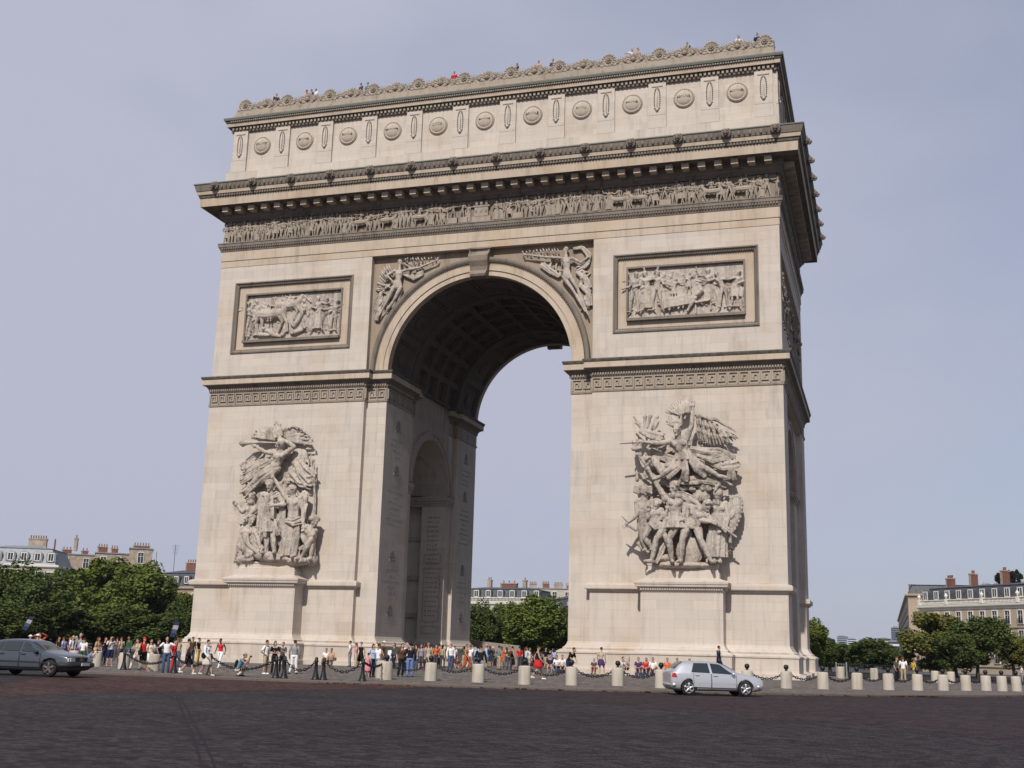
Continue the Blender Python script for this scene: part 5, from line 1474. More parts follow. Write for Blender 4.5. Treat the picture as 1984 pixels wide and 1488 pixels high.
def make_car(name, label, st, paintm, wheels, rw, W, windows, doors, opts):
    root = empty(name); tag(root, label, 'car')
    st = np.array(st, float); xs = st[:, 0]
    def col(i, x): return np.interp(x, xs, st[:, i])
    # body shell
    m = MB(); m.smooth = True; rings = []
    for x, zb, zl, zt, wl, wb, wt in st:
        half = [(.0, zb), (wl * .82, zb), (wl * .97, zb + .09), (wl, zb + (zl - zb) * .5), (wb * 1.0, zl - .04), (wb * .985, zl), (wb * .5 + wt * .5, zl * .5 + zt * .5), (wt, zt - .035), (wt * .86, zt - .004), (wt * .4, zt + .012), (0, zt + .015)]
        ring = [(x, y, z) for y, z in half] + [(x, -y, z) for y, z in half[-2:0:-1]]
        rings.append(ring)
    m.loft(rings)
    body = m.build('body', [paintm, MAT['plastic']], root)
    body.modifiers.new('s', 'SUBSURF').levels = 2
    fix_normals(body)
    cut = MB()
    for wx in wheels:
        for sy in (-1, 1):
            n = 28; a = np.arange(n) * 2 * PI / n; y0, y1 = sorted((sy * (W / 2 + .2), sy * (W / 2 - .28)))
            cut.loft([np.stack([wx + (rw + .055) * np.cos(a), np.full(n, y), rw + .01 + (rw + .055) * np.sin(a)], -1) for y in (y0, y1)])
    co_ = cut.build('cutter'); fix_normals(co_)
    bo = body.modifiers.new('b', 'BOOLEAN'); bo.object = co_; bo.operation = 'DIFFERENCE'; bo.solver = 'EXACT'
    apply_mods(body); bpy.data.objects.remove(co_)
    inner = MB()
    for wx in wheels: inner.box(wx - rw - .05, wx + rw + .05, -W / 2 + .29, W / 2 - .29, .18, rw * 2 + .05)
    inner.build('wheel_well', [MAT['plastic']], root)
    def side_pt(x, f, off, sy=-1):
        """f 0..1 from sill to belt, 1..2 from belt to roof edge"""
        zb, zl, zt, wl, wb, wt = (col(i, x) for i in range(1, 7))
        if f <= 1:
            z = zb + .1 + (zl - zb - .1) * f; y = wl + (wb - wl) * max(0, f * 2 - 1); y = y - .012 * abs(f - .5)
        else:
            g = f - 1; z = zl + (zt - .03 - zl) * g; y = wb * .985 + (wt * 1.0 - wb * .985) * g - .02 * max(0, g - .6)
        return (x, sy * (y + off), z)
    def patch(nm, quad, mat, off, sy, parent, th=.03, nx=8, nz=4):
        """panel over the car side; quad = (x,f) of rear-bottom, front-bottom, front-top, rear-top"""
        q = np.array(quad, float); mm = MB(); mm.smooth = True
        for o_, rev in ((off, False), (off - th, True)):
            rows = []
            for j in range(nz + 1):
                v = j / nz; row = []
                for i in range(nx + 1):
                    u = i / nx; p = (1 - v) * ((1 - u) * q[0] + u * q[1]) + v * ((1 - u) * q[3] + u * q[2]); row.append(side_pt(p[0], p[1], o_, sy))
                rows.append(row)
            mm.loft(rows, False)
        return mm.build(nm, [mat], parent)
    for sy in (-1, 1):
        for q in doors:
            d = patch('door', q, paintm, .005, sy, root)
            hx = q[0][0] + .16; hp = side_pt(hx, .86, .03, sy)
            for xe in (q[0][0], q[1][0]):
                patch('door_gap', ((xe - .008, .06), (xe + .008, .06), (xe + .008 + .0, .98), (xe - .008, .98)), MAT['plastic'], .009, sy, d, .012, 1, 6)
            h = MB(); h.tube([(hp[0] - .08, hp[1], hp[2]), (hp[0] + .08, hp[1], hp[2])], .02, 6); h.build('handle', [paintm if opts.get('body_handles') else MAT['plastic']], d)
        for q in windows:
            patch('side_window', q, MAT['glass'], .03, sy, root, .05)
        mx_ = opts['mirror']; p = side_pt(mx_, 1.08, .1, sy)
        mm = MB(); mm.smooth = True; mm.ellipsoid(p, (.08, .1, .075)); mm.build('wing_mirror', [opts.get('mirror_mat', paintm)], root)
        if opts.get('strip'):
            patch('side_strip', opts['strip'], MAT['plastic'], .012, sy, root, nx=24, nz=1)
    # screens
    def screen(nm, x0, x1, ins=.08):
        mm = MB(); mm.smooth = True; rows = []
        for i in range(7):
            x = x0 + (x1 - x0) * i / 6; wt = col(6, x) - ins; zt = col(3, x); row = []
            for j in range(9):
                u = -1 + j / 4; row.append((x, u * wt, zt + .03 - .02 * abs(u) ** 3))
            rows.append(row)
        mm.loft(rows, False); mm.build(nm, [MAT['glass']], root)
    screen('windscreen', *opts['windscreen'])
    screen('rear_window', *opts['rear_window'])
    # wheels
    tyre = MB(); tyre.smooth = True
    n = 28; a = np.arange(n) * 2 * PI / n
    prof = [(rw * .62, -.1), (rw * .9, -.105), (rw * .985, -.075), (rw, -.03), (rw, .03), (rw * .985, .075), (rw * .9, .105), (rw * .62, .1)]
    tyre.loft([np.stack([r_ * np.cos(a), np.full(n, y), r_ * np.sin(a)], -1) for r_, y in prof])
    tm = tyre.mesh('tyre', [MAT['rubber']])
    rim = MB(); rim.smooth = True
    rim.loft([np.stack([r_ * np.cos(a), np.full(n, y), r_ * np.sin(a)], -1) for r_, y in ((rw * .66, -.108), (rw * .6, -.112), (rw * .57, -.08), (rw * .56, .06))], True, False)
    for k in range(5):
        t = 2 * PI * k / 5 + .3
        rim.tube([(0, -.085, 0), (rw * .3 * math.cos(t), -.095, rw * .3 * math.sin(t)), (rw * .6 * math.cos(t), -.1, rw * .6 * math.sin(t))], [.06, .05, .06], 8)
    rim.ellipsoid((0, -.095, 0), (.06, .03, .06))
    rim.cur = 1; rim.loft([np.stack([r_ * np.cos(a), np.full(n, -.04), r_ * np.sin(a)], -1) for r_ in (rw * .57, .01)], True, False)
    rmm = rim.mesh('rim', [opts['rim'], MAT['plastic']])
    for wx in wheels:
        for sy in (-1, 1):
            w_ = empty('wheel', (wx, sy * (W / 2 - .125), rw)); w_.parent = root
            if sy > 0: w_.rotation_euler = (0, 0, PI)
            for nm, me in (('tyre', tm), ('rim', rmm)):
                o = bpy.data.objects.new(nm, me); COL.objects.link(o); o.parent = w_
    return root, side_pt, patch, col

GOLF = [(-2.02, .46, .84, .88, .64, .64, .60), (-2.01, .34, .89, .94, .76, .75, .67), (-1.97, .26, .92, .99, .82, .81, .69), (-1.82, .21, .94, 1.10, .85, .835, .665), (-1.66, .20, .955, 1.27, .862, .842, .63), (-1.46, .19, .958, 1.40, .866, .848, .60), (-1.2, .19, .955, 1.435, .868, .85, .59),
        (-.7, .19, .95, 1.445, .868, .85, .59), (-.25, .19, .94, 1.445, .868, .85, .59), (.12, .19, .93, 1.415, .868, .85, .585), (.42, .19, .925, 1.31, .868, .85, .595), (.75, .19, .92, 1.13, .866, .845, .645), (1.0, .19, .91, .995, .86, .83, .70),
        (1.3, .19, .88, .955, .86, .82, .69), (1.65, .19, .83, .895, .85, .79, .66), (1.9, .21, .77, .83, .82, .77, .64), (2.06, .25, .69, .755, .76, .72, .60), (2.12, .32, .62, .68, .68, .66, .55), (2.13, .40, .58, .62, .60, .58, .5)]
golf, sp_pt, patch, col_ = make_car('hatchback', 'small silver five door hatchback driving past the right pier', GOLF, MAT['silver'], (-1.23, 1.28), .315, 1.735,
     [((-1.12, 1.08), (-.30, 1.06), (-.36, 1.9), (-.98, 1.9)), ((-.20, 1.06), (.80, 1.06), (.22, 1.88), (-.26, 1.9))],
     [((-1.02, .12), (-.25, .1), (-.24, .99), (-1.14, .99)), ((-.22, .1), (.86, .1), (.9, .99), (-.21, .99))],
     dict(mirror=.72, windscreen=(.90, .20), rear_window=(-1.82, -1.44), rim=MAT['alloy'], body_handles=True))
for sy in (-1, 1):
    patch('tail_lamp', ((-1.975, .72), (-1.74, .70), (-1.82, 1.0), (-1.96, 1.06)), MAT['redlamp'], .016, sy, golf, .06)
    m = MB(); m.smooth = True; m.ellipsoid((-1.95, sy * .62, .83), (.075, .13, .10), None, 12, 8); m.build('tail_lamp', [MAT['redlamp']], golf)
    m = MB(); m.smooth = True; m.ellipsoid((1.93, sy * .58, .68), (.13, .17, .09), None, 12, 8); m.build('headlight', [MAT['lamp']], golf)
m = MB(); m.smooth = True; m.tube([(-1.86, -.79, .44), (-1.95, -.6, .44), (-1.97, 0, .44), (-1.95, .6, .44), (-1.86, .79, .44)], .1, 8); m.build('rear_bumper', [MAT['silver']], golf)
m = MB(); m.box(-2.01, -1.96, -.26, .26, .72, .83); m.build('number_plate', [MAT['plate']], golf)
m = MB(); m.smooth = True; m.tube([(1.86, -.76, .42), (2.02, -.55, .42), (2.06, 0, .42), (2.02, .55, .42), (1.86, .76, .42)], .1, 8); m.build('front_bumper', [MAT['silver']], golf)
for sy in (-1, 1):
    m = MB(); m.box(-.9, .95, min(sy * .86, sy * .874), max(sy * .86, sy * .874), .52, .555); m.build('side_strip', [MAT['silver']], golf)
def put_car(root, rear, front, W):
    rear = np.array(rear); front = np.array(front); d = front - rear; ang = math.atan2(d[1], d[0]); nrm = np.array((-math.sin(ang), math.cos(ang)))
    return ang, (rear + front) / 2 + nrm * W
ra, fb = np.array(road_pt(1325, 1347)), np.array(road_pt(1443, 1350.3))
ang, c = put_car(golf, ra, fb, .76); golf.location = (c[0], c[1], road_z(*c)); golf.rotation_euler = (0, 0, ang + R(7)); golf.scale = (1.02,) * 3

AUDI = [(-2.36, .42, .74, .78, .70, .70, .62), (-2.3, .28, .82, .90, .82, .80, .70), (-2.1, .24, .90, .98, .87, .85, .70), (-1.75, .22, .93, 1.03, .895, .87, .69), (-1.45, .2, .94, 1.20, .90, .88, .64), (-1.1, .2, .94, 1.36, .905, .885, .61), (-.7, .2, .935, 1.41, .905, .885, .60),
        (0, .2, .93, 1.42, .905, .885, .60), (.4, .2, .925, 1.39, .905, .885, .60), (.75, .2, .92, 1.24, .905, .885, .62), (1.15, .2, .91, 1.02, .90, .875, .70), (1.4, .2, .89, .95, .90, .865, .75), (1.9, .2, .84, .89, .89, .85, .75), (2.25, .22, .77, .83, .86, .82, .73), (2.36, .26, .72, .76, .82, .79, .70), (2.40, .34, .66, .69, .76, .74, .66)]
audi, sp2, patch2, col2 = make_car('saloon_car', 'blue grey saloon car with black bumper, cut off by the left edge', AUDI, MAT['bluegrey'], (-1.1, 1.58), .325, 1.81,
     [((-1.42, 1.12), (-.72, 1.08), (-.66, 1.84), (-1.0, 1.80)), ((-.66, 1.08), (.18, 1.07), (.16, 1.86), (-.60, 1.86)), ((.26, 1.07), (1.08, 1.10), (.52, 1.84), (.24, 1.86))],
     [((-.75, .1), (.2, .1), (.21, .99), (-.9, .99)), ((.24, .1), (1.15, .1), (1.18, .99), (.25, .99))],
     dict(mirror=1.0, mirror_mat=MAT['plastic'], windscreen=(1.16, .52), rear_window=(-1.72, -1.2), rim=MAT['dullalloy'], strip=((-2.1, .36), (2.1, .34), (2.1, .44), (-2.1, .46))))
for sy in (-1, 1):
    m = MB(); m.box(2.33, 2.425, min(sy * .42, sy * .70), max(sy * .42, sy * .70), .60, .74); m.build('headlight', [MAT['lamp']], audi)
    m = MB(); m.box(2.27, 2.395, min(sy * .705, sy * .80), max(sy * .705, sy * .80), .60, .73); m.build('indicator', [MAT['lamp']], audi)
    m = MB(); m.box(-2.38, -2.3, min(sy * .4, sy * .78), max(sy * .4, sy * .78), .62, .80); m.build('tail_lamp', [MAT['redlamp']], audi)
m = MB(); m.box(2.35, 2.42, -.41, .41, .60, .75); m.build('grille', [MAT['plastic']], audi)
m = MB()
for k in range(4): m.smooth = True; n = 14; a = np.arange(n) * 2 * PI / n; m.loft([np.stack([np.full(n, 2.43), -.09 + .06 * k + r_ * np.cos(a), .675 + r_ * np.sin(a)], -1) for r_ in (.04, .03)], True, False)
m.build('badge', [MAT['alloy']], audi)
m = MB(); m.smooth = True; m.tube([(2.05, -.9, .46), (2.38, -.82, .46), (2.50, -.5, .46), (2.52, 0, .46), (2.50, .5, .46), (2.38, .82, .46), (2.05, .9, .46)], .105, 8); m.build('front_bumper', [MAT['plastic']], audi)
m = MB(); m.box(2.615, 2.64, -.26, .26, .44, .55); m.build('number_plate', [MAT['plate']], audi)
m = MB(); m.smooth = True; m.tube([(-2.1, -.88, .48), (-2.4, -.6, .48), (-2.45, 0, .48), (-2.4, .6, .48), (-2.1, .88, .48)], .1, 8); m.build('rear_bumper', [MAT['plastic']], audi)
ra, fa = np.array(road_pt(1, 1308)), np.array(road_pt(95, 1311.8))
dv = fa - ra; mid = (ra + fa) / 2; ang = math.atan2(dv[1], dv[0])
view = math.atan2(mid[1] - CAM[1], mid[0] - CAM[0]) - PI / 2
ang = view - R(36)                       # nose turned a little towards the viewer
nrm = np.array((-math.sin(ang), math.cos(ang))); c = fa - 1.58 * np.array((math.cos(ang), math.sin(ang))) + nrm * .78
audi.location = (c[0], c[1], road_z(*c)); audi.rotation_euler = (0, 0, ang)
print('CARS golf wb', np.linalg.norm(fb - np.array(road_pt(1325, 1347))), 'audi wb', np.linalg.norm(dv), 'D', depth_of((*mid, 0)), 'z', road_z(*mid))
# ================================================================== people
_cm = {}
def cmat(kind, c):
    k = (kind, c)
    if k not in _cm:
        _cm[k] = cloth_mat(kind, c)
    return _cm[k]
C = dict(white=(.72, .71, .70), cream=(.58, .52, .42), beige=(.42, .34, .25), khaki=(.36, .29, .2), grey=(.24, .24, .25), dgrey=(.07, .07, .075), black=(.014, .014, .016), navy=(.018, .024, .06), jeans=(.06, .09, .17), blue=(.13, .2, .38),
         lblue=(.35, .43, .58), red=(.5, .025, .03), orange=(.62, .13, .04), rust=(.40, .085, .035), yellow=(.55, .36, .06), purple=(.07, .035, .12), tan=(.45, .28, .18), brown=(.09, .05, .03), green=(.05, .1, .05), pink=(.6, .22, .26), teal=(.12, .2, .25), stripe=(.5, .5, .52))
HAIR = dict(dark=(.012, .009, .007), brown=(.045, .025, .014), auburn=(.13, .045, .02), blond=(.32, .2, .09), greyh=(.3, .29, .28))
SKINS = [(.46, .27, .19), (.40, .23, .155), (.30, .165, .105), (.12, .065, .042)]
P3 = lambda *a: np.array(a, float)

def pose_joints(kind, rng):
    j = lambda s: rng.normal(0, s)
    lean = j(.012)
    J = dict(pv=P3(0, 0, .93), ch=P3(lean, .0, 1.38), hd=P3(lean * 1.4 + j(.01), -.03, 1.63))
    for S, g in (('L', -1), ('R', 1)):
        J['hp' + S] = P3(g * .095, 0, .92); J['kn' + S] = P3(g * .11 + j(.01), -.03, .50); J['ft' + S] = P3(g * (.12 + abs(j(.03))), .02, .075); J['sh' + S] = P3(g * .185 + lean, .01, 1.40)
        J['el' + S] = P3(g * .26, .03, 1.12); J['ha' + S] = P3(g * .26, -.08, .87)
    if kind == 'walk':
        f = rng.choice((-1, 1))
        for S, g in (('L', -1), ('R', 1)):
            k = f * g
            J['kn' + S] = P3(g * .1, -.2 if k > 0 else .03, .51); J['ft' + S] = P3(g * .09, -.31 if k > 0 else .33, .075 if k > 0 else .14)
            J['el' + S] = P3(g * .25, .15 if k > 0 else -.06, 1.13); J['ha' + S] = P3(g * .24, .1 if k > 0 else -.25, .92)
    elif kind == 'photo':
        for S, g in (('L', -1), ('R', 1)):
            J['el' + S] = P3(g * .30, -.22, 1.24); J['ha' + S] = P3(g * .07, -.24, 1.57)
    elif kind == 'raise':
        for S, g in (('L', -1), ('R', 1)):
            J['el' + S] = P3(g * .42, -.04, 1.62); J['ha' + S] = P3(g * .16, -.08, 1.74)
    elif kind == 'hips':
        for S, g in (('L', -1), ('R', 1)):
            J['el' + S] = P3(g * .40, .07, 1.14); J['ha' + S] = P3(g * .19, -.06, 1.0)
    elif kind == 'hold':
        J['elL'] = P3(-.42, -.05, 1.22); J['haL'] = P3(-.62, -.1, 1.16); J['elR'] = P3(.40, -.05, 1.30); J['haR'] = P3(.46, -.1, 1.60)
    elif kind == 'fold':
        for S, g in (('L', -1), ('R', 1)):
            J['el' + S] = P3(g * .27, -.05, 1.12); J['ha' + S] = P3(g * -.06, -.2, 1.15 + .04 * g)
    elif kind == 'carry':
        J['elR'] = P3(.27, -.08, 1.13); J['haR'] = P3(.12, -.26, 1.22); J['elL'] = P3(-.26, .04, 1.12); J['haL'] = P3(-.2, -.16, 1.02)
    elif kind == 'phone':
        J['elR'] = P3(.32, -.1, 1.2); J['haR'] = P3(.13, -.08, 1.55)
    elif kind == 'contra':
        J['pv'] = P3(.04, 0, .92); J['knL'] = P3(-.12, -.12, .5); J['ftL'] = P3(-.17, -.05, .075); J['hpL'] = P3(-.06, 0, .90); J['hpR'] = P3(.13, 0, .93); J['ftR'] = P3(.1, .03, .075)
    elif kind == 'crouch':
        d = -.52
        J = dict(pv=P3(0, .18, .30), ch=P3(0, -.02, .74), hd=P3(0, -.16, .98))
        for S, g in (('L', -1), ('R', 1)):
            J['hp' + S] = P3(g * .1, .16, .31); J['kn' + S] = P3(g * .17, -.24, .47 if g > 0 else .3); J['ft' + S] = P3(g * .15, .02 if g > 0 else .1, .075); J['sh' + S] = P3(g * .18, -.02, .78)
            J['el' + S] = P3(g * .26, -.26, .62); J['ha' + S] = P3(g * .07, -.38, .90)
    elif kind in ('sit', 'sitlean'):
        # origin at the seat; feet below
        fw = -.12 if kind == 'sitlean' else 0
        J = dict(pv=P3(0, .0, .1), ch=P3(0, fw, .53), hd=P3(0, fw * 1.6 - .03, .79))
        for S, g in (('L', -1), ('R', 1)):
            J['hp' + S] = P3(g * .1, 0, .09); J['kn' + S] = P3(g * .13, -.44, .10); J['ft' + S] = P3(g * .13, -.42 + j(.05), -.33); J['sh' + S] = P3(g * .18, fw, .56)
            J['el' + S] = P3(g * .25, fw - .08, .30); J['ha' + S] = P3(g * .1, -.3, .22)
    elif kind == 'leanover':
        J['ch'] = P3(0, -.22, 1.30); J['hd'] = P3(0, -.34, 1.50)
        for S, g in (('L', -1), ('R', 1)):
            J['sh' + S] = P3(g * .19, -.2, 1.32); J['el' + S] = P3(g * .26, -.28, 1.05); J['ha' + S] = P3(g * .14, -.42, .88)
    return J

def smooth_obj(o):
    o.data.polygons.foreach_set('use_smooth', [True] * len(o.data.polygons)); return o

def short(head, label):
    t = label.replace('person', 'the person', 1).split(',')[0]
    return ' '.join((head + ' ' + t).split()[:16])

def build_person(label, pose, loc, rz, h, d, rng, group):
    J = pose_joints(pose, rng); s = h / 1.74
    J = {k: v * s for k, v in J.items()}
    root = empty('person', loc, rz); tag(root, label, 'person', group)
    woman = d.get('w', False); skin = cmat('skin', SKINS[d.get('skin', 0)])
    V = lambda *a: np.array(a, float) * s
    # ---- body: one fused surface with neck, face, ears and five-fingered hands
    b = MB(); hd = J['hd']; ch = J['ch']; pv = J['pv']
    b.tube([ch + V(0, .0, -.02), ch * .45 + hd * .55, hd + V(0, 0, -.02)], [.065 * s, .052 * s, .055 * s], 8)
    b.ellipsoid(hd, (.074 * s, .092 * s, .112 * s), None, 12, 8); b.ellipsoid(hd + V(0, -.05, -.055), (.05 * s, .05 * s, .055 * s), None, 8, 6)
    b.ellipsoid(hd + V(0, -.095, -.015), (.014 * s, .024 * s, .026 * s), None, 6, 4); b.ellipsoid(hd + V(0, -.088, -.062), (.026 * s, .014 * s, .009 * s), None, 6, 4)
    for g in (-1, 1):
        b.ellipsoid(hd + V(g * .075, .005, -.01), (.014 * s, .024 * s, .032 * s), None, 6, 4)
    up = ch - pv; wS = .15 if woman else .165
    a = np.arange(12) * 2 * PI / 12; xax = (J['shR'] - J['shL']); xax /= np.linalg.norm(xax); fr = np.cross(xax, up / np.linalg.norm(up))
    def torso(m, k, f0=-.18, f1=1.06):
        R_ = []
        for f, wd, dp in ((-.2, .09, .09), (-.1, .155, .115), (.1, .15 if woman else .145, .11), (.38, .115 if woman else .135, .095), (.7, .15, .115), (.9, wS, .105), (1.02, wS * .8, .075), (1.1, .06, .055)):
            if f < f0 or f > f1: continue
            R_.append(pv + up * f + s * k * (wd * np.cos(a)[:, None] * xax + dp * np.sin(a)[:, None] * fr))
        m.loft(R_)
        if woman and f1 > .8:
            for g in (-1, 1): m.ellipsoid(pv + up * .74 + s * (g * .07 * xax) - fr * .085 * s * (1 if fr[1] > 0 else -1) * 1, (.06 * s * k, .05 * s * k, .06 * s * k), None, 7, 5)
    torso(b, .93)
    for S, g in (('L', -1), ('R', 1)):
        sh, el, ha, hp, kn, ft = (J[q + S] for q in ('sh', 'el', 'ha', 'hp', 'kn', 'ft'))
        b.tube([sh, sh * .5 + el * .5, el], np.array([.05, .046, .036]) * s, 8); b.tube([el, el * .65 + ha * .35, ha], np.array([.038, .038, .024]) * s, 8)
        dr = ha - el; dr /= np.linalg.norm(dr); sd2 = np.cross(dr, (0, 1, 0)); sd2 = sd2 / (np.linalg.norm(sd2) + 1e-6); nn = np.cross(sd2, dr)
        M = np.stack([sd2, nn, dr], 1)
        b.ellipsoid(ha + dr * .045 * s, (.040 * s, .017 * s, .052 * s), M, 8, 5)
        for i in range(4):
            f0 = ha + dr * .085 * s + sd2 * (i - 1.5) * .019 * s; L = (.062, .075, .07, .055)[i] * s
            b.tube([f0, f0 + dr * L * .5 - nn * .006 * s, f0 + dr * L * .9 - nn * .024 * s], np.array([.0095, .009, .008]) * s, 5)
        t0 = ha + dr * .03 * s + sd2 * g * -.034 * s; b.tube([t0, t0 + dr * .03 * s - sd2 * g * .022 * s, t0 + dr * .06 * s - sd2 * g * .026 * s - nn * .01 * s], np.array([.012, .011, .009]) * s, 5)
        b.tube([hp, hp * .5 + kn * .5, kn], np.array([.085, .075, .054]) * s, 8); b.tube([kn, kn * .65 + ft * .35, ft], np.array([.052, .054, .034]) * s, 8)
        b.tube([ft + V(0, .03, -.03), ft + V(0, -.06, -.035), ft + V(0, -.15, -.05)], np.array([.034, .036, .026]) * s, 7)
    body = b.build('body', [skin], root); sculpt(body, .0135 * s, 1)
    body.data.materials.clear(); body.data.materials.append(skin)
    # ---- eyes
    e = MB()
    for g in (-1, 1): e.ellipsoid(hd + V(g * .03, -.087, .012), (.012 * s, .008 * s, .007 * s), None, 6, 4)
    e.build('eyes', [cmat('eyes', (.02, .015, .012))], root)
    # ---- hair or cap
    hr = MB(); hr.smooth = True; hc = HAIR[d.get('hair', 'brown')]
    if d.get('bald'):
        hr.ellipsoid(hd + V(0, .035, -.01), (.079 * s, .065 * s, .07 * s), None, 12, 8)
    else:
        hr.ellipsoid(hd + V(0, .018, .035), (.084 * s, .093 * s, .092 * s), None, 14, 9)
    if d.get('long'):
        hr.tube([hd + V(0, .05, .03), hd + V(0, .07, -.08), hd + V(0, .07, -.22)], np.array([.085, .085, .05]) * s, 9)
    hr.build('hair', [cmat('hair', hc)], root)
    if 'hat' in d:
        c = MB(); c.smooth = True; c.ellipsoid(hd + V(0, .008, .062), (.09 * s, .1 * s, .07 * s), None, 12, 7)
        if d.get('brim'):
            n = 16; q = np.arange(n) * 2 * PI / n; c.loft([np.stack([hd[0] + r_ * s * np.cos(q), hd[1] + .01 * s + r_ * s * np.sin(q), np.full(n, hd[2] + z_ * s)], -1) for r_, z_ in ((.09, .05), (.15, .035), (.15, .045), (.08, .07))], True, False)
        else:
            c.ellipsoid(hd + V(0, -.12, .045), (.065 * s, .07 * s, .01 * s), None, 10, 5)
        c.build('cap', [cmat('cap', C[d['hat']])], root)
    # ---- top
    top = cmat('cloth ' + d['top'], C[d['top']]); bot = cmat('cloth ' + d.get('bot', d['top']), C[d.get('bot', d['top'])])
    t = MB(); t.smooth = True; torso(t, 1.09, -.12 if not d.get('tuck') else .05, 1.05)
    sl = d.get('sl', 'short')
    if sl != 'none':
        for S in 'LR':
            sh, el, ha = J['sh' + S], J['el' + S], J['ha' + S]
            t.ellipsoid(sh, (.068 * s,) * 3, None, 8, 6)
            if sl == 'short': t.tube([sh, sh * .35 + el * .65], np.array([.066, .062]) * s, 9)
            else: t.tube([sh, sh * .5 + el * .5, el, el * .5 + ha * .5, ha], np.array([.064, .06, .052, .047, .038]) * s, 9)
    t.build('jacket' if d.get('jacket') else 'shirt', [top], root)
    # ---- bottom
    kind = d.get('b', 'trousers'); q = MB(); q.smooth = True
    if kind in ('trousers', 'shorts'):
        torso(q, 1.11, -.21, .14)
        for S in 'LR':
            hp, kn, ft = J['hp' + S], J['kn' + S], J['ft' + S]
            if kind == 'trousers': q.tube([hp, hp * .5 + kn * .5, kn, kn * .5 + ft * .5, ft + (kn - ft) * .06], np.array([.1, .09, .07, .068, .062]) * s, 10)
            else: q.tube([hp, hp * .5 + kn * .5, hp * .08 + kn * .92], np.array([.104, .1, .088]) * s, 10)
    else:
        lo = {'skirt': .52, 'mini': .62, 'dress': .42, 'longskirt': .2}[kind] * s
        k = (J['knL'] + J['knR']) / 2
        c0 = pv + up * .2; c1 = np.array(((k[0] + pv[0]) / 2, (k[1] + pv[1]) / 2, lo)) if pose not in ('sit', 'sitlean') else k + V(0, 0, .0)
        aa = np.arange(40) * 2 * PI / 40; rings = []
        for f in np.linspace(0, 1, 7):
            cc = c0 + (c1 - c0) * f; r_ = (.145 + .09 * min(1, f * 1.6)) * s * (1 + .06 * f * np.cos(9 * aa))
            if pose in ('sit', 'sitlean'): rings.append(np.stack([cc[0] + r_ * np.cos(aa), np.full(40, cc[1]), cc[2] + .6 * r_ * np.sin(aa)], -1))
            else: rings.append(np.stack([cc[0] + r_ * np.cos(aa), cc[1] + (.8 + .35 * abs(J['ftL'][1] - J['ftR'][1])) * r_ * np.sin(aa), np.full(40, cc[2])], -1))
        q.loft(rings)
    q.build({'trousers': 'trousers', 'shorts': 'shorts'}.get(kind, 'skirt'), [bot], root)
    # ---- shoes
    f = MB(); f.smooth = True
    for S in 'LR':
        ft = J['ft' + S]; f.tube([ft + V(0, .035, -.028), ft + V(0, -.06, -.03), ft + V(0, -.155, -.045)], np.array([.042, .044, .034]) * s, 8)
        if d.get('socks'): f.tube([ft + V(0, .0, 0), ft + V(0, .0, .14)], .045 * s, 8)
    f.build('shoes', [cmat('shoe leather', C[d.get('shoes', 'dgrey')])], root)
    if pose == 'photo' or pose == 'crouch':
        cam_ = MB(); c = (J['haL'] + J['haR']) / 2 + V(0, -.04, .04); cam_.box(c[0] - .06 * s, c[0] + .06 * s, c[1] - .03 * s, c[1] + .03 * s, c[2] - .04 * s, c[2] + .04 * s)
        cam_.smooth = True; n = 12; q2 = np.arange(n) * 2 * PI / n
        cam_.loft([np.stack([c[0] + .03 * s * np.cos(q2), np.full(n, c[1] + y_ * s), c[2] + .03 * s * np.sin(q2)], -1) for y_ in (-.03, -.075)])
        o = cam_.build('camera', [MAT['plastic']]); o.location = loc; o.rotation_euler = (0, 0, rz)
        tag(o, short('small black camera held by', label), 'camera')
    if 'pack' in d:
        k = MB(); k.smooth = True; c = pv + up * .62 + V(0, .17, 0)
        k.ellipsoid(c, (.15 * s, .1 * s, .21 * s), None, 12, 8); k.ellipsoid(c + V(0, .07, -.06), (.1 * s, .05 * s, .1 * s), None, 10, 6)
        o = k.build('backpack', [cmat('cloth ' + d['pack'], C[d['pack']])]); o.location = loc; o.rotation_euler = (0, 0, rz)
        tag(o, short(d['pack'] + ' backpack worn by', label), 'backpack')
    if 'bag' in d:
        k = MB(); k.smooth = True; c = pv + V(.24 * d.get('bagside', 1), .03, .05)
        k.ellipsoid(c, (.07 * s, .13 * s, .14 * s), None, 10, 7); k.tube([c + V(0, 0, .12), c * .4 + ch * .6 + V(.06 * d.get('bagside', 1), -.1, .1), ch + V(-.08 * d.get('bagside', 1), -.02, .06)], .012 * s, 5)
        o = k.build('shoulder_bag', [cmat('cloth ' + d['bag'], C[d['bag']])]); o.location = loc; o.rotation_euler = (0, 0, rz)
        tag(o, short(d['bag'] + ' shoulder bag carried by', label), 'bag')
    return root

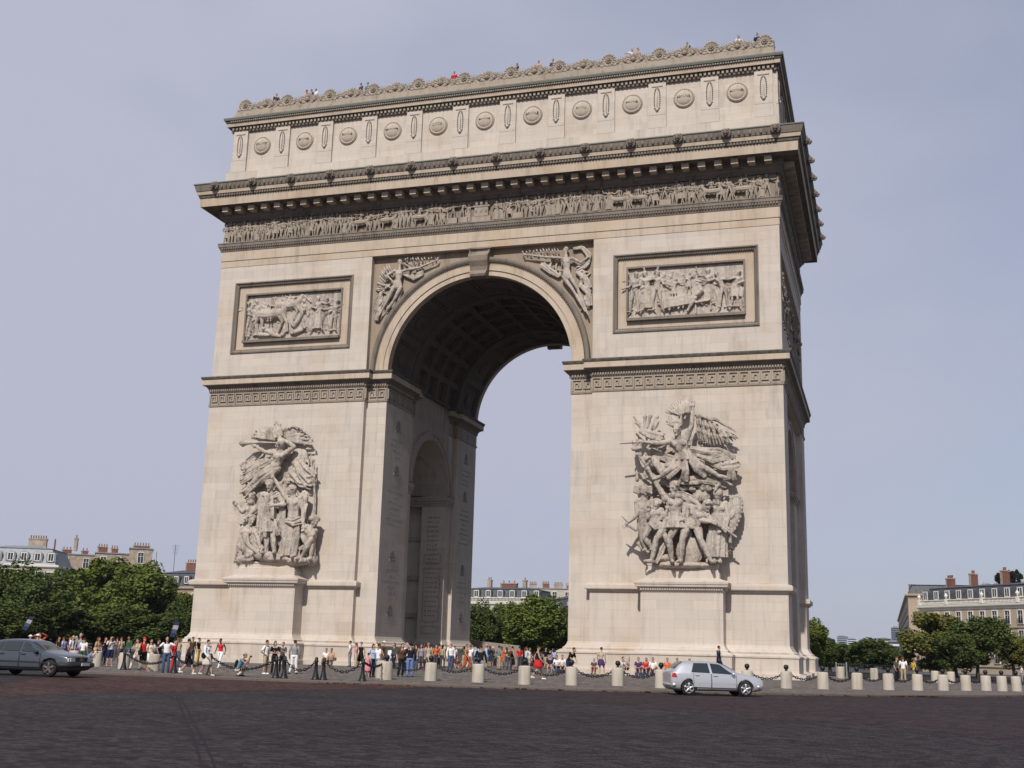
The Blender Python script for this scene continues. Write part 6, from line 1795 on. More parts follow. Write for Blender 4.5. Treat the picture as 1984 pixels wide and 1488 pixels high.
# px, foot py, pose, facing (0 to the viewer, 90 to the picture's right), height, look, label
T = lambda **k: k
PEOPLE = [
 (52, 1290, 'stand', 20, 1.72, T(top='white', hat='white', brim=1), 'person in a round white hat left of a pair behind the grey saloon roof'),
 (66, 1291, 'stand', 200, 1.78, T(top='white', hat='white', brim=1), 'person in a tall white hat right of a pair behind the grey saloon roof'),
 (73, 1282, 'raise', 10, 1.80, T(top='rust', hair='auburn', sl='long'), 'person in rust orange with both arms raised to the head, behind the grey saloon'),
 (110, 1278, 'stand', 60, 1.65, T(top='brown', hair='auburn', w=1), 'person in brown standing in shade behind the grey saloon windscreen'),
 (130, 1287, 'stand', 80, 1.68, T(top='purple', w=1, bot='purple'), 'person in purple at the back of the group above the grey bonnet'),
 (136, 1288, 'contra', 60, 1.74, T(top='white', bot='dgrey', bald=1), 'person in a white top at the left of the group above the grey bonnet'),
 (142, 1289, 'stand', 100, 1.70, T(top='black', bot='black', hair='greyh'), 'person in a black waistcoat in the group above the grey bonnet'),
 (151, 1290, 'stand', -20, 1.86, T(top='grey', bot='purple', hair='greyh', sl='long'), 'tall person in a grey shirt in the group above the grey bonnet'),
 (158, 1291, 'contra', 150, 1.62, T(top='white', bot='green', w=1), 'person in white top and dark green skirt at the right of the bonnet group'),
 (170, 1296, 'crouch', 100, 1.65, T(top='blue', bot='jeans', hair='brown'), 'person crouching in blue just above the nose of the grey saloon'),
 (186, 1289, 'carry', 60, 1.66, T(top='tan', bot='dgrey', hair='auburn', long=1, w=1, bag='beige', bagside=-1), 'person with long auburn hair and a beige bag behind a stone drum'),
 (199, 1288, 'stand', 40, 1.66, T(top='black', bot='navy'), 'person in dark clothes just left of the photographer in a striped shirt'),
 (211, 1291, 'photo', 15, 1.74, T(top='stripe', bot='navy', b='shorts', hair='brown', shoes='tan'), 'person photographing in a striped white shirt and navy shorts'),
 (224, 1280, 'stand', 200, 1.65, T(top='dgrey', bot='dgrey'), 'person in dark grey standing in tree shade right of the striped photographer'),
 (263, 1298, 'walk', -60, 1.66, T(top='beige', bot='cream', w=1, bag='black'), 'person in beige top and cream trousers walking left of the red cap'),
 (275, 1298, 'stand', 40, 1.74, T(top='red', bot='black', b='shorts', hat='red'), 'person in a red cap and red shirt with black shorts'),
 (289, 1299, 'carry', 30, 1.66, T(top='cream', bot='white', b='shorts', w=1, hair='brown', shoes='pink'), 'person in cream top and white shorts right of the red cap'),
 (302, 1296, 'stand', 90, 1.64, T(top='navy', bot='navy'), 'person in navy at the left shoulder of the man holding papers'),
 (320, 1303.5, 'hold', 10, 1.80, T(top='white', bot='jeans', bald=1, hair='greyh', shoes='navy'), 'person in white shirt and jeans with arms spread, holding up printed papers'),
 (334, 1302, 'stand', 60, 1.66, T(top='red', bot='red', w=1), 'person in red partly behind the man holding papers'),
 (361, 1306.5, 'walk', 100, 1.72, T(top='khaki', bot='black', b='shorts', socks=1, shoes='white', hair='dark', bag='black', bagside=-1), 'person in khaki shirt, long black shorts and white socks'),
 (370, 1288, 'stand', 40, 1.74, T(top='brown', bot='dgrey', hair='brown'), 'person in brown behind the one in long black shorts'),
 (382, 1286, 'stand', 70, 1.68, T(top='black', bot='yellow', hair='brown', bald=0), 'person in black top and mustard yellow trousers'),
 (398, 1309.5, 'walk', 50, 1.70, T(top='white', bot='cream', b='skirt', w=1, hair='dark', sl='long', bag='black', bagside=-1, shoes='cream'), 'person in white jacket and cream skirt walking, seen from the side'),
 (425, 1294.5, 'walk', -25, 1.70, T(top='red', bot='white', hair='dark', sl='none', shoes='white', w=1), 'person in red sleeveless top and white trousers before the left pier'),
 (466, 1310.5, 'crouch', 75, 1.76, T(top='teal', bot='cream', pack='black', hat='grey', shoes='black'), 'person crouching in a teal shirt with a camera and black pack'),
 (513, 1306.5, 'hips', 60, 1.74, T(top='white', bot='khaki', b='shorts', hair='dark', shoes='white'), 'person in white shirt and khaki shorts with a hand on the hip'),
 (530, 1307, 'fold', 20, 1.70, T(top='black', bot='black', w=1, hair='brown', long=1), 'person in black trousers and black top with folded arms'),
 (545, 1303, 'carry', -30, 1.62, T(top='dgrey', bot='black', hair='auburn', w=1), 'person in dark grey looking down between two black bollards'),
 (568, 1306, 'stand', 170, 1.76, T(top='grey', bot='white', hair='brown', sl='long', jacket=1, shoes='black'), 'person in grey jacket and white trousers seen from behind'),
 (632, 1272, 'sit', 10, 1.72, T(top='white', bot='dgrey', hair='dark'), 'person in white sitting on the base of the left pier, left of a pair'),
 (642, 1274, 'sit', -5, 1.74, T(top='tan', bot='beige', hair='dark'), 'person in tan sitting on the base of the left pier, right of a pair'),
 (688, 1294, 'stand', 100, 1.60, T(top='pink', bot='beige', w=1), 'person in pale pink left of the one in a black dress'),
 (698, 1294, 'stand', 175, 1.68, T(top='black', b='dress', w=1, hair='greyh', hat='purple', sl='none'), 'person in a black dress and mauve hat'),
 (711, 1312, 'stand', 160, 1.22, T(top='pink', b='dress', w=1, hair='brown', sl='none', shoes='pink'), 'small girl person in a pink and white flowered dress'),
 (720, 1311.5, 'contra', 30, 1.68, T(top='lblue', bot='navy', w=1, hair='dark', long=1), 'person with long dark hair, blue top and navy trousers'),
 (731, 1312, 'stand', 120, 1.70, T(top='white', bot='grey', hair='brown'), 'person in white shirt and grey trousers beside a stone drum'),
 (741, 1298, 'stand', 80, 1.74, T(top='brown', bot='dgrey', hat='white'), 'person in brown with a white cap in front of the pier corner'),
 (776, 1311.5, 'contra', 20, 1.72, T(top='brown', bot='black', w=1, hair='brown', long=1), 'person in brown top and black trousers right of two stone drums'),
 (786, 1303, 'stand', 60, 1.68, T(top='white', bot='navy', hair='greyh'), 'person in white top behind the one in bright blue jeans'),
 (793, 1312, 'stand', 185, 1.74, T(top='black', bot='blue', hair='dark', sl='long'), 'person seen from behind in black top and bright blue jeans'),
 (820, 1296, 'stand', 30, 1.74, T(top='red', bot='navy'), 'person in bright red behind the one in a beige coat'),
 (829, 1299, 'stand', 200, 1.72, T(top='beige', bot='beige', b='skirt', sl='long', jacket=1, hair='blond'), 'person in a long beige coat in front of the passage'),
 (843, 1293, 'stand', 30, 1.70, T(top='orange', bot='dgrey', w=1, hair='brown'), 'person in an orange top at the mouth of the arch'),
 (850, 1292, 'stand', 120, 1.74, T(top='brown', bot='black', hair='dark'), 'person in dark brown right of the orange top'),
 (862, 1290, 'stand', -40, 1.76, T(top='brown', bot='khaki'), 'person in brown left of the one in white shirt and jeans'),
 (872, 1300, 'contra', 20, 1.76, T(top='white', bot='jeans', hat='tan', sl='long'), 'person in long sleeved white shirt, blue jeans and tan cap'),
 (886, 1291, 'sit', 40, 1.7, T(top='brown', bot='khaki', hair='dark'), 'person in brown sitting low under the arch'),
 (894, 1288, 'stand', 70, 1.66, T(top='dgrey', bot='dgrey'), 'person in dark grey under the arch behind the red trousers'),
 (903, 1301.5, 'walk', 60, 1.70, T(top='rust', bot='rust', w=1, hair='auburn', sl='none'), 'person in rust red top and trousers walking under the arch'),
 (912, 1287, 'stand', 10, 1.72, T(top='black', bot='navy', hair='brown'), 'person in black under the arch left of the white concrete wall'),
 (930, 1318, 'walk', 165, 1.76, T(top='black', bot='grey', hair='brown', sl='long', jacket=1), 'person in a black jacket walking away behind a stone drum'),
 (941, 1298, 'stand', 100, 1.80, T(top='lblue', bot='grey', hair='greyh', sl='long'), 'person in a pale blue shirt right of the black jacket'),
 (921, 1296, 'stand', 180, 1.74, T(top='lblue', bot='jeans', hair='dark'), 'person in a washed blue shirt left of the black jacket'),
 (954, 1290, 'stand', 40, 1.7, T(top='dgrey', bot='dgrey', hat='white'), 'person in dark grey with a white cap under the arch'),
 (961, 1288, 'stand', -60, 1.72, T(top='grey', bot='black', hair='greyh'), 'person in grey with grey hair under the arch'),
 (972, 1295, 'stand', 15, 1.70, T(top='orange', bot='orange', b='shorts', hair='brown'), 'person in orange shirt and orange shorts facing the viewer'),
 (992, 1299, 'stand', 120, 1.68, T(top='black', b='dress', w=1, hair='dark', sl='none'), 'person in a sleeveless black dress right of the orange shirt'),
 (1006, 1295, 'stand', 190, 1.74, T(top='red', bot='dgrey', hair='brown'), 'person in a bright red shirt seen from behind'),
 (1025, 1298, 'contra', 60, 1.66, T(top='white', bot='beige', b='shorts', hair='brown'), 'person in a white T shirt left of the red skirt'),
 (1034, 1290, 'stand', 20, 1.66, T(top='pink', bot='grey', w=1), 'person in pink behind the red skirt'),
 (1041, 1316.5, 'walk', 100, 1.76, T(top='black', bot='red', b='mini', w=1, hair='brown', sl='none', shoes='white'), 'person in black top and short red skirt with bare legs'),
 (1050, 1290, 'stand', -30, 1.72, T(top='white', bot='jeans', hair='blond'), 'person in white behind the right side of the red skirt'),
 (1066, 1282, 'sit', 20, 1.74, T(top='navy', bot='khaki', b='shorts', hair='auburn'), 'person in navy sitting on the left end of the right base'),
 (1079, 1282, 'sit', -10, 1.66, T(top='white', bot='jeans', w=1), 'person in white sitting next to the navy one on the right base'),
 (1089, 1288, 'sitlean', 40, 1.72, T(top='white', bot='navy', hair='dark'), 'person in white leaning forward, sitting left of the big man in black'),
 (1101, 1316, 'leanover', 60, 1.84, T(top='black', bot='navy', hair='brown', shoes='white'), 'big person in black shirt leaning over a stone drum'),
 (1151, 1290, 'sit', 0, 1.36, T(top='dgrey', bot='red', b='shorts', hair='auburn'), 'child person in dark top sitting on the right base'),
 (1165, 1309, 'contra', 160, 1.74, T(top='beige', bot='purple', b='mini', w=1, hair='brown', sl='short', shoes='tan'), 'person in beige top and short purple skirt with bare legs'),
 (1174, 1300, 'stand', 60, 1.2, T(top='red', bot='white', b='shorts'), 'child person in red between the purple skirt and the white cap'),
 (1184, 1306, 'stand', 190, 1.80, T(top='white', bot='black', hat='white', shoes='white'), 'person in white shirt, white cap and black trousers seen from behind'),
 (1203, 1287, 'sitlean', 110, 1.70, T(top='white', bot='dgrey', hair='dark'), 'person in white bending forward on the base, right of the white cap'),
 (1219, 1286, 'sitlean', 60, 1.70, T(top='grey', bot='black', hair='auburn', w=1, long=1), 'person with auburn hair in grey sitting on the base'),
 (1243, 1281, 'stand', 20, 1.70, T(top='navy', bot='navy', hair='dark'), 'person in navy waistcoat standing behind the seated row'),
 (1237, 1288, 'sit', 10, 1.68, T(top='purple', bot='jeans', hair='brown'), 'person in dark mauve and jeans sitting in the row, left of the red top'),
 (1252, 1288, 'sit', -10, 1.66, T(top='red', bot='jeans', hair='dark', w=1, long=1), 'person in red top and jeans sitting in the row'),
 (1265, 1288, 'sit', 15, 1.72, T(top='white', bot='dgrey', hair='brown'), 'person in white T shirt sitting in the row, right of the red top'),
 (1282, 1300, 'stand', 195, 1.70, T(top='white', bot='navy', hair='dark'), 'person in white seen from behind at the tail of the silver hatchback'),
 (1293, 1288, 'sit', 30, 1.70, T(top='orange', bot='brown', hair='auburn'), 'person in orange sitting behind the tail of the silver hatchback'),
 (1312, 1289, 'sit', -10, 1.70, T(top='pink', bot='jeans', hair='brown'), 'person in pale pink whose head shows above the roof of the silver hatchback'),
 (1336, 1289, 'sit', 20, 1.70, T(top='white', bot='jeans', hair='auburn'), 'person with auburn hair showing above the roof of the silver hatchback'),
 (1738, 1322, 'stand', 60, 1.74, T(top='dgrey', bot='black', hair='auburn'), 'person in dark grey left of the one in white shirt and khaki trousers'),
 (1751, 1323, 'stand', 175, 1.78, T(top='white', bot='khaki', hair='auburn', bald=0), 'person in white shirt and khaki trousers seen from behind beyond the drums'),
 (1772, 1321, 'hips', 120, 1.66, T(top='yellow', bot='khaki', hair='auburn', bag='black', sl='long'), 'person in yellow with a black bag beyond the drums'),
 (1981, 1322, 'stand', -80, 1.72, T(top='white', bot='grey', hair='brown'), 'person in white cut off by the right edge'),
]
prng = np.random.default_rng(77)
for px, py, pose, face, h, d, lab in PEOPLE:
    if pose in ('sit', 'sitlean'):
        # seated on the low base step: find the spot just in front of the wall
        y = -.98 if not (860 < px < 1060) else 4.0
        p = on_y(px, py, y)
        z = .30 if y < 0 else .02
        if 1060 < px < 1300: y = -1.0
        if 1230 < px < 1345 or 1060 < px < 1100: 
            # in front of the pedestal the base steps forward
            y = -2.35 if 1230 < px < 1345 else -.98
            p = on_y(px, py, y)
        loc = np.array((p[0], y, z))
    else:
        loc = on_ground(px, py)
    cx, cy = CAM[0] - loc[0], CAM[1] - loc[1]
    rz = math.atan2(cx, -cy) + R(face)
    if pose in ('sit', 'sitlean'): rz = R(face) * .5
    d = dict(d); d.setdefault('skin', int(prng.choice([0, 0, 1, 1, 2, 3], p=[.3, .2, .2, .15, .1, .05])))
    build_person(lab, pose, tuple(loc), rz, h, d, prng, None)
# one stands up on the base of the right pier
p = on_y(1394, 1288, -1.9)
build_person('person in dark blue leaning on the pedestal above the silver hatchback', 'walk', (p[0], -2.3, .30), R(120), 1.74, T(top='navy', bot='navy', hair='dark', sl='long'), prng, None)
# sightseers on the roof terrace
ROOF = [(536, 'walk', 'brown', 'person at the far left of the roof parapet pointing'), (594, 'stand', 'red', 'person in red on the roof, second from the left'), (612, 'stand', 'white', 'person in white on the roof beside the red one'), (603, 'stand', 'navy', 'person in navy between the red and the white ones on the roof'),
        (699, 'stand', 'dgrey', 'person in dark grey on the roof left of a rosette'), (712, 'stand', 'teal', 'person in teal on the roof touching a rosette'), (880, 'stand', 'red', 'person in dull red on the roof near the middle'), (1002, 'stand', 'navy', 'person in navy on the roof right of a rosette'),
        (1044, 'stand', 'tan', 'person in tan on the roof between two rosettes'), (1071, 'stand', 'dgrey', 'person in grey on the roof at the left edge of a rosette'), (1225, 'hold', 'white', 'person in white with arms spread on the roof'), (1237, 'stand', 'tan', 'person in tan beside the one with arms spread on the roof'),
        (1331, 'stand', 'black', 'person in black alone on the roof towards the right'), (1432, 'stand', 'white', 'person in white near the right end of the roof'), (1466, 'stand', 'navy', 'person in navy beside the last rosette on the roof')]
for px, pose, col_c, lab in ROOF:
    p = on_y(px, 120, 1.0)
    # slide along the terrace until the sight line meets it at that height
    v = ray(px, 200 - (px - 470) * .117); t = (1.0 - CAM[1]) / v[1]; q = CAM + v * t
    build_person(lab, pose, (q[0], 1.0, 45.34), R(float(prng.uniform(-60, 60))), 1.74, T(top=col_c, bot='jeans', hair=['dark', 'brown'][int(prng.integers(2))]), prng, 'sightseers on the roof terrace')
# papers held up
def papers(px, py, dist_like, label, tilt_):
    p = on_ground(*dist_like); D = depth_of(p); v = ray(px, py); c = CAM + v * D
    m = MB(); 
    m.cur = 0
    for k in range(4):
        z = -.3 + .2 * k; m.cur = k % 3
        m.obox((.03 * k, 0, z), (.13, 0, .0), (0, .012, 0), (.015, 0, .1))
    o = m.build('folded_map', [cmat('print blue', (.03, .038, .075)), cmat('print dull blue', (.06, .075, .13)), cmat('print pale', (.34, .30, .34))]); o.location = c; o.rotation_euler = (0, tilt_, .5)
    tag(o, label, 'printed map')
papers(337, 1219, (320, 1303.5), 'unfolded printed map held high by the person in white shirt and jeans', .1)
papers(53, 1207, (66, 1291), 'unfolded printed map held high above the roof of the grey saloon', .25)
m = MB(); p = on_y(755, 1267, -1.25); m.box(p[0] - .14, p[0] + .14, -1.27, -1.25, p[2] - .28, p[2] + .26); m.tube([(p[0], -1.24, 0.02), (p[0], -1.24, p[2])], .02, 6)
tag(m.build('notice_board', [MAT['plate']]), 'small white notice on a post before the corner of the left pier', 'notice')

# more of the crowd in the mouth of the arch
MORE = [(836, 1288, 'stand', 'blue', 'jeans', 'in blue by the doorway of the passage'), (856, 1294, 'contra', 'khaki', 'dgrey', 'in khaki among the crowd left of the white shirt and jeans'), (880, 1293, 'stand', 'white', 'navy', 'in white right of the tan cap'),
 (899, 1292, 'photo', 'green', 'beige', 'in green taking a picture beside the rust red one'), (934, 1288, 'stand', 'beige', 'khaki', 'in beige behind the black jacket'), (948, 1293, 'contra', 'navy', 'jeans', 'in navy right of the pale blue shirt'), (966, 1298, 'hips', 'teal', 'khaki', 'in teal left of the orange shirt'),
 (981, 1292, 'stand', 'cream', 'jeans', 'in cream right of the orange shirt'), (986, 1299, 'carry', 'brown', 'dgrey', 'in brown next to the sleeveless black dress'), (999, 1289, 'stand', 'yellow', 'navy', 'in yellow between the black dress and the bright red shirt'), (1014, 1290, 'stand', 'dgrey', 'jeans', 'in dark grey right of the bright red shirt'),
 (1019, 1299, 'stand', 'stripe', 'navy', 'in pale stripes behind a chain, left of the red skirt'), (1057, 1296, 'contra', 'black', 'khaki', 'in black right of the red skirt'), (1073, 1294, 'stand', 'lblue', 'jeans', 'in pale blue standing before the seated pair'), (910, 1297, 'walk', 'white', 'beige', 'in white walking right of the rust red one'),
 (815, 1299, 'stand', 'grey', 'dgrey', 'in grey left of the bright red one at the passage'), (805, 1294, 'contra', 'brown', 'jeans', 'in brown right of the bright blue jeans'), (762, 1296, 'stand', 'dgrey', 'navy', 'in dark grey behind the two stone drums'), (677, 1292, 'stand', 'white', 'grey', 'in white left of the pale pink one'), (1130, 1292, 'stand', 'dgrey', 'jeans', 'in dark grey at the corner of the right pier'),
 (232, 1284, 'contra', 'beige', 'dgrey', 'in beige in the shade behind the iron post'), (246, 1286, 'stand', 'green', 'jeans', 'in green left of the cream trousers'), (120, 1284, 'stand', 'lblue', 'jeans', 'in pale blue at the far left of the bonnet group'), (345, 1292, 'stand', 'khaki', 'jeans', 'in khaki right of the person in red')]
for i, (px, py, pose, tc_, bc_, lab) in enumerate(MORE):
    loc = on_ground(px, py); rz = math.atan2(CAM[0] - loc[0], -(CAM[1] - loc[1])) + R(float(prng.uniform(-170, 170)))
    build_person('person ' + lab, pose, tuple(loc), rz, float(prng.uniform(1.6, 1.8)), T(top=tc_, bot=bc_, hair=['dark', 'brown', 'auburn'][i % 3], w=i % 2, long=i % 2, sl=['short', 'long'][i % 2], skin=int(prng.integers(0, 3)), **({'b': 'shorts'} if i % 5 == 0 else {})), prng, None)
for o_ in bpy.data.objects:
    pass
# ================================================================== trees
def leaf_mat(name, dark, light):
    t = NT(name); v = t.coord()
    n1 = t.noise(v, .55, 3, .6); n2 = t.noise(v, 5, 2)
    c = t.ramp(n1, [(.3, dark), (.7, light)])
    c = t.mix(t.ramp(n2, [(.4, (0, 0, 0)), (.8, (.5,) * 3)]), c, tuple(x * 1.5 for x in light))
    t.base(c); t.b.inputs['Transmission Weight'].default_value = 0
    return t.set(.7, 0, .15)
LEAF = [leaf_mat('plane tree leaves', (.050, .070, .015), (.125, .152, .030)), leaf_mat('dark tree leaves', (.031, .048, .013), (.080, .106, .025)), leaf_mat('yellowish tree leaves', (.065, .070, .018), (.15, .148, .036))]
MAT['bark'] = simple('tree bark', (.07, .058, .045), .9, scale=3)
def crown_mesh(seed, n_clump, n_leaf, mat, leaf=.36, loose=1.0):
    r = np.random.default_rng(seed)
    # clump centres spread through an uneven crown about 1 wide and 1 high, base at 0
    P = []
    while len(P) < n_clump:
        q = r.uniform(-1, 1, 3)
        rr = np.linalg.norm(q * (1, 1, 1.0))
        prof = 1 - .25 * max(0, q[2]) ** 2
        if rr < prof and (rr > .45 or r.random() < .25): P.append(q * .5 * r.uniform(.85, 1.08))
    P = np.array(P)
    rad = r.uniform(.07, .20, len(P)) * loose
    k = r.integers(0, len(P), n_leaf)
    d = r.normal(0, 1, (n_leaf, 3)); d /= np.linalg.norm(d, axis=1)[:, None]
    c = P[k] + d * (rad[k] * r.uniform(.35, 1.05, n_leaf) ** .6)[:, None]
    return c, r
def tree_meshes(seed, W, H, mat, n_clump=60, n_leaf=9000, leaf=.25):
    c, r = crown_mesh(seed, n_clump, n_leaf, mat)
    c = c * (W, W, H) + (0, 0, H / 2)
    n = len(c); a = r.normal(0, 1, (n, 3)); a /= np.linalg.norm(a, axis=1)[:, None]
    a[:, 2] *= .5
    b = np.cross(a, r.normal(0, 1, (n, 3))); b /= np.linalg.norm(b, axis=1)[:, None]; a /= np.linalg.norm(a, axis=1)[:, None]
    s = r.uniform(.6, 1.25, n)[:, None] * leaf
    nn = np.cross(a, b)
    V = np.stack([c - a * s, c - b * s * .6 + nn * s * .2, c + a * s, c + b * s * .6 + nn * s * .2], 1).reshape(-1, 3)
    m = MB(); m.add(V, [np.arange(4 * n).reshape(n, 4)])
    return m.mesh('crown', [mat])
def trunk_mesh(seed, h, rr, W, H):
    r = np.random.default_rng(seed); m = MB(); m.smooth = True
    m.tube([(0, 0, -.3), (0, 0, h * .5), (.1, .05, h + H * .2), (.15, .1, h + H * .45)], [rr * 1.3, rr, rr * .8, rr * .3], 8)
    for k in range(6):
        a = 2 * PI * k / 6 + r.uniform(-.3, .3); z0 = h * r.uniform(.8, 1.1) + H * .05 * k
        m.tube([(0, 0, z0), (W * .16 * math.cos(a), W * .16 * math.sin(a), z0 + H * .12), (W * .34 * math.cos(a), W * .34 * math.sin(a), z0 + H * .3)], [rr * .5, rr * .35, rr * .12], 6)
    return m.mesh('trunk', [MAT['bark']])
VAR = {}
def tree(px, top, w_px, dist, kind, label, base_frac=.26, seed=0, leafs=17000, aspect=None):
    v = ray(px, 1262); hv = math.hypot(v[0], v[1]); c = CAM[:2] + v[:2] / hv * dist
    D = depth_of((c[0], c[1], 0))
    ptop = at_dist(px, top, dist); Ht = ptop[2] + .35
    W = w_px * D / FPX * 1.02; h = Ht * base_frac; H = Ht - h * .75
    key = (kind, seed % 4)
    if key not in VAR:
        VAR[key] = (tree_meshes(100 + 7 * seed + kind, 8.0, 9.0, LEAF[kind], 62, leafs), trunk_mesh(seed, 3.2, .22, 8.0, 9.0))
    cm, tm = VAR[key]
    root = empty('tree', (c[0], c[1], -.35), RNG.uniform(0, 6)); tag(root, label, 'tree', 'trees round the square')
    o = bpy.data.objects.new('crown', cm); COL.objects.link(o); o.parent = root; o.scale = (W / 8.0, W / 8.0, H / 9.0); o.location = (0, 0, Ht - H)
    o = bpy.data.objects.new('trunk', tm); COL.objects.link(o); o.parent = root; o.scale = (1, 1, max(.5, (Ht - H) / 3.2))
    return root
TREES = [  # px, top, width px, distance, kind, label
 (18, 1088, 120, 205, 1, 'dark tree at the left edge of the photo, in front of the pale mansard house'),
 (62, 1112, 110, 190, 1, 'dark tree between the left edge and the tallest tree, behind the grey saloon'),
 (128, 1092, 110, 215, 1, 'dark tree on the left shoulder of the tallest tree'),
 (205, 1070, 150, 196, 0, 'tallest bright green tree left of the arch'),
 (272, 1090, 125, 190, 0, 'rounded bright green tree between the tallest tree and the arch'),
 (325, 1138, 100, 205, 2, 'yellowish tree in front of the dark roof next to the left pier'),
 (358, 1150, 80, 185, 1, 'dark tree touching the left pier of the arch'),
 (100, 1162, 130, 165, 1, 'low dark tree above the windscreen of the grey saloon'),
 (180, 1168, 130, 170, 0, 'low green tree behind the person with a beige bag'),
 (250, 1172, 130, 165, 1, 'low dark green tree behind the red capped person'),
 (310, 1182, 120, 160, 1, 'low dark tree behind the raised map, left of the pier'),
 (25, 1165, 110, 160, 1, 'low dark tree at the left edge above the grey saloon roof'),
 (928, 1166, 80, 205, 1, 'dark green tree against the edge of the back pier seen through the arch'),
 (985, 1164, 80, 210, 0, 'small green tree in the middle of the arch opening'),
 (1036, 1148, 126, 185, 0, 'big bright green tree in the arch opening'),
 (1088, 1172, 80, 190, 1, 'dark tree half hidden by the right pier in the arch opening'),
 (1572, 1198, 66, 150, 0, 'bright green tree at the foot of the right end of the arch'),
 (1607, 1232, 60, 170, 1, 'dark tree next to the bright one at the right end of the arch'),
 (1640, 1256, 60, 190, 1, 'low dark tree under the far pale towers'),
 (1690, 1234, 92, 180, 1, 'dark rounded tree right of the far pale towers'),
 (1738, 1258, 60, 200, 1, 'low dark tree at the corner of the side street'),
 (1812, 1182, 120, 170, 2, 'yellowish green bushy tree in front of the corner building'),
 (1892, 1190, 112, 165, 1, 'dark green bushy tree in front of the corner building, right of the yellowish one'),
 (1850, 1222, 90, 160, 1, 'low dark tree between the two bushy trees of the corner building'),
 (1962, 1228, 62, 175, 2, 'thin open tree near the right edge in front of the corner building')]
for i, (px, top, wp, dist, kind, lab) in enumerate(TREES):
    tree(px, top, wp, dist, kind, lab, .22 if wp > 70 else .3, seed=i)

# ================================================================== houses round the square
MAT['facade'] = stone('house limestone', (.38, .31, .23), (.34, .26, .17), (.25, .21, .17), course=(1.2, .5), joint=.8, grime=.4)
MAT['facade_pale'] = stone('pale house stone', (.42, .385, .315), (.38, .32, .24), (.24, .21, .17), course=(1.2, .5), joint=.85, grime=.3)
MAT['slate'] = simple('slate roof', (.065, .07, .08), .6, scale=2, var=.3)
MAT['zinc'] = simple('zinc roof', (.21, .225, .245), .5, scale=1.5, var=.2)
MAT['brick'] = simple('chimney brick', (.165, .075, .055), .9, scale=4, var=.3)
MAT['render'] = simple('old chimney render', (.31, .25, .195), .9, scale=1.2, var=.3)
MAT['pot'] = simple('clay chimney pot', (.19, .095, .07), .9)
MAT['wframe'] = simple('white window frame', (.62, .60, .56), .6)
_g = NT('window pane'); _g.base((.03, .035, .042)); MAT['pane'] = _g.set(.1, 0, .6)
MAT['white'] = simple('white balustrade', (.66, .62, .55), .8)

def window_meshes(w, h, tag_):
    f = MB()
    for x0, x1, z0, z1 in ((-w / 2 - .12, -w / 2, -.1, h + .14), (w / 2, w / 2 + .12, -.1, h + .14), (-w / 2, w / 2, h, h + .14), (-w / 2 - .16, w / 2 + .16, -.2, -.1)):
        f.box(x0, x1, -.14, .05, z0, z1)
    f.box(-.04, .04, -.02, .05, 0, h); f.box(-w / 2, w / 2, -.018, .05, h * .62, h * .62 + .06)
    p = MB(); p.box(-w / 2, w / 2, .01, .05, 0, h)
    return f.mesh('window', [MAT['wframe']]), p.mesh('pane', [MAT['pane']])
WIN, PANE = window_meshes(1.15, 2.2, 'a')
def dormer_meshes(mat):
    d = MB(); n = 12; a = np.linspace(0, PI, n)
    prof = [(.85, 0), (.85, 1.25)] + [(.85 * math.cos(q), 1.25 + .55 * math.sin(q)) for q in a] + [(-.85, 1.25), (-.85, 0)]
    d.extrude_xz(prof[::-1], -.05, 1.6)
    p = MB(); p.box(-.42, -.04, -.12, -.04, .2, 1.45); p.box(.04, .42, -.12, -.04, .2, 1.45)
    f = MB()
    for x0, x1, z0, z1 in ((-.56, -.42, .1, 1.6), (.42, .56, .1, 1.6), (-.42, .42, 1.45, 1.6), (-.56, .56, .06, .2), (-.04, .04, .2, 1.45)): f.box(x0, x1, -.16, -.04, z0, z1)
    return d.mesh('dormer', [mat]), f.mesh('window_frame', [MAT['wframe']]), p.mesh('pane', [MAT['pane']])
DORM = {k: dormer_meshes(MAT[k]) for k in ('slate', 'zinc')}
def sub(name, me, parent, loc, rz=0):
    o = bpy.data.objects.new(name, me); COL.objects.link(o); o.parent = parent; o.location = loc; o.rotation_euler = (0, 0, rz); return o
def chimney(parent, x, y, z0, h, w, d, mat, pots):
    m = MB(); m.cur = 0
    m.box(x - w / 2, x + w / 2, y - d / 2, y + d / 2, z0, z0 + h)
    m.cur = 1; m.box(x - w / 2 - .1, x + w / 2 + .1, y - d / 2 - .1, y + d / 2 + .1, z0 + h, z0 + h + .2); m.box(x - w / 2 - .03, x - w / 2 + .25 + (.3 if w < 1.2 else 0), y - d / 2 - .03, y + d / 2 + .03, z0, z0 + h - .002)
    c = m.build('chimney', [mat, MAT['render']], parent)
    for i in range(pots):
        q = MB(); q.lathe([(.13, 0), (.11, .55), (.13, .6)], (x - w / 2 + w * (i + .5) / pots, y, z0 + h + .2), 8); q.build('chimney_pot', [MAT['pot']], c)

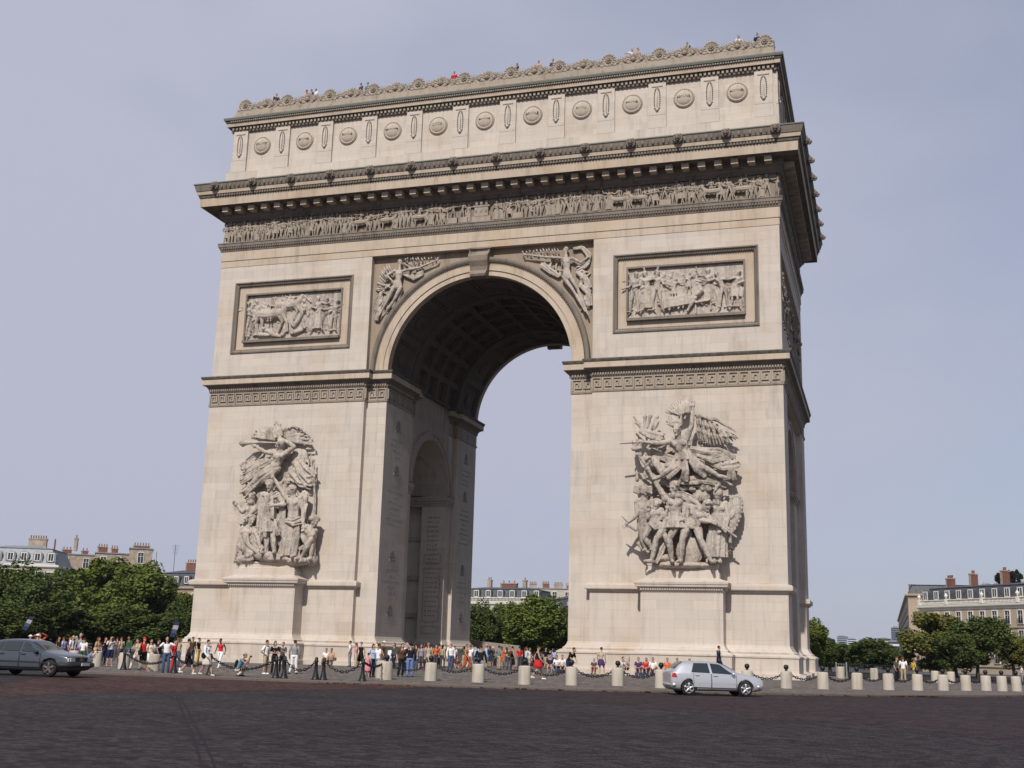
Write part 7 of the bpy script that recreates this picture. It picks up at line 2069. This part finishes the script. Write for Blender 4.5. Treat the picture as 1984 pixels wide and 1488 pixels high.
def mansard(name, label, A, B, depth, zc, zr, bays, wall, roof, floors, balustrade=True, cornice_mat='white', chim=(), dorm_scale=1.0, upper=.25):
    """house with a mansard roof; its front runs from A to B (plan points, seen with A on the left)"""
    A = np.array(A[:2]); B = np.array(B[:2]); d = B - A; L = np.linalg.norm(d); ang = math.atan2(d[1], d[0])
    root = empty(name, (A[0], A[1], -.35), ang); tag(root, label, 'building', 'houses round the square')
    m = MB(); m.box(0, L, 0, depth, 0, zc); m.build('wall', [MAT[wall]], root)
    m = MB(); m.sweep([(0, 0), (L, 0), (L, depth), (0, depth)], [(-.1, zc - .9), (.06, zc - .85), (.06, zc - .62), (.2, zc - .5), (.5, zc - .3), (.55, zc), (.1, zc + .12), (-.3, zc + .13)])
    m.build('cornice', [MAT[cornice_mat]], root)
    z0 = zc + .1
    if balustrade:
        m = MB(); m.box(0, L, -.35, -.15, zc + .15, zc + .3); m.box(0, L, -.38, -.12, zc + .95, zc + 1.1)
        k = int(L / .32)
        for i in range(k): m.lathe([(.05, 0), (.1, .15), (.05, .4), (.09, .6)], (L * (i + .5) / k, -.25, zc + .32), 6)
        m.build('balustrade', [MAT[cornice_mat]], root)
    hr = zr - z0; ins = hr * .3
    m = MB(); m.sweep([(0, 0), (L, 0), (L, depth), (0, depth)], [(-.25, z0), (-.25 - ins, z0 + hr * (1 - upper)), (-.1 - ins, z0 + hr * (1 - upper) + .12), (-.6 - ins, z0 + hr * (1 - upper) + .25), (-depth * .38, zr)])
    rf = m.build('roof', [MAT[roof]], root)
    for i in range(bays):
        x = L * (i + .5) / bays
        dm, fm, pm = DORM[roof if roof in DORM else 'slate']
        o = sub('dormer', dm, rf, (x, .32, z0 + (.95 if balustrade else .55))); o.scale = (dorm_scale,) * 3
        q = sub('window_frame', fm, o, (0, 0, 0)); sub('pane', pm, o, (0, 0, 0))
        for f in range(floors):
            zz = zc - 1.1 - 2.4 - f * 3.5
            if zz < .3: break
            w_ = sub('window', WIN, root, (x, -.04, zz)); sub('pane', PANE, w_, (0, 0, 0))
    if floors:
        for f in range(1, floors):
            m = MB(); z = zc - 1.1 - 2.4 - f * 3.5 + 2.7; m.box(-.02, L + .02, -.22, .1, z, z + .22); m.build('string_course', [MAT[wall]], root)
            for i in range(bays):
                r = MB(); x = L * (i + .5) / bays; zz = zc - 1.1 - 2.4 - (f - 1) * 3.5
                for kx in range(9): r.box(x - .6 + .15 * kx - .015, x - .6 + .15 * kx + .015, -.3, -.27, zz - .1, zz + .75)
                r.box(x - .64, x + .64, -.31, -.26, zz + .75, zz + .8)
                r.build('balcony_railing', [MAT['iron']], root)
    for (x, y, zb, h, w_, dd, mt, pots) in chim: chimney(rf, x, y, zb, h, w_, dd, MAT[mt], pots)
    return root, L
def pd2(px, dist):
    v = ray(px, 1262); hv = math.hypot(v[0], v[1]); return CAM[:2] + v[:2] / hv * dist
def zat(px, py, dist): return at_dist(px, py, dist)[2]

# corner house at the right
dA, dB = 250, 222
A, B = pd2(1786, dA), pd2(2105, dB); zc = zat(1786, 1175, dA) + .35; zr = zat(1800, 1138, dA + 6) + .35
hr_, L = mansard('corner_house', 'sandy stone corner building with slate mansard and white balustrade at the right edge', A, B, 16, zc, zr, 13, 'facade', 'slate', 4, True, 'white',
   [(3.2, 5.2, zr - .9, 2.2, 1.6, 1.0, 'brick', 5), (9.6, 5.0, zr - .6, 2.5, .8, 1.5, 'brick', 3), (17.6, 5.0, zr - .6, 2.7, .8, 1.5, 'brick', 3), (26, 5, zr - .6, 2.5, .8, 1.5, 'brick', 3)], 1.12, .2)
for x in (.3, 7.7, 16.9, 25.5):   # urns on the balustrade
    m = MB(); m.box(x - .3, x + .3, -.5, -.05, zc + .15, zc + 1.2); m.build('balustrade_pier', [MAT['white']], hr_)
for x in (.3, 7.7, 16.9, 25.5):
    u = MB(); u.smooth = True; u.lathe([(.1, 0), (.12, .12), (.32, .45), (.36, .7), (.15, .85), (.06, 1.1)], (x, -.27, zc + 1.2), 10); u.build('urn', [MAT['white']], hr_)
# the street behind it, running away
q0, q1 = pd2(1764, 262), pd2(1744, 430)
zc2 = zat(1764, 1140, 262) + .35
mansard('avenue_house', 'long shaded block running away up the side street, left of the sandy corner building', q1, q0, 20, zc2 - 1.2, zc2 + 1.2, 22, 'facade', 'slate', 4, False, 'facade', [], .9)
# roof garden blocks above and behind the corner house
gA, gB = pd2(1900, 285), pd2(2110, 265); zg = zat(1930, 1132, 285)
mansard('rear_house', 'pale house with a roof garden rising behind the sandy corner building', gA, gB, 12, zg - 1.5, zg + .5, 8, 'facade_pale', 'zinc', 1, False, 'white', [(4, 3, zg, 1.4, 1.2, .9, 'render', 3)], .8)
SH = [(1948, 1107, 18, 'dark shrub on the roof garden just right of the last chimney'), (1962, 1104, 18, 'dark shrub on the roof garden between two others near the right edge'), (1977, 1103, 20, 'dark shrub on the roof garden at the right edge')]
for i, (px, py, wpx, lab) in enumerate(SH):
    dist = 268 if px > 1850 else 255
    c = pd2(px, dist); zt = zat(px, py, dist); W = wpx * dist / FPX * 1.0
    if px < 1850: zb_ = zr + .0
    else: zb_ = zg + .5
    H = max(2.2, zt - zb_ + 1.6)
    root = empty('shrub', (c[0], c[1], zt - H)); tag(root, lab, 'shrub', 'shrubs in the roof gardens')
    VS = VAR.get('shrub') or VAR.setdefault('shrub', tree_meshes(55, 3.0, 3.0, leaf_mat('dark shrub leaves', (.010, .015, .010), (.028, .034, .020)), 40, 2600, .2))
    o = bpy.data.objects.new('foliage', VS); COL.objects.link(o); o.parent = root; o.scale = (W / 3, W / 3, H / 3)
    q = MB(); q.tube([(0, 0, -.3), (0, 0, H * .5)], .06, 5); q.build('stem', [MAT['bark']], root)

# left: pale house with three dormers
A, B = pd2(-70, 236), pd2(91, 232); zc = zat(40, 1094, 234) + .35; zr = zat(40, 1058, 240) + .35
mansard('mansard_house', 'pale cream house with blue grey mansard and arched dormers at the left edge', A, B, 13, zc, zr, 6, 'facade_pale', 'zinc', 3, False, 'white', [(8.5, 7.5, zr - .6, 2.0, 3.2, .8, 'render', 7), (15.3, 8, zr - .4, 2.2, .5, .6, 'render', 1)], 1.0, .22)
# rear range with plastered party walls and chimney stacks
def block(name, label, px0, px1, top, dist, depth, mat, extra=(), seed=0):
    A, B = pd2(px0, dist), pd2(px1, dist); d = B - A; L = np.linalg.norm(d); ang = math.atan2(d[1], d[0]); z = zat((px0 + px1) / 2, top, dist) + .35
    root = empty(name, (A[0], A[1], -.35), ang); tag(root, label, 'building', 'houses round the square')
    m = MB(); m.box(0, L, 0, depth, 0, z); m.build('wall', [MAT[mat]], root)
    m = MB(); m.box(-.15, L + .15, -.2, depth + .2, z, z + .25); m.build('coping', [MAT['zinc']], root)
    n = max(1, int(L / 3.2))
    for i in range(n):
        for zz in (z - 3.0, z - 6.3):
            w_ = sub('window', WIN, root, (L * (i + .5) / n, -.04, zz)); sub('pane', PANE, w_, (0, 0, 0))
    for (f, h, w_, mt, pots) in extra: chimney(root, L * f, 1.5, z + .2, h, w_, .9, MAT[mt], pots)
    return root, L, z
block('party_wall_house', 'house with long sloping plaster wall behind the trees, right of the pale mansard house', 88, 168, 1074, 300, 10, 'render', [(.25, .9, 2.2, 'brick', 3), (.7, .8, 1.6, 'brick', 2)])
block('plaster_house', 'tan plaster house with a low chimney stack behind the tallest tree', 165, 232, 1072, 285, 10, 'render', [(.2, 1.2, 2.2, 'brick', 4), (.55, 1.0, 1.6, 'brick', 3)])
block('tall_plaster_house', 'taller brown plaster block with a dark coping, left of the television aerial', 232, 278, 1063, 275, 9, 'render', [(.5, .5, 3.5, 'brick', 6)])
A, B = pd2(278, 262), pd2(420, 250); zc = zat(330, 1136, 255) + .35; zr = zat(330, 1104, 262) + .35
mansard('dark_roofed_house', 'house with a dark slate mansard next to the left pier of the arch', A, B, 12, zc, zr, 7, 'facade', 'slate', 3, False, 'facade', [(7.2, 6, zr - .3, 1.9, 5.6, .9, 'brick', 9)], 1.0, .25)
for px, top, bot, dist, lab in ((322, 1054, 1095, 268, 'thin television aerial with several cross bars left of the arch'), (286, 1068, 1095, 270, 'short chimney pipe with rings on the roofs left of the arch'), (83, 1044, 1068, 246, 'red tipped roof vent beside the pale mansard house')):
    c = pd2(px, dist); z1, z0_ = zat(px, top, dist), zat(px, bot, dist) - 1.5
    m = MB(); m.tube([(c[0], c[1], z0_), (c[0], c[1], z1)], .05 if px != 83 else .16, 6)
    if px == 322:
        for k in range(5): m.tube([(c[0] - .9 + .1 * k, c[1], z1 - .3 - .45 * k), (c[0] + .9 - .1 * k, c[1] + .3, z1 - .3 - .45 * k)], .03, 5)
    tag(m.build('aerial' if px != 83 else 'roof_vent', [MAT['iron'] if px != 83 else MAT['pot']]), lab, 'aerial' if px != 83 else 'roof vent')
# centre: dark mansard seen through the arch
A, B = pd2(884, 262), pd2(1048, 256); zc = zat(960, 1167, 258) + .35; zr = zat(960, 1139, 266) + .35
mansard('white_house', 'white house with a dark mansard roof and white chimneys seen through the arch', A, B, 12, zc, zr, 7, 'facade_pale', 'slate', 3, True, 'white', [(5.2, 6, zr - .6, 2.1, .9, .9, 'render', 2), (13.4, 6, zr - .6, 2.1, .8, .9, 'render', 1), (9.4, 7, zr - .3, 1.2, 3.8, 1, 'brick', 3)], 1.0, .2)
A, B = pd2(1048, 256), pd2(1130, 238); zc = zat(1090, 1190, 246) + .35; zr = zat(1080, 1152, 252) + .35
mansard('dark_mansard_house', 'dark roofed house stepping down beside the right pier in the arch opening', A, B, 12, zc, zr, 4, 'facade_pale', 'slate', 3, True, 'white', [(2.2, 7, zr - .3, 1.6, 2.2, .8, 'brick', 4), (5.6, 7, zr - .6, 1.8, 2.4, .8, 'brick', 5), (4.0, 7, zr - .3, 2.0, .6, .7, 'render', 2)], .9, .25)
block('far_white_house', 'far pale house with many chimneys behind the arch opening', 1010, 1110, 1141, 330, 8, 'facade_pale', [(.2, 1.0, 2, 'render', 4), (.45, 1.2, 2, 'brick', 4), (.7, 1.0, 2.4, 'render', 5), (.9, .8, 1.5, 'brick', 3)])
# the far district: pale towers down the avenue
def tower(name, label, px0, px1, top, dist, mat, rows):
    A, B = pd2(px0, dist), pd2(px1, dist); d = B - A; L = np.linalg.norm(d); ang = math.atan2(d[1], d[0]); z = zat((px0 + px1) / 2, top, dist)
    root = empty(name, (A[0], A[1], -.35), ang); tag(root, label, 'building', 'far towers')
    m = MB(); m.box(0, L, 0, L * .8, 0, z); m.build('wall', [mat], root)
    m = MB()
    for k in range(rows):
        zz = z * (k + .6) / rows; m.box(L * .04, L * .96, -.6, .5, zz, zz + z / rows * .45)
    m.build('window_bands', [MAT['pane']], root)
    m = MB(); m.box(L * .2, L * .7, L * .2, L * .6, z, z + z * .05); m.build('roof', [MAT['zinc']], root)
pale = simple('pale tower cladding', (.55, .58, .62), .6); bluet = simple('blue glass tower', (.10, .16, .22), .3, 0, .6); tanb = simple('far tan block', (.40, .34, .30), .8)
tower('office_tower', 'pale grey far tower just right of the arch', 1622, 1645, 1233, 2300, simple('grey tower cladding', (.30, .35, .40), .5), 14)
tower('office_tower', 'white far tower overlapping the pale grey one', 1642, 1661, 1238, 2200, pale, 12)
tower('glass_tower', 'blue glass far tower beside the side street', 1728, 1747, 1216, 2100, bluet, 16)
tower('apartment_block', 'low tan far block between the dark trees and the blue glass tower', 1702, 1728, 1237, 1600, tanb, 6)
tower('apartment_block', 'low pale far block in front of the blue glass tower', 1720, 1747, 1243, 1500, pale, 5)

# a low far belt of avenue trees that closes the view between the houses
tl = MB(); tr_ = np.random.default_rng(31)
for i in range(74):
    px_ = -700 + 2950 * i / 73 + tr_.uniform(-15, 15); dist = tr_.uniform(305, 345); c = pd2(px_, dist); W_ = tr_.uniform(10, 15); H_ = tr_.uniform(4.5, 7.5)
    cc, r_ = crown_mesh(400 + i % 5, 22, 900, None); cc = cc * (W_, W_, H_) + (c[0], c[1], H_ * .5 - .35)
    n_ = len(cc); a_ = r_.normal(0, 1, (n_, 3)); a_ /= np.linalg.norm(a_, axis=1)[:, None]; b_ = np.cross(a_, r_.normal(0, 1, (n_, 3))); b_ /= np.linalg.norm(b_, axis=1)[:, None]
    s_ = r_.uniform(.35, .7, n_)[:, None]
    tl.add(np.stack([cc - a_ * s_, cc - b_ * s_ * .7, cc + a_ * s_, cc + b_ * s_ * .7], 1).reshape(-1, 3), [np.arange(4 * n_).reshape(n_, 4)])
o_ = tl.build('far_treeline', [LEAF[1]]); o_['kind'] = 'stuff'
# the air between here and the far district
m = MB(); m.box(-2600, 1800, -140, 3200, -2.0, 220)
air = m.build('haze', [])
air['kind'] = 'stuff'
am = bpy.data.materials.new('thin summer haze'); am.use_nodes = True; at_ = am.node_tree
at_.nodes.remove(at_.nodes['Principled BSDF'])
pv_ = at_.nodes.new('ShaderNodeVolumePrincipled'); pv_.inputs['Color'].default_value = (.80, .86, 1.0, 1); pv_.inputs['Density'].default_value = .00006; pv_.inputs['Anisotropy'].default_value = .2
at_.links.new(pv_.outputs['Volume'], at_.nodes['Material Output'].inputs['Volume'])
air.data.materials.append(am)
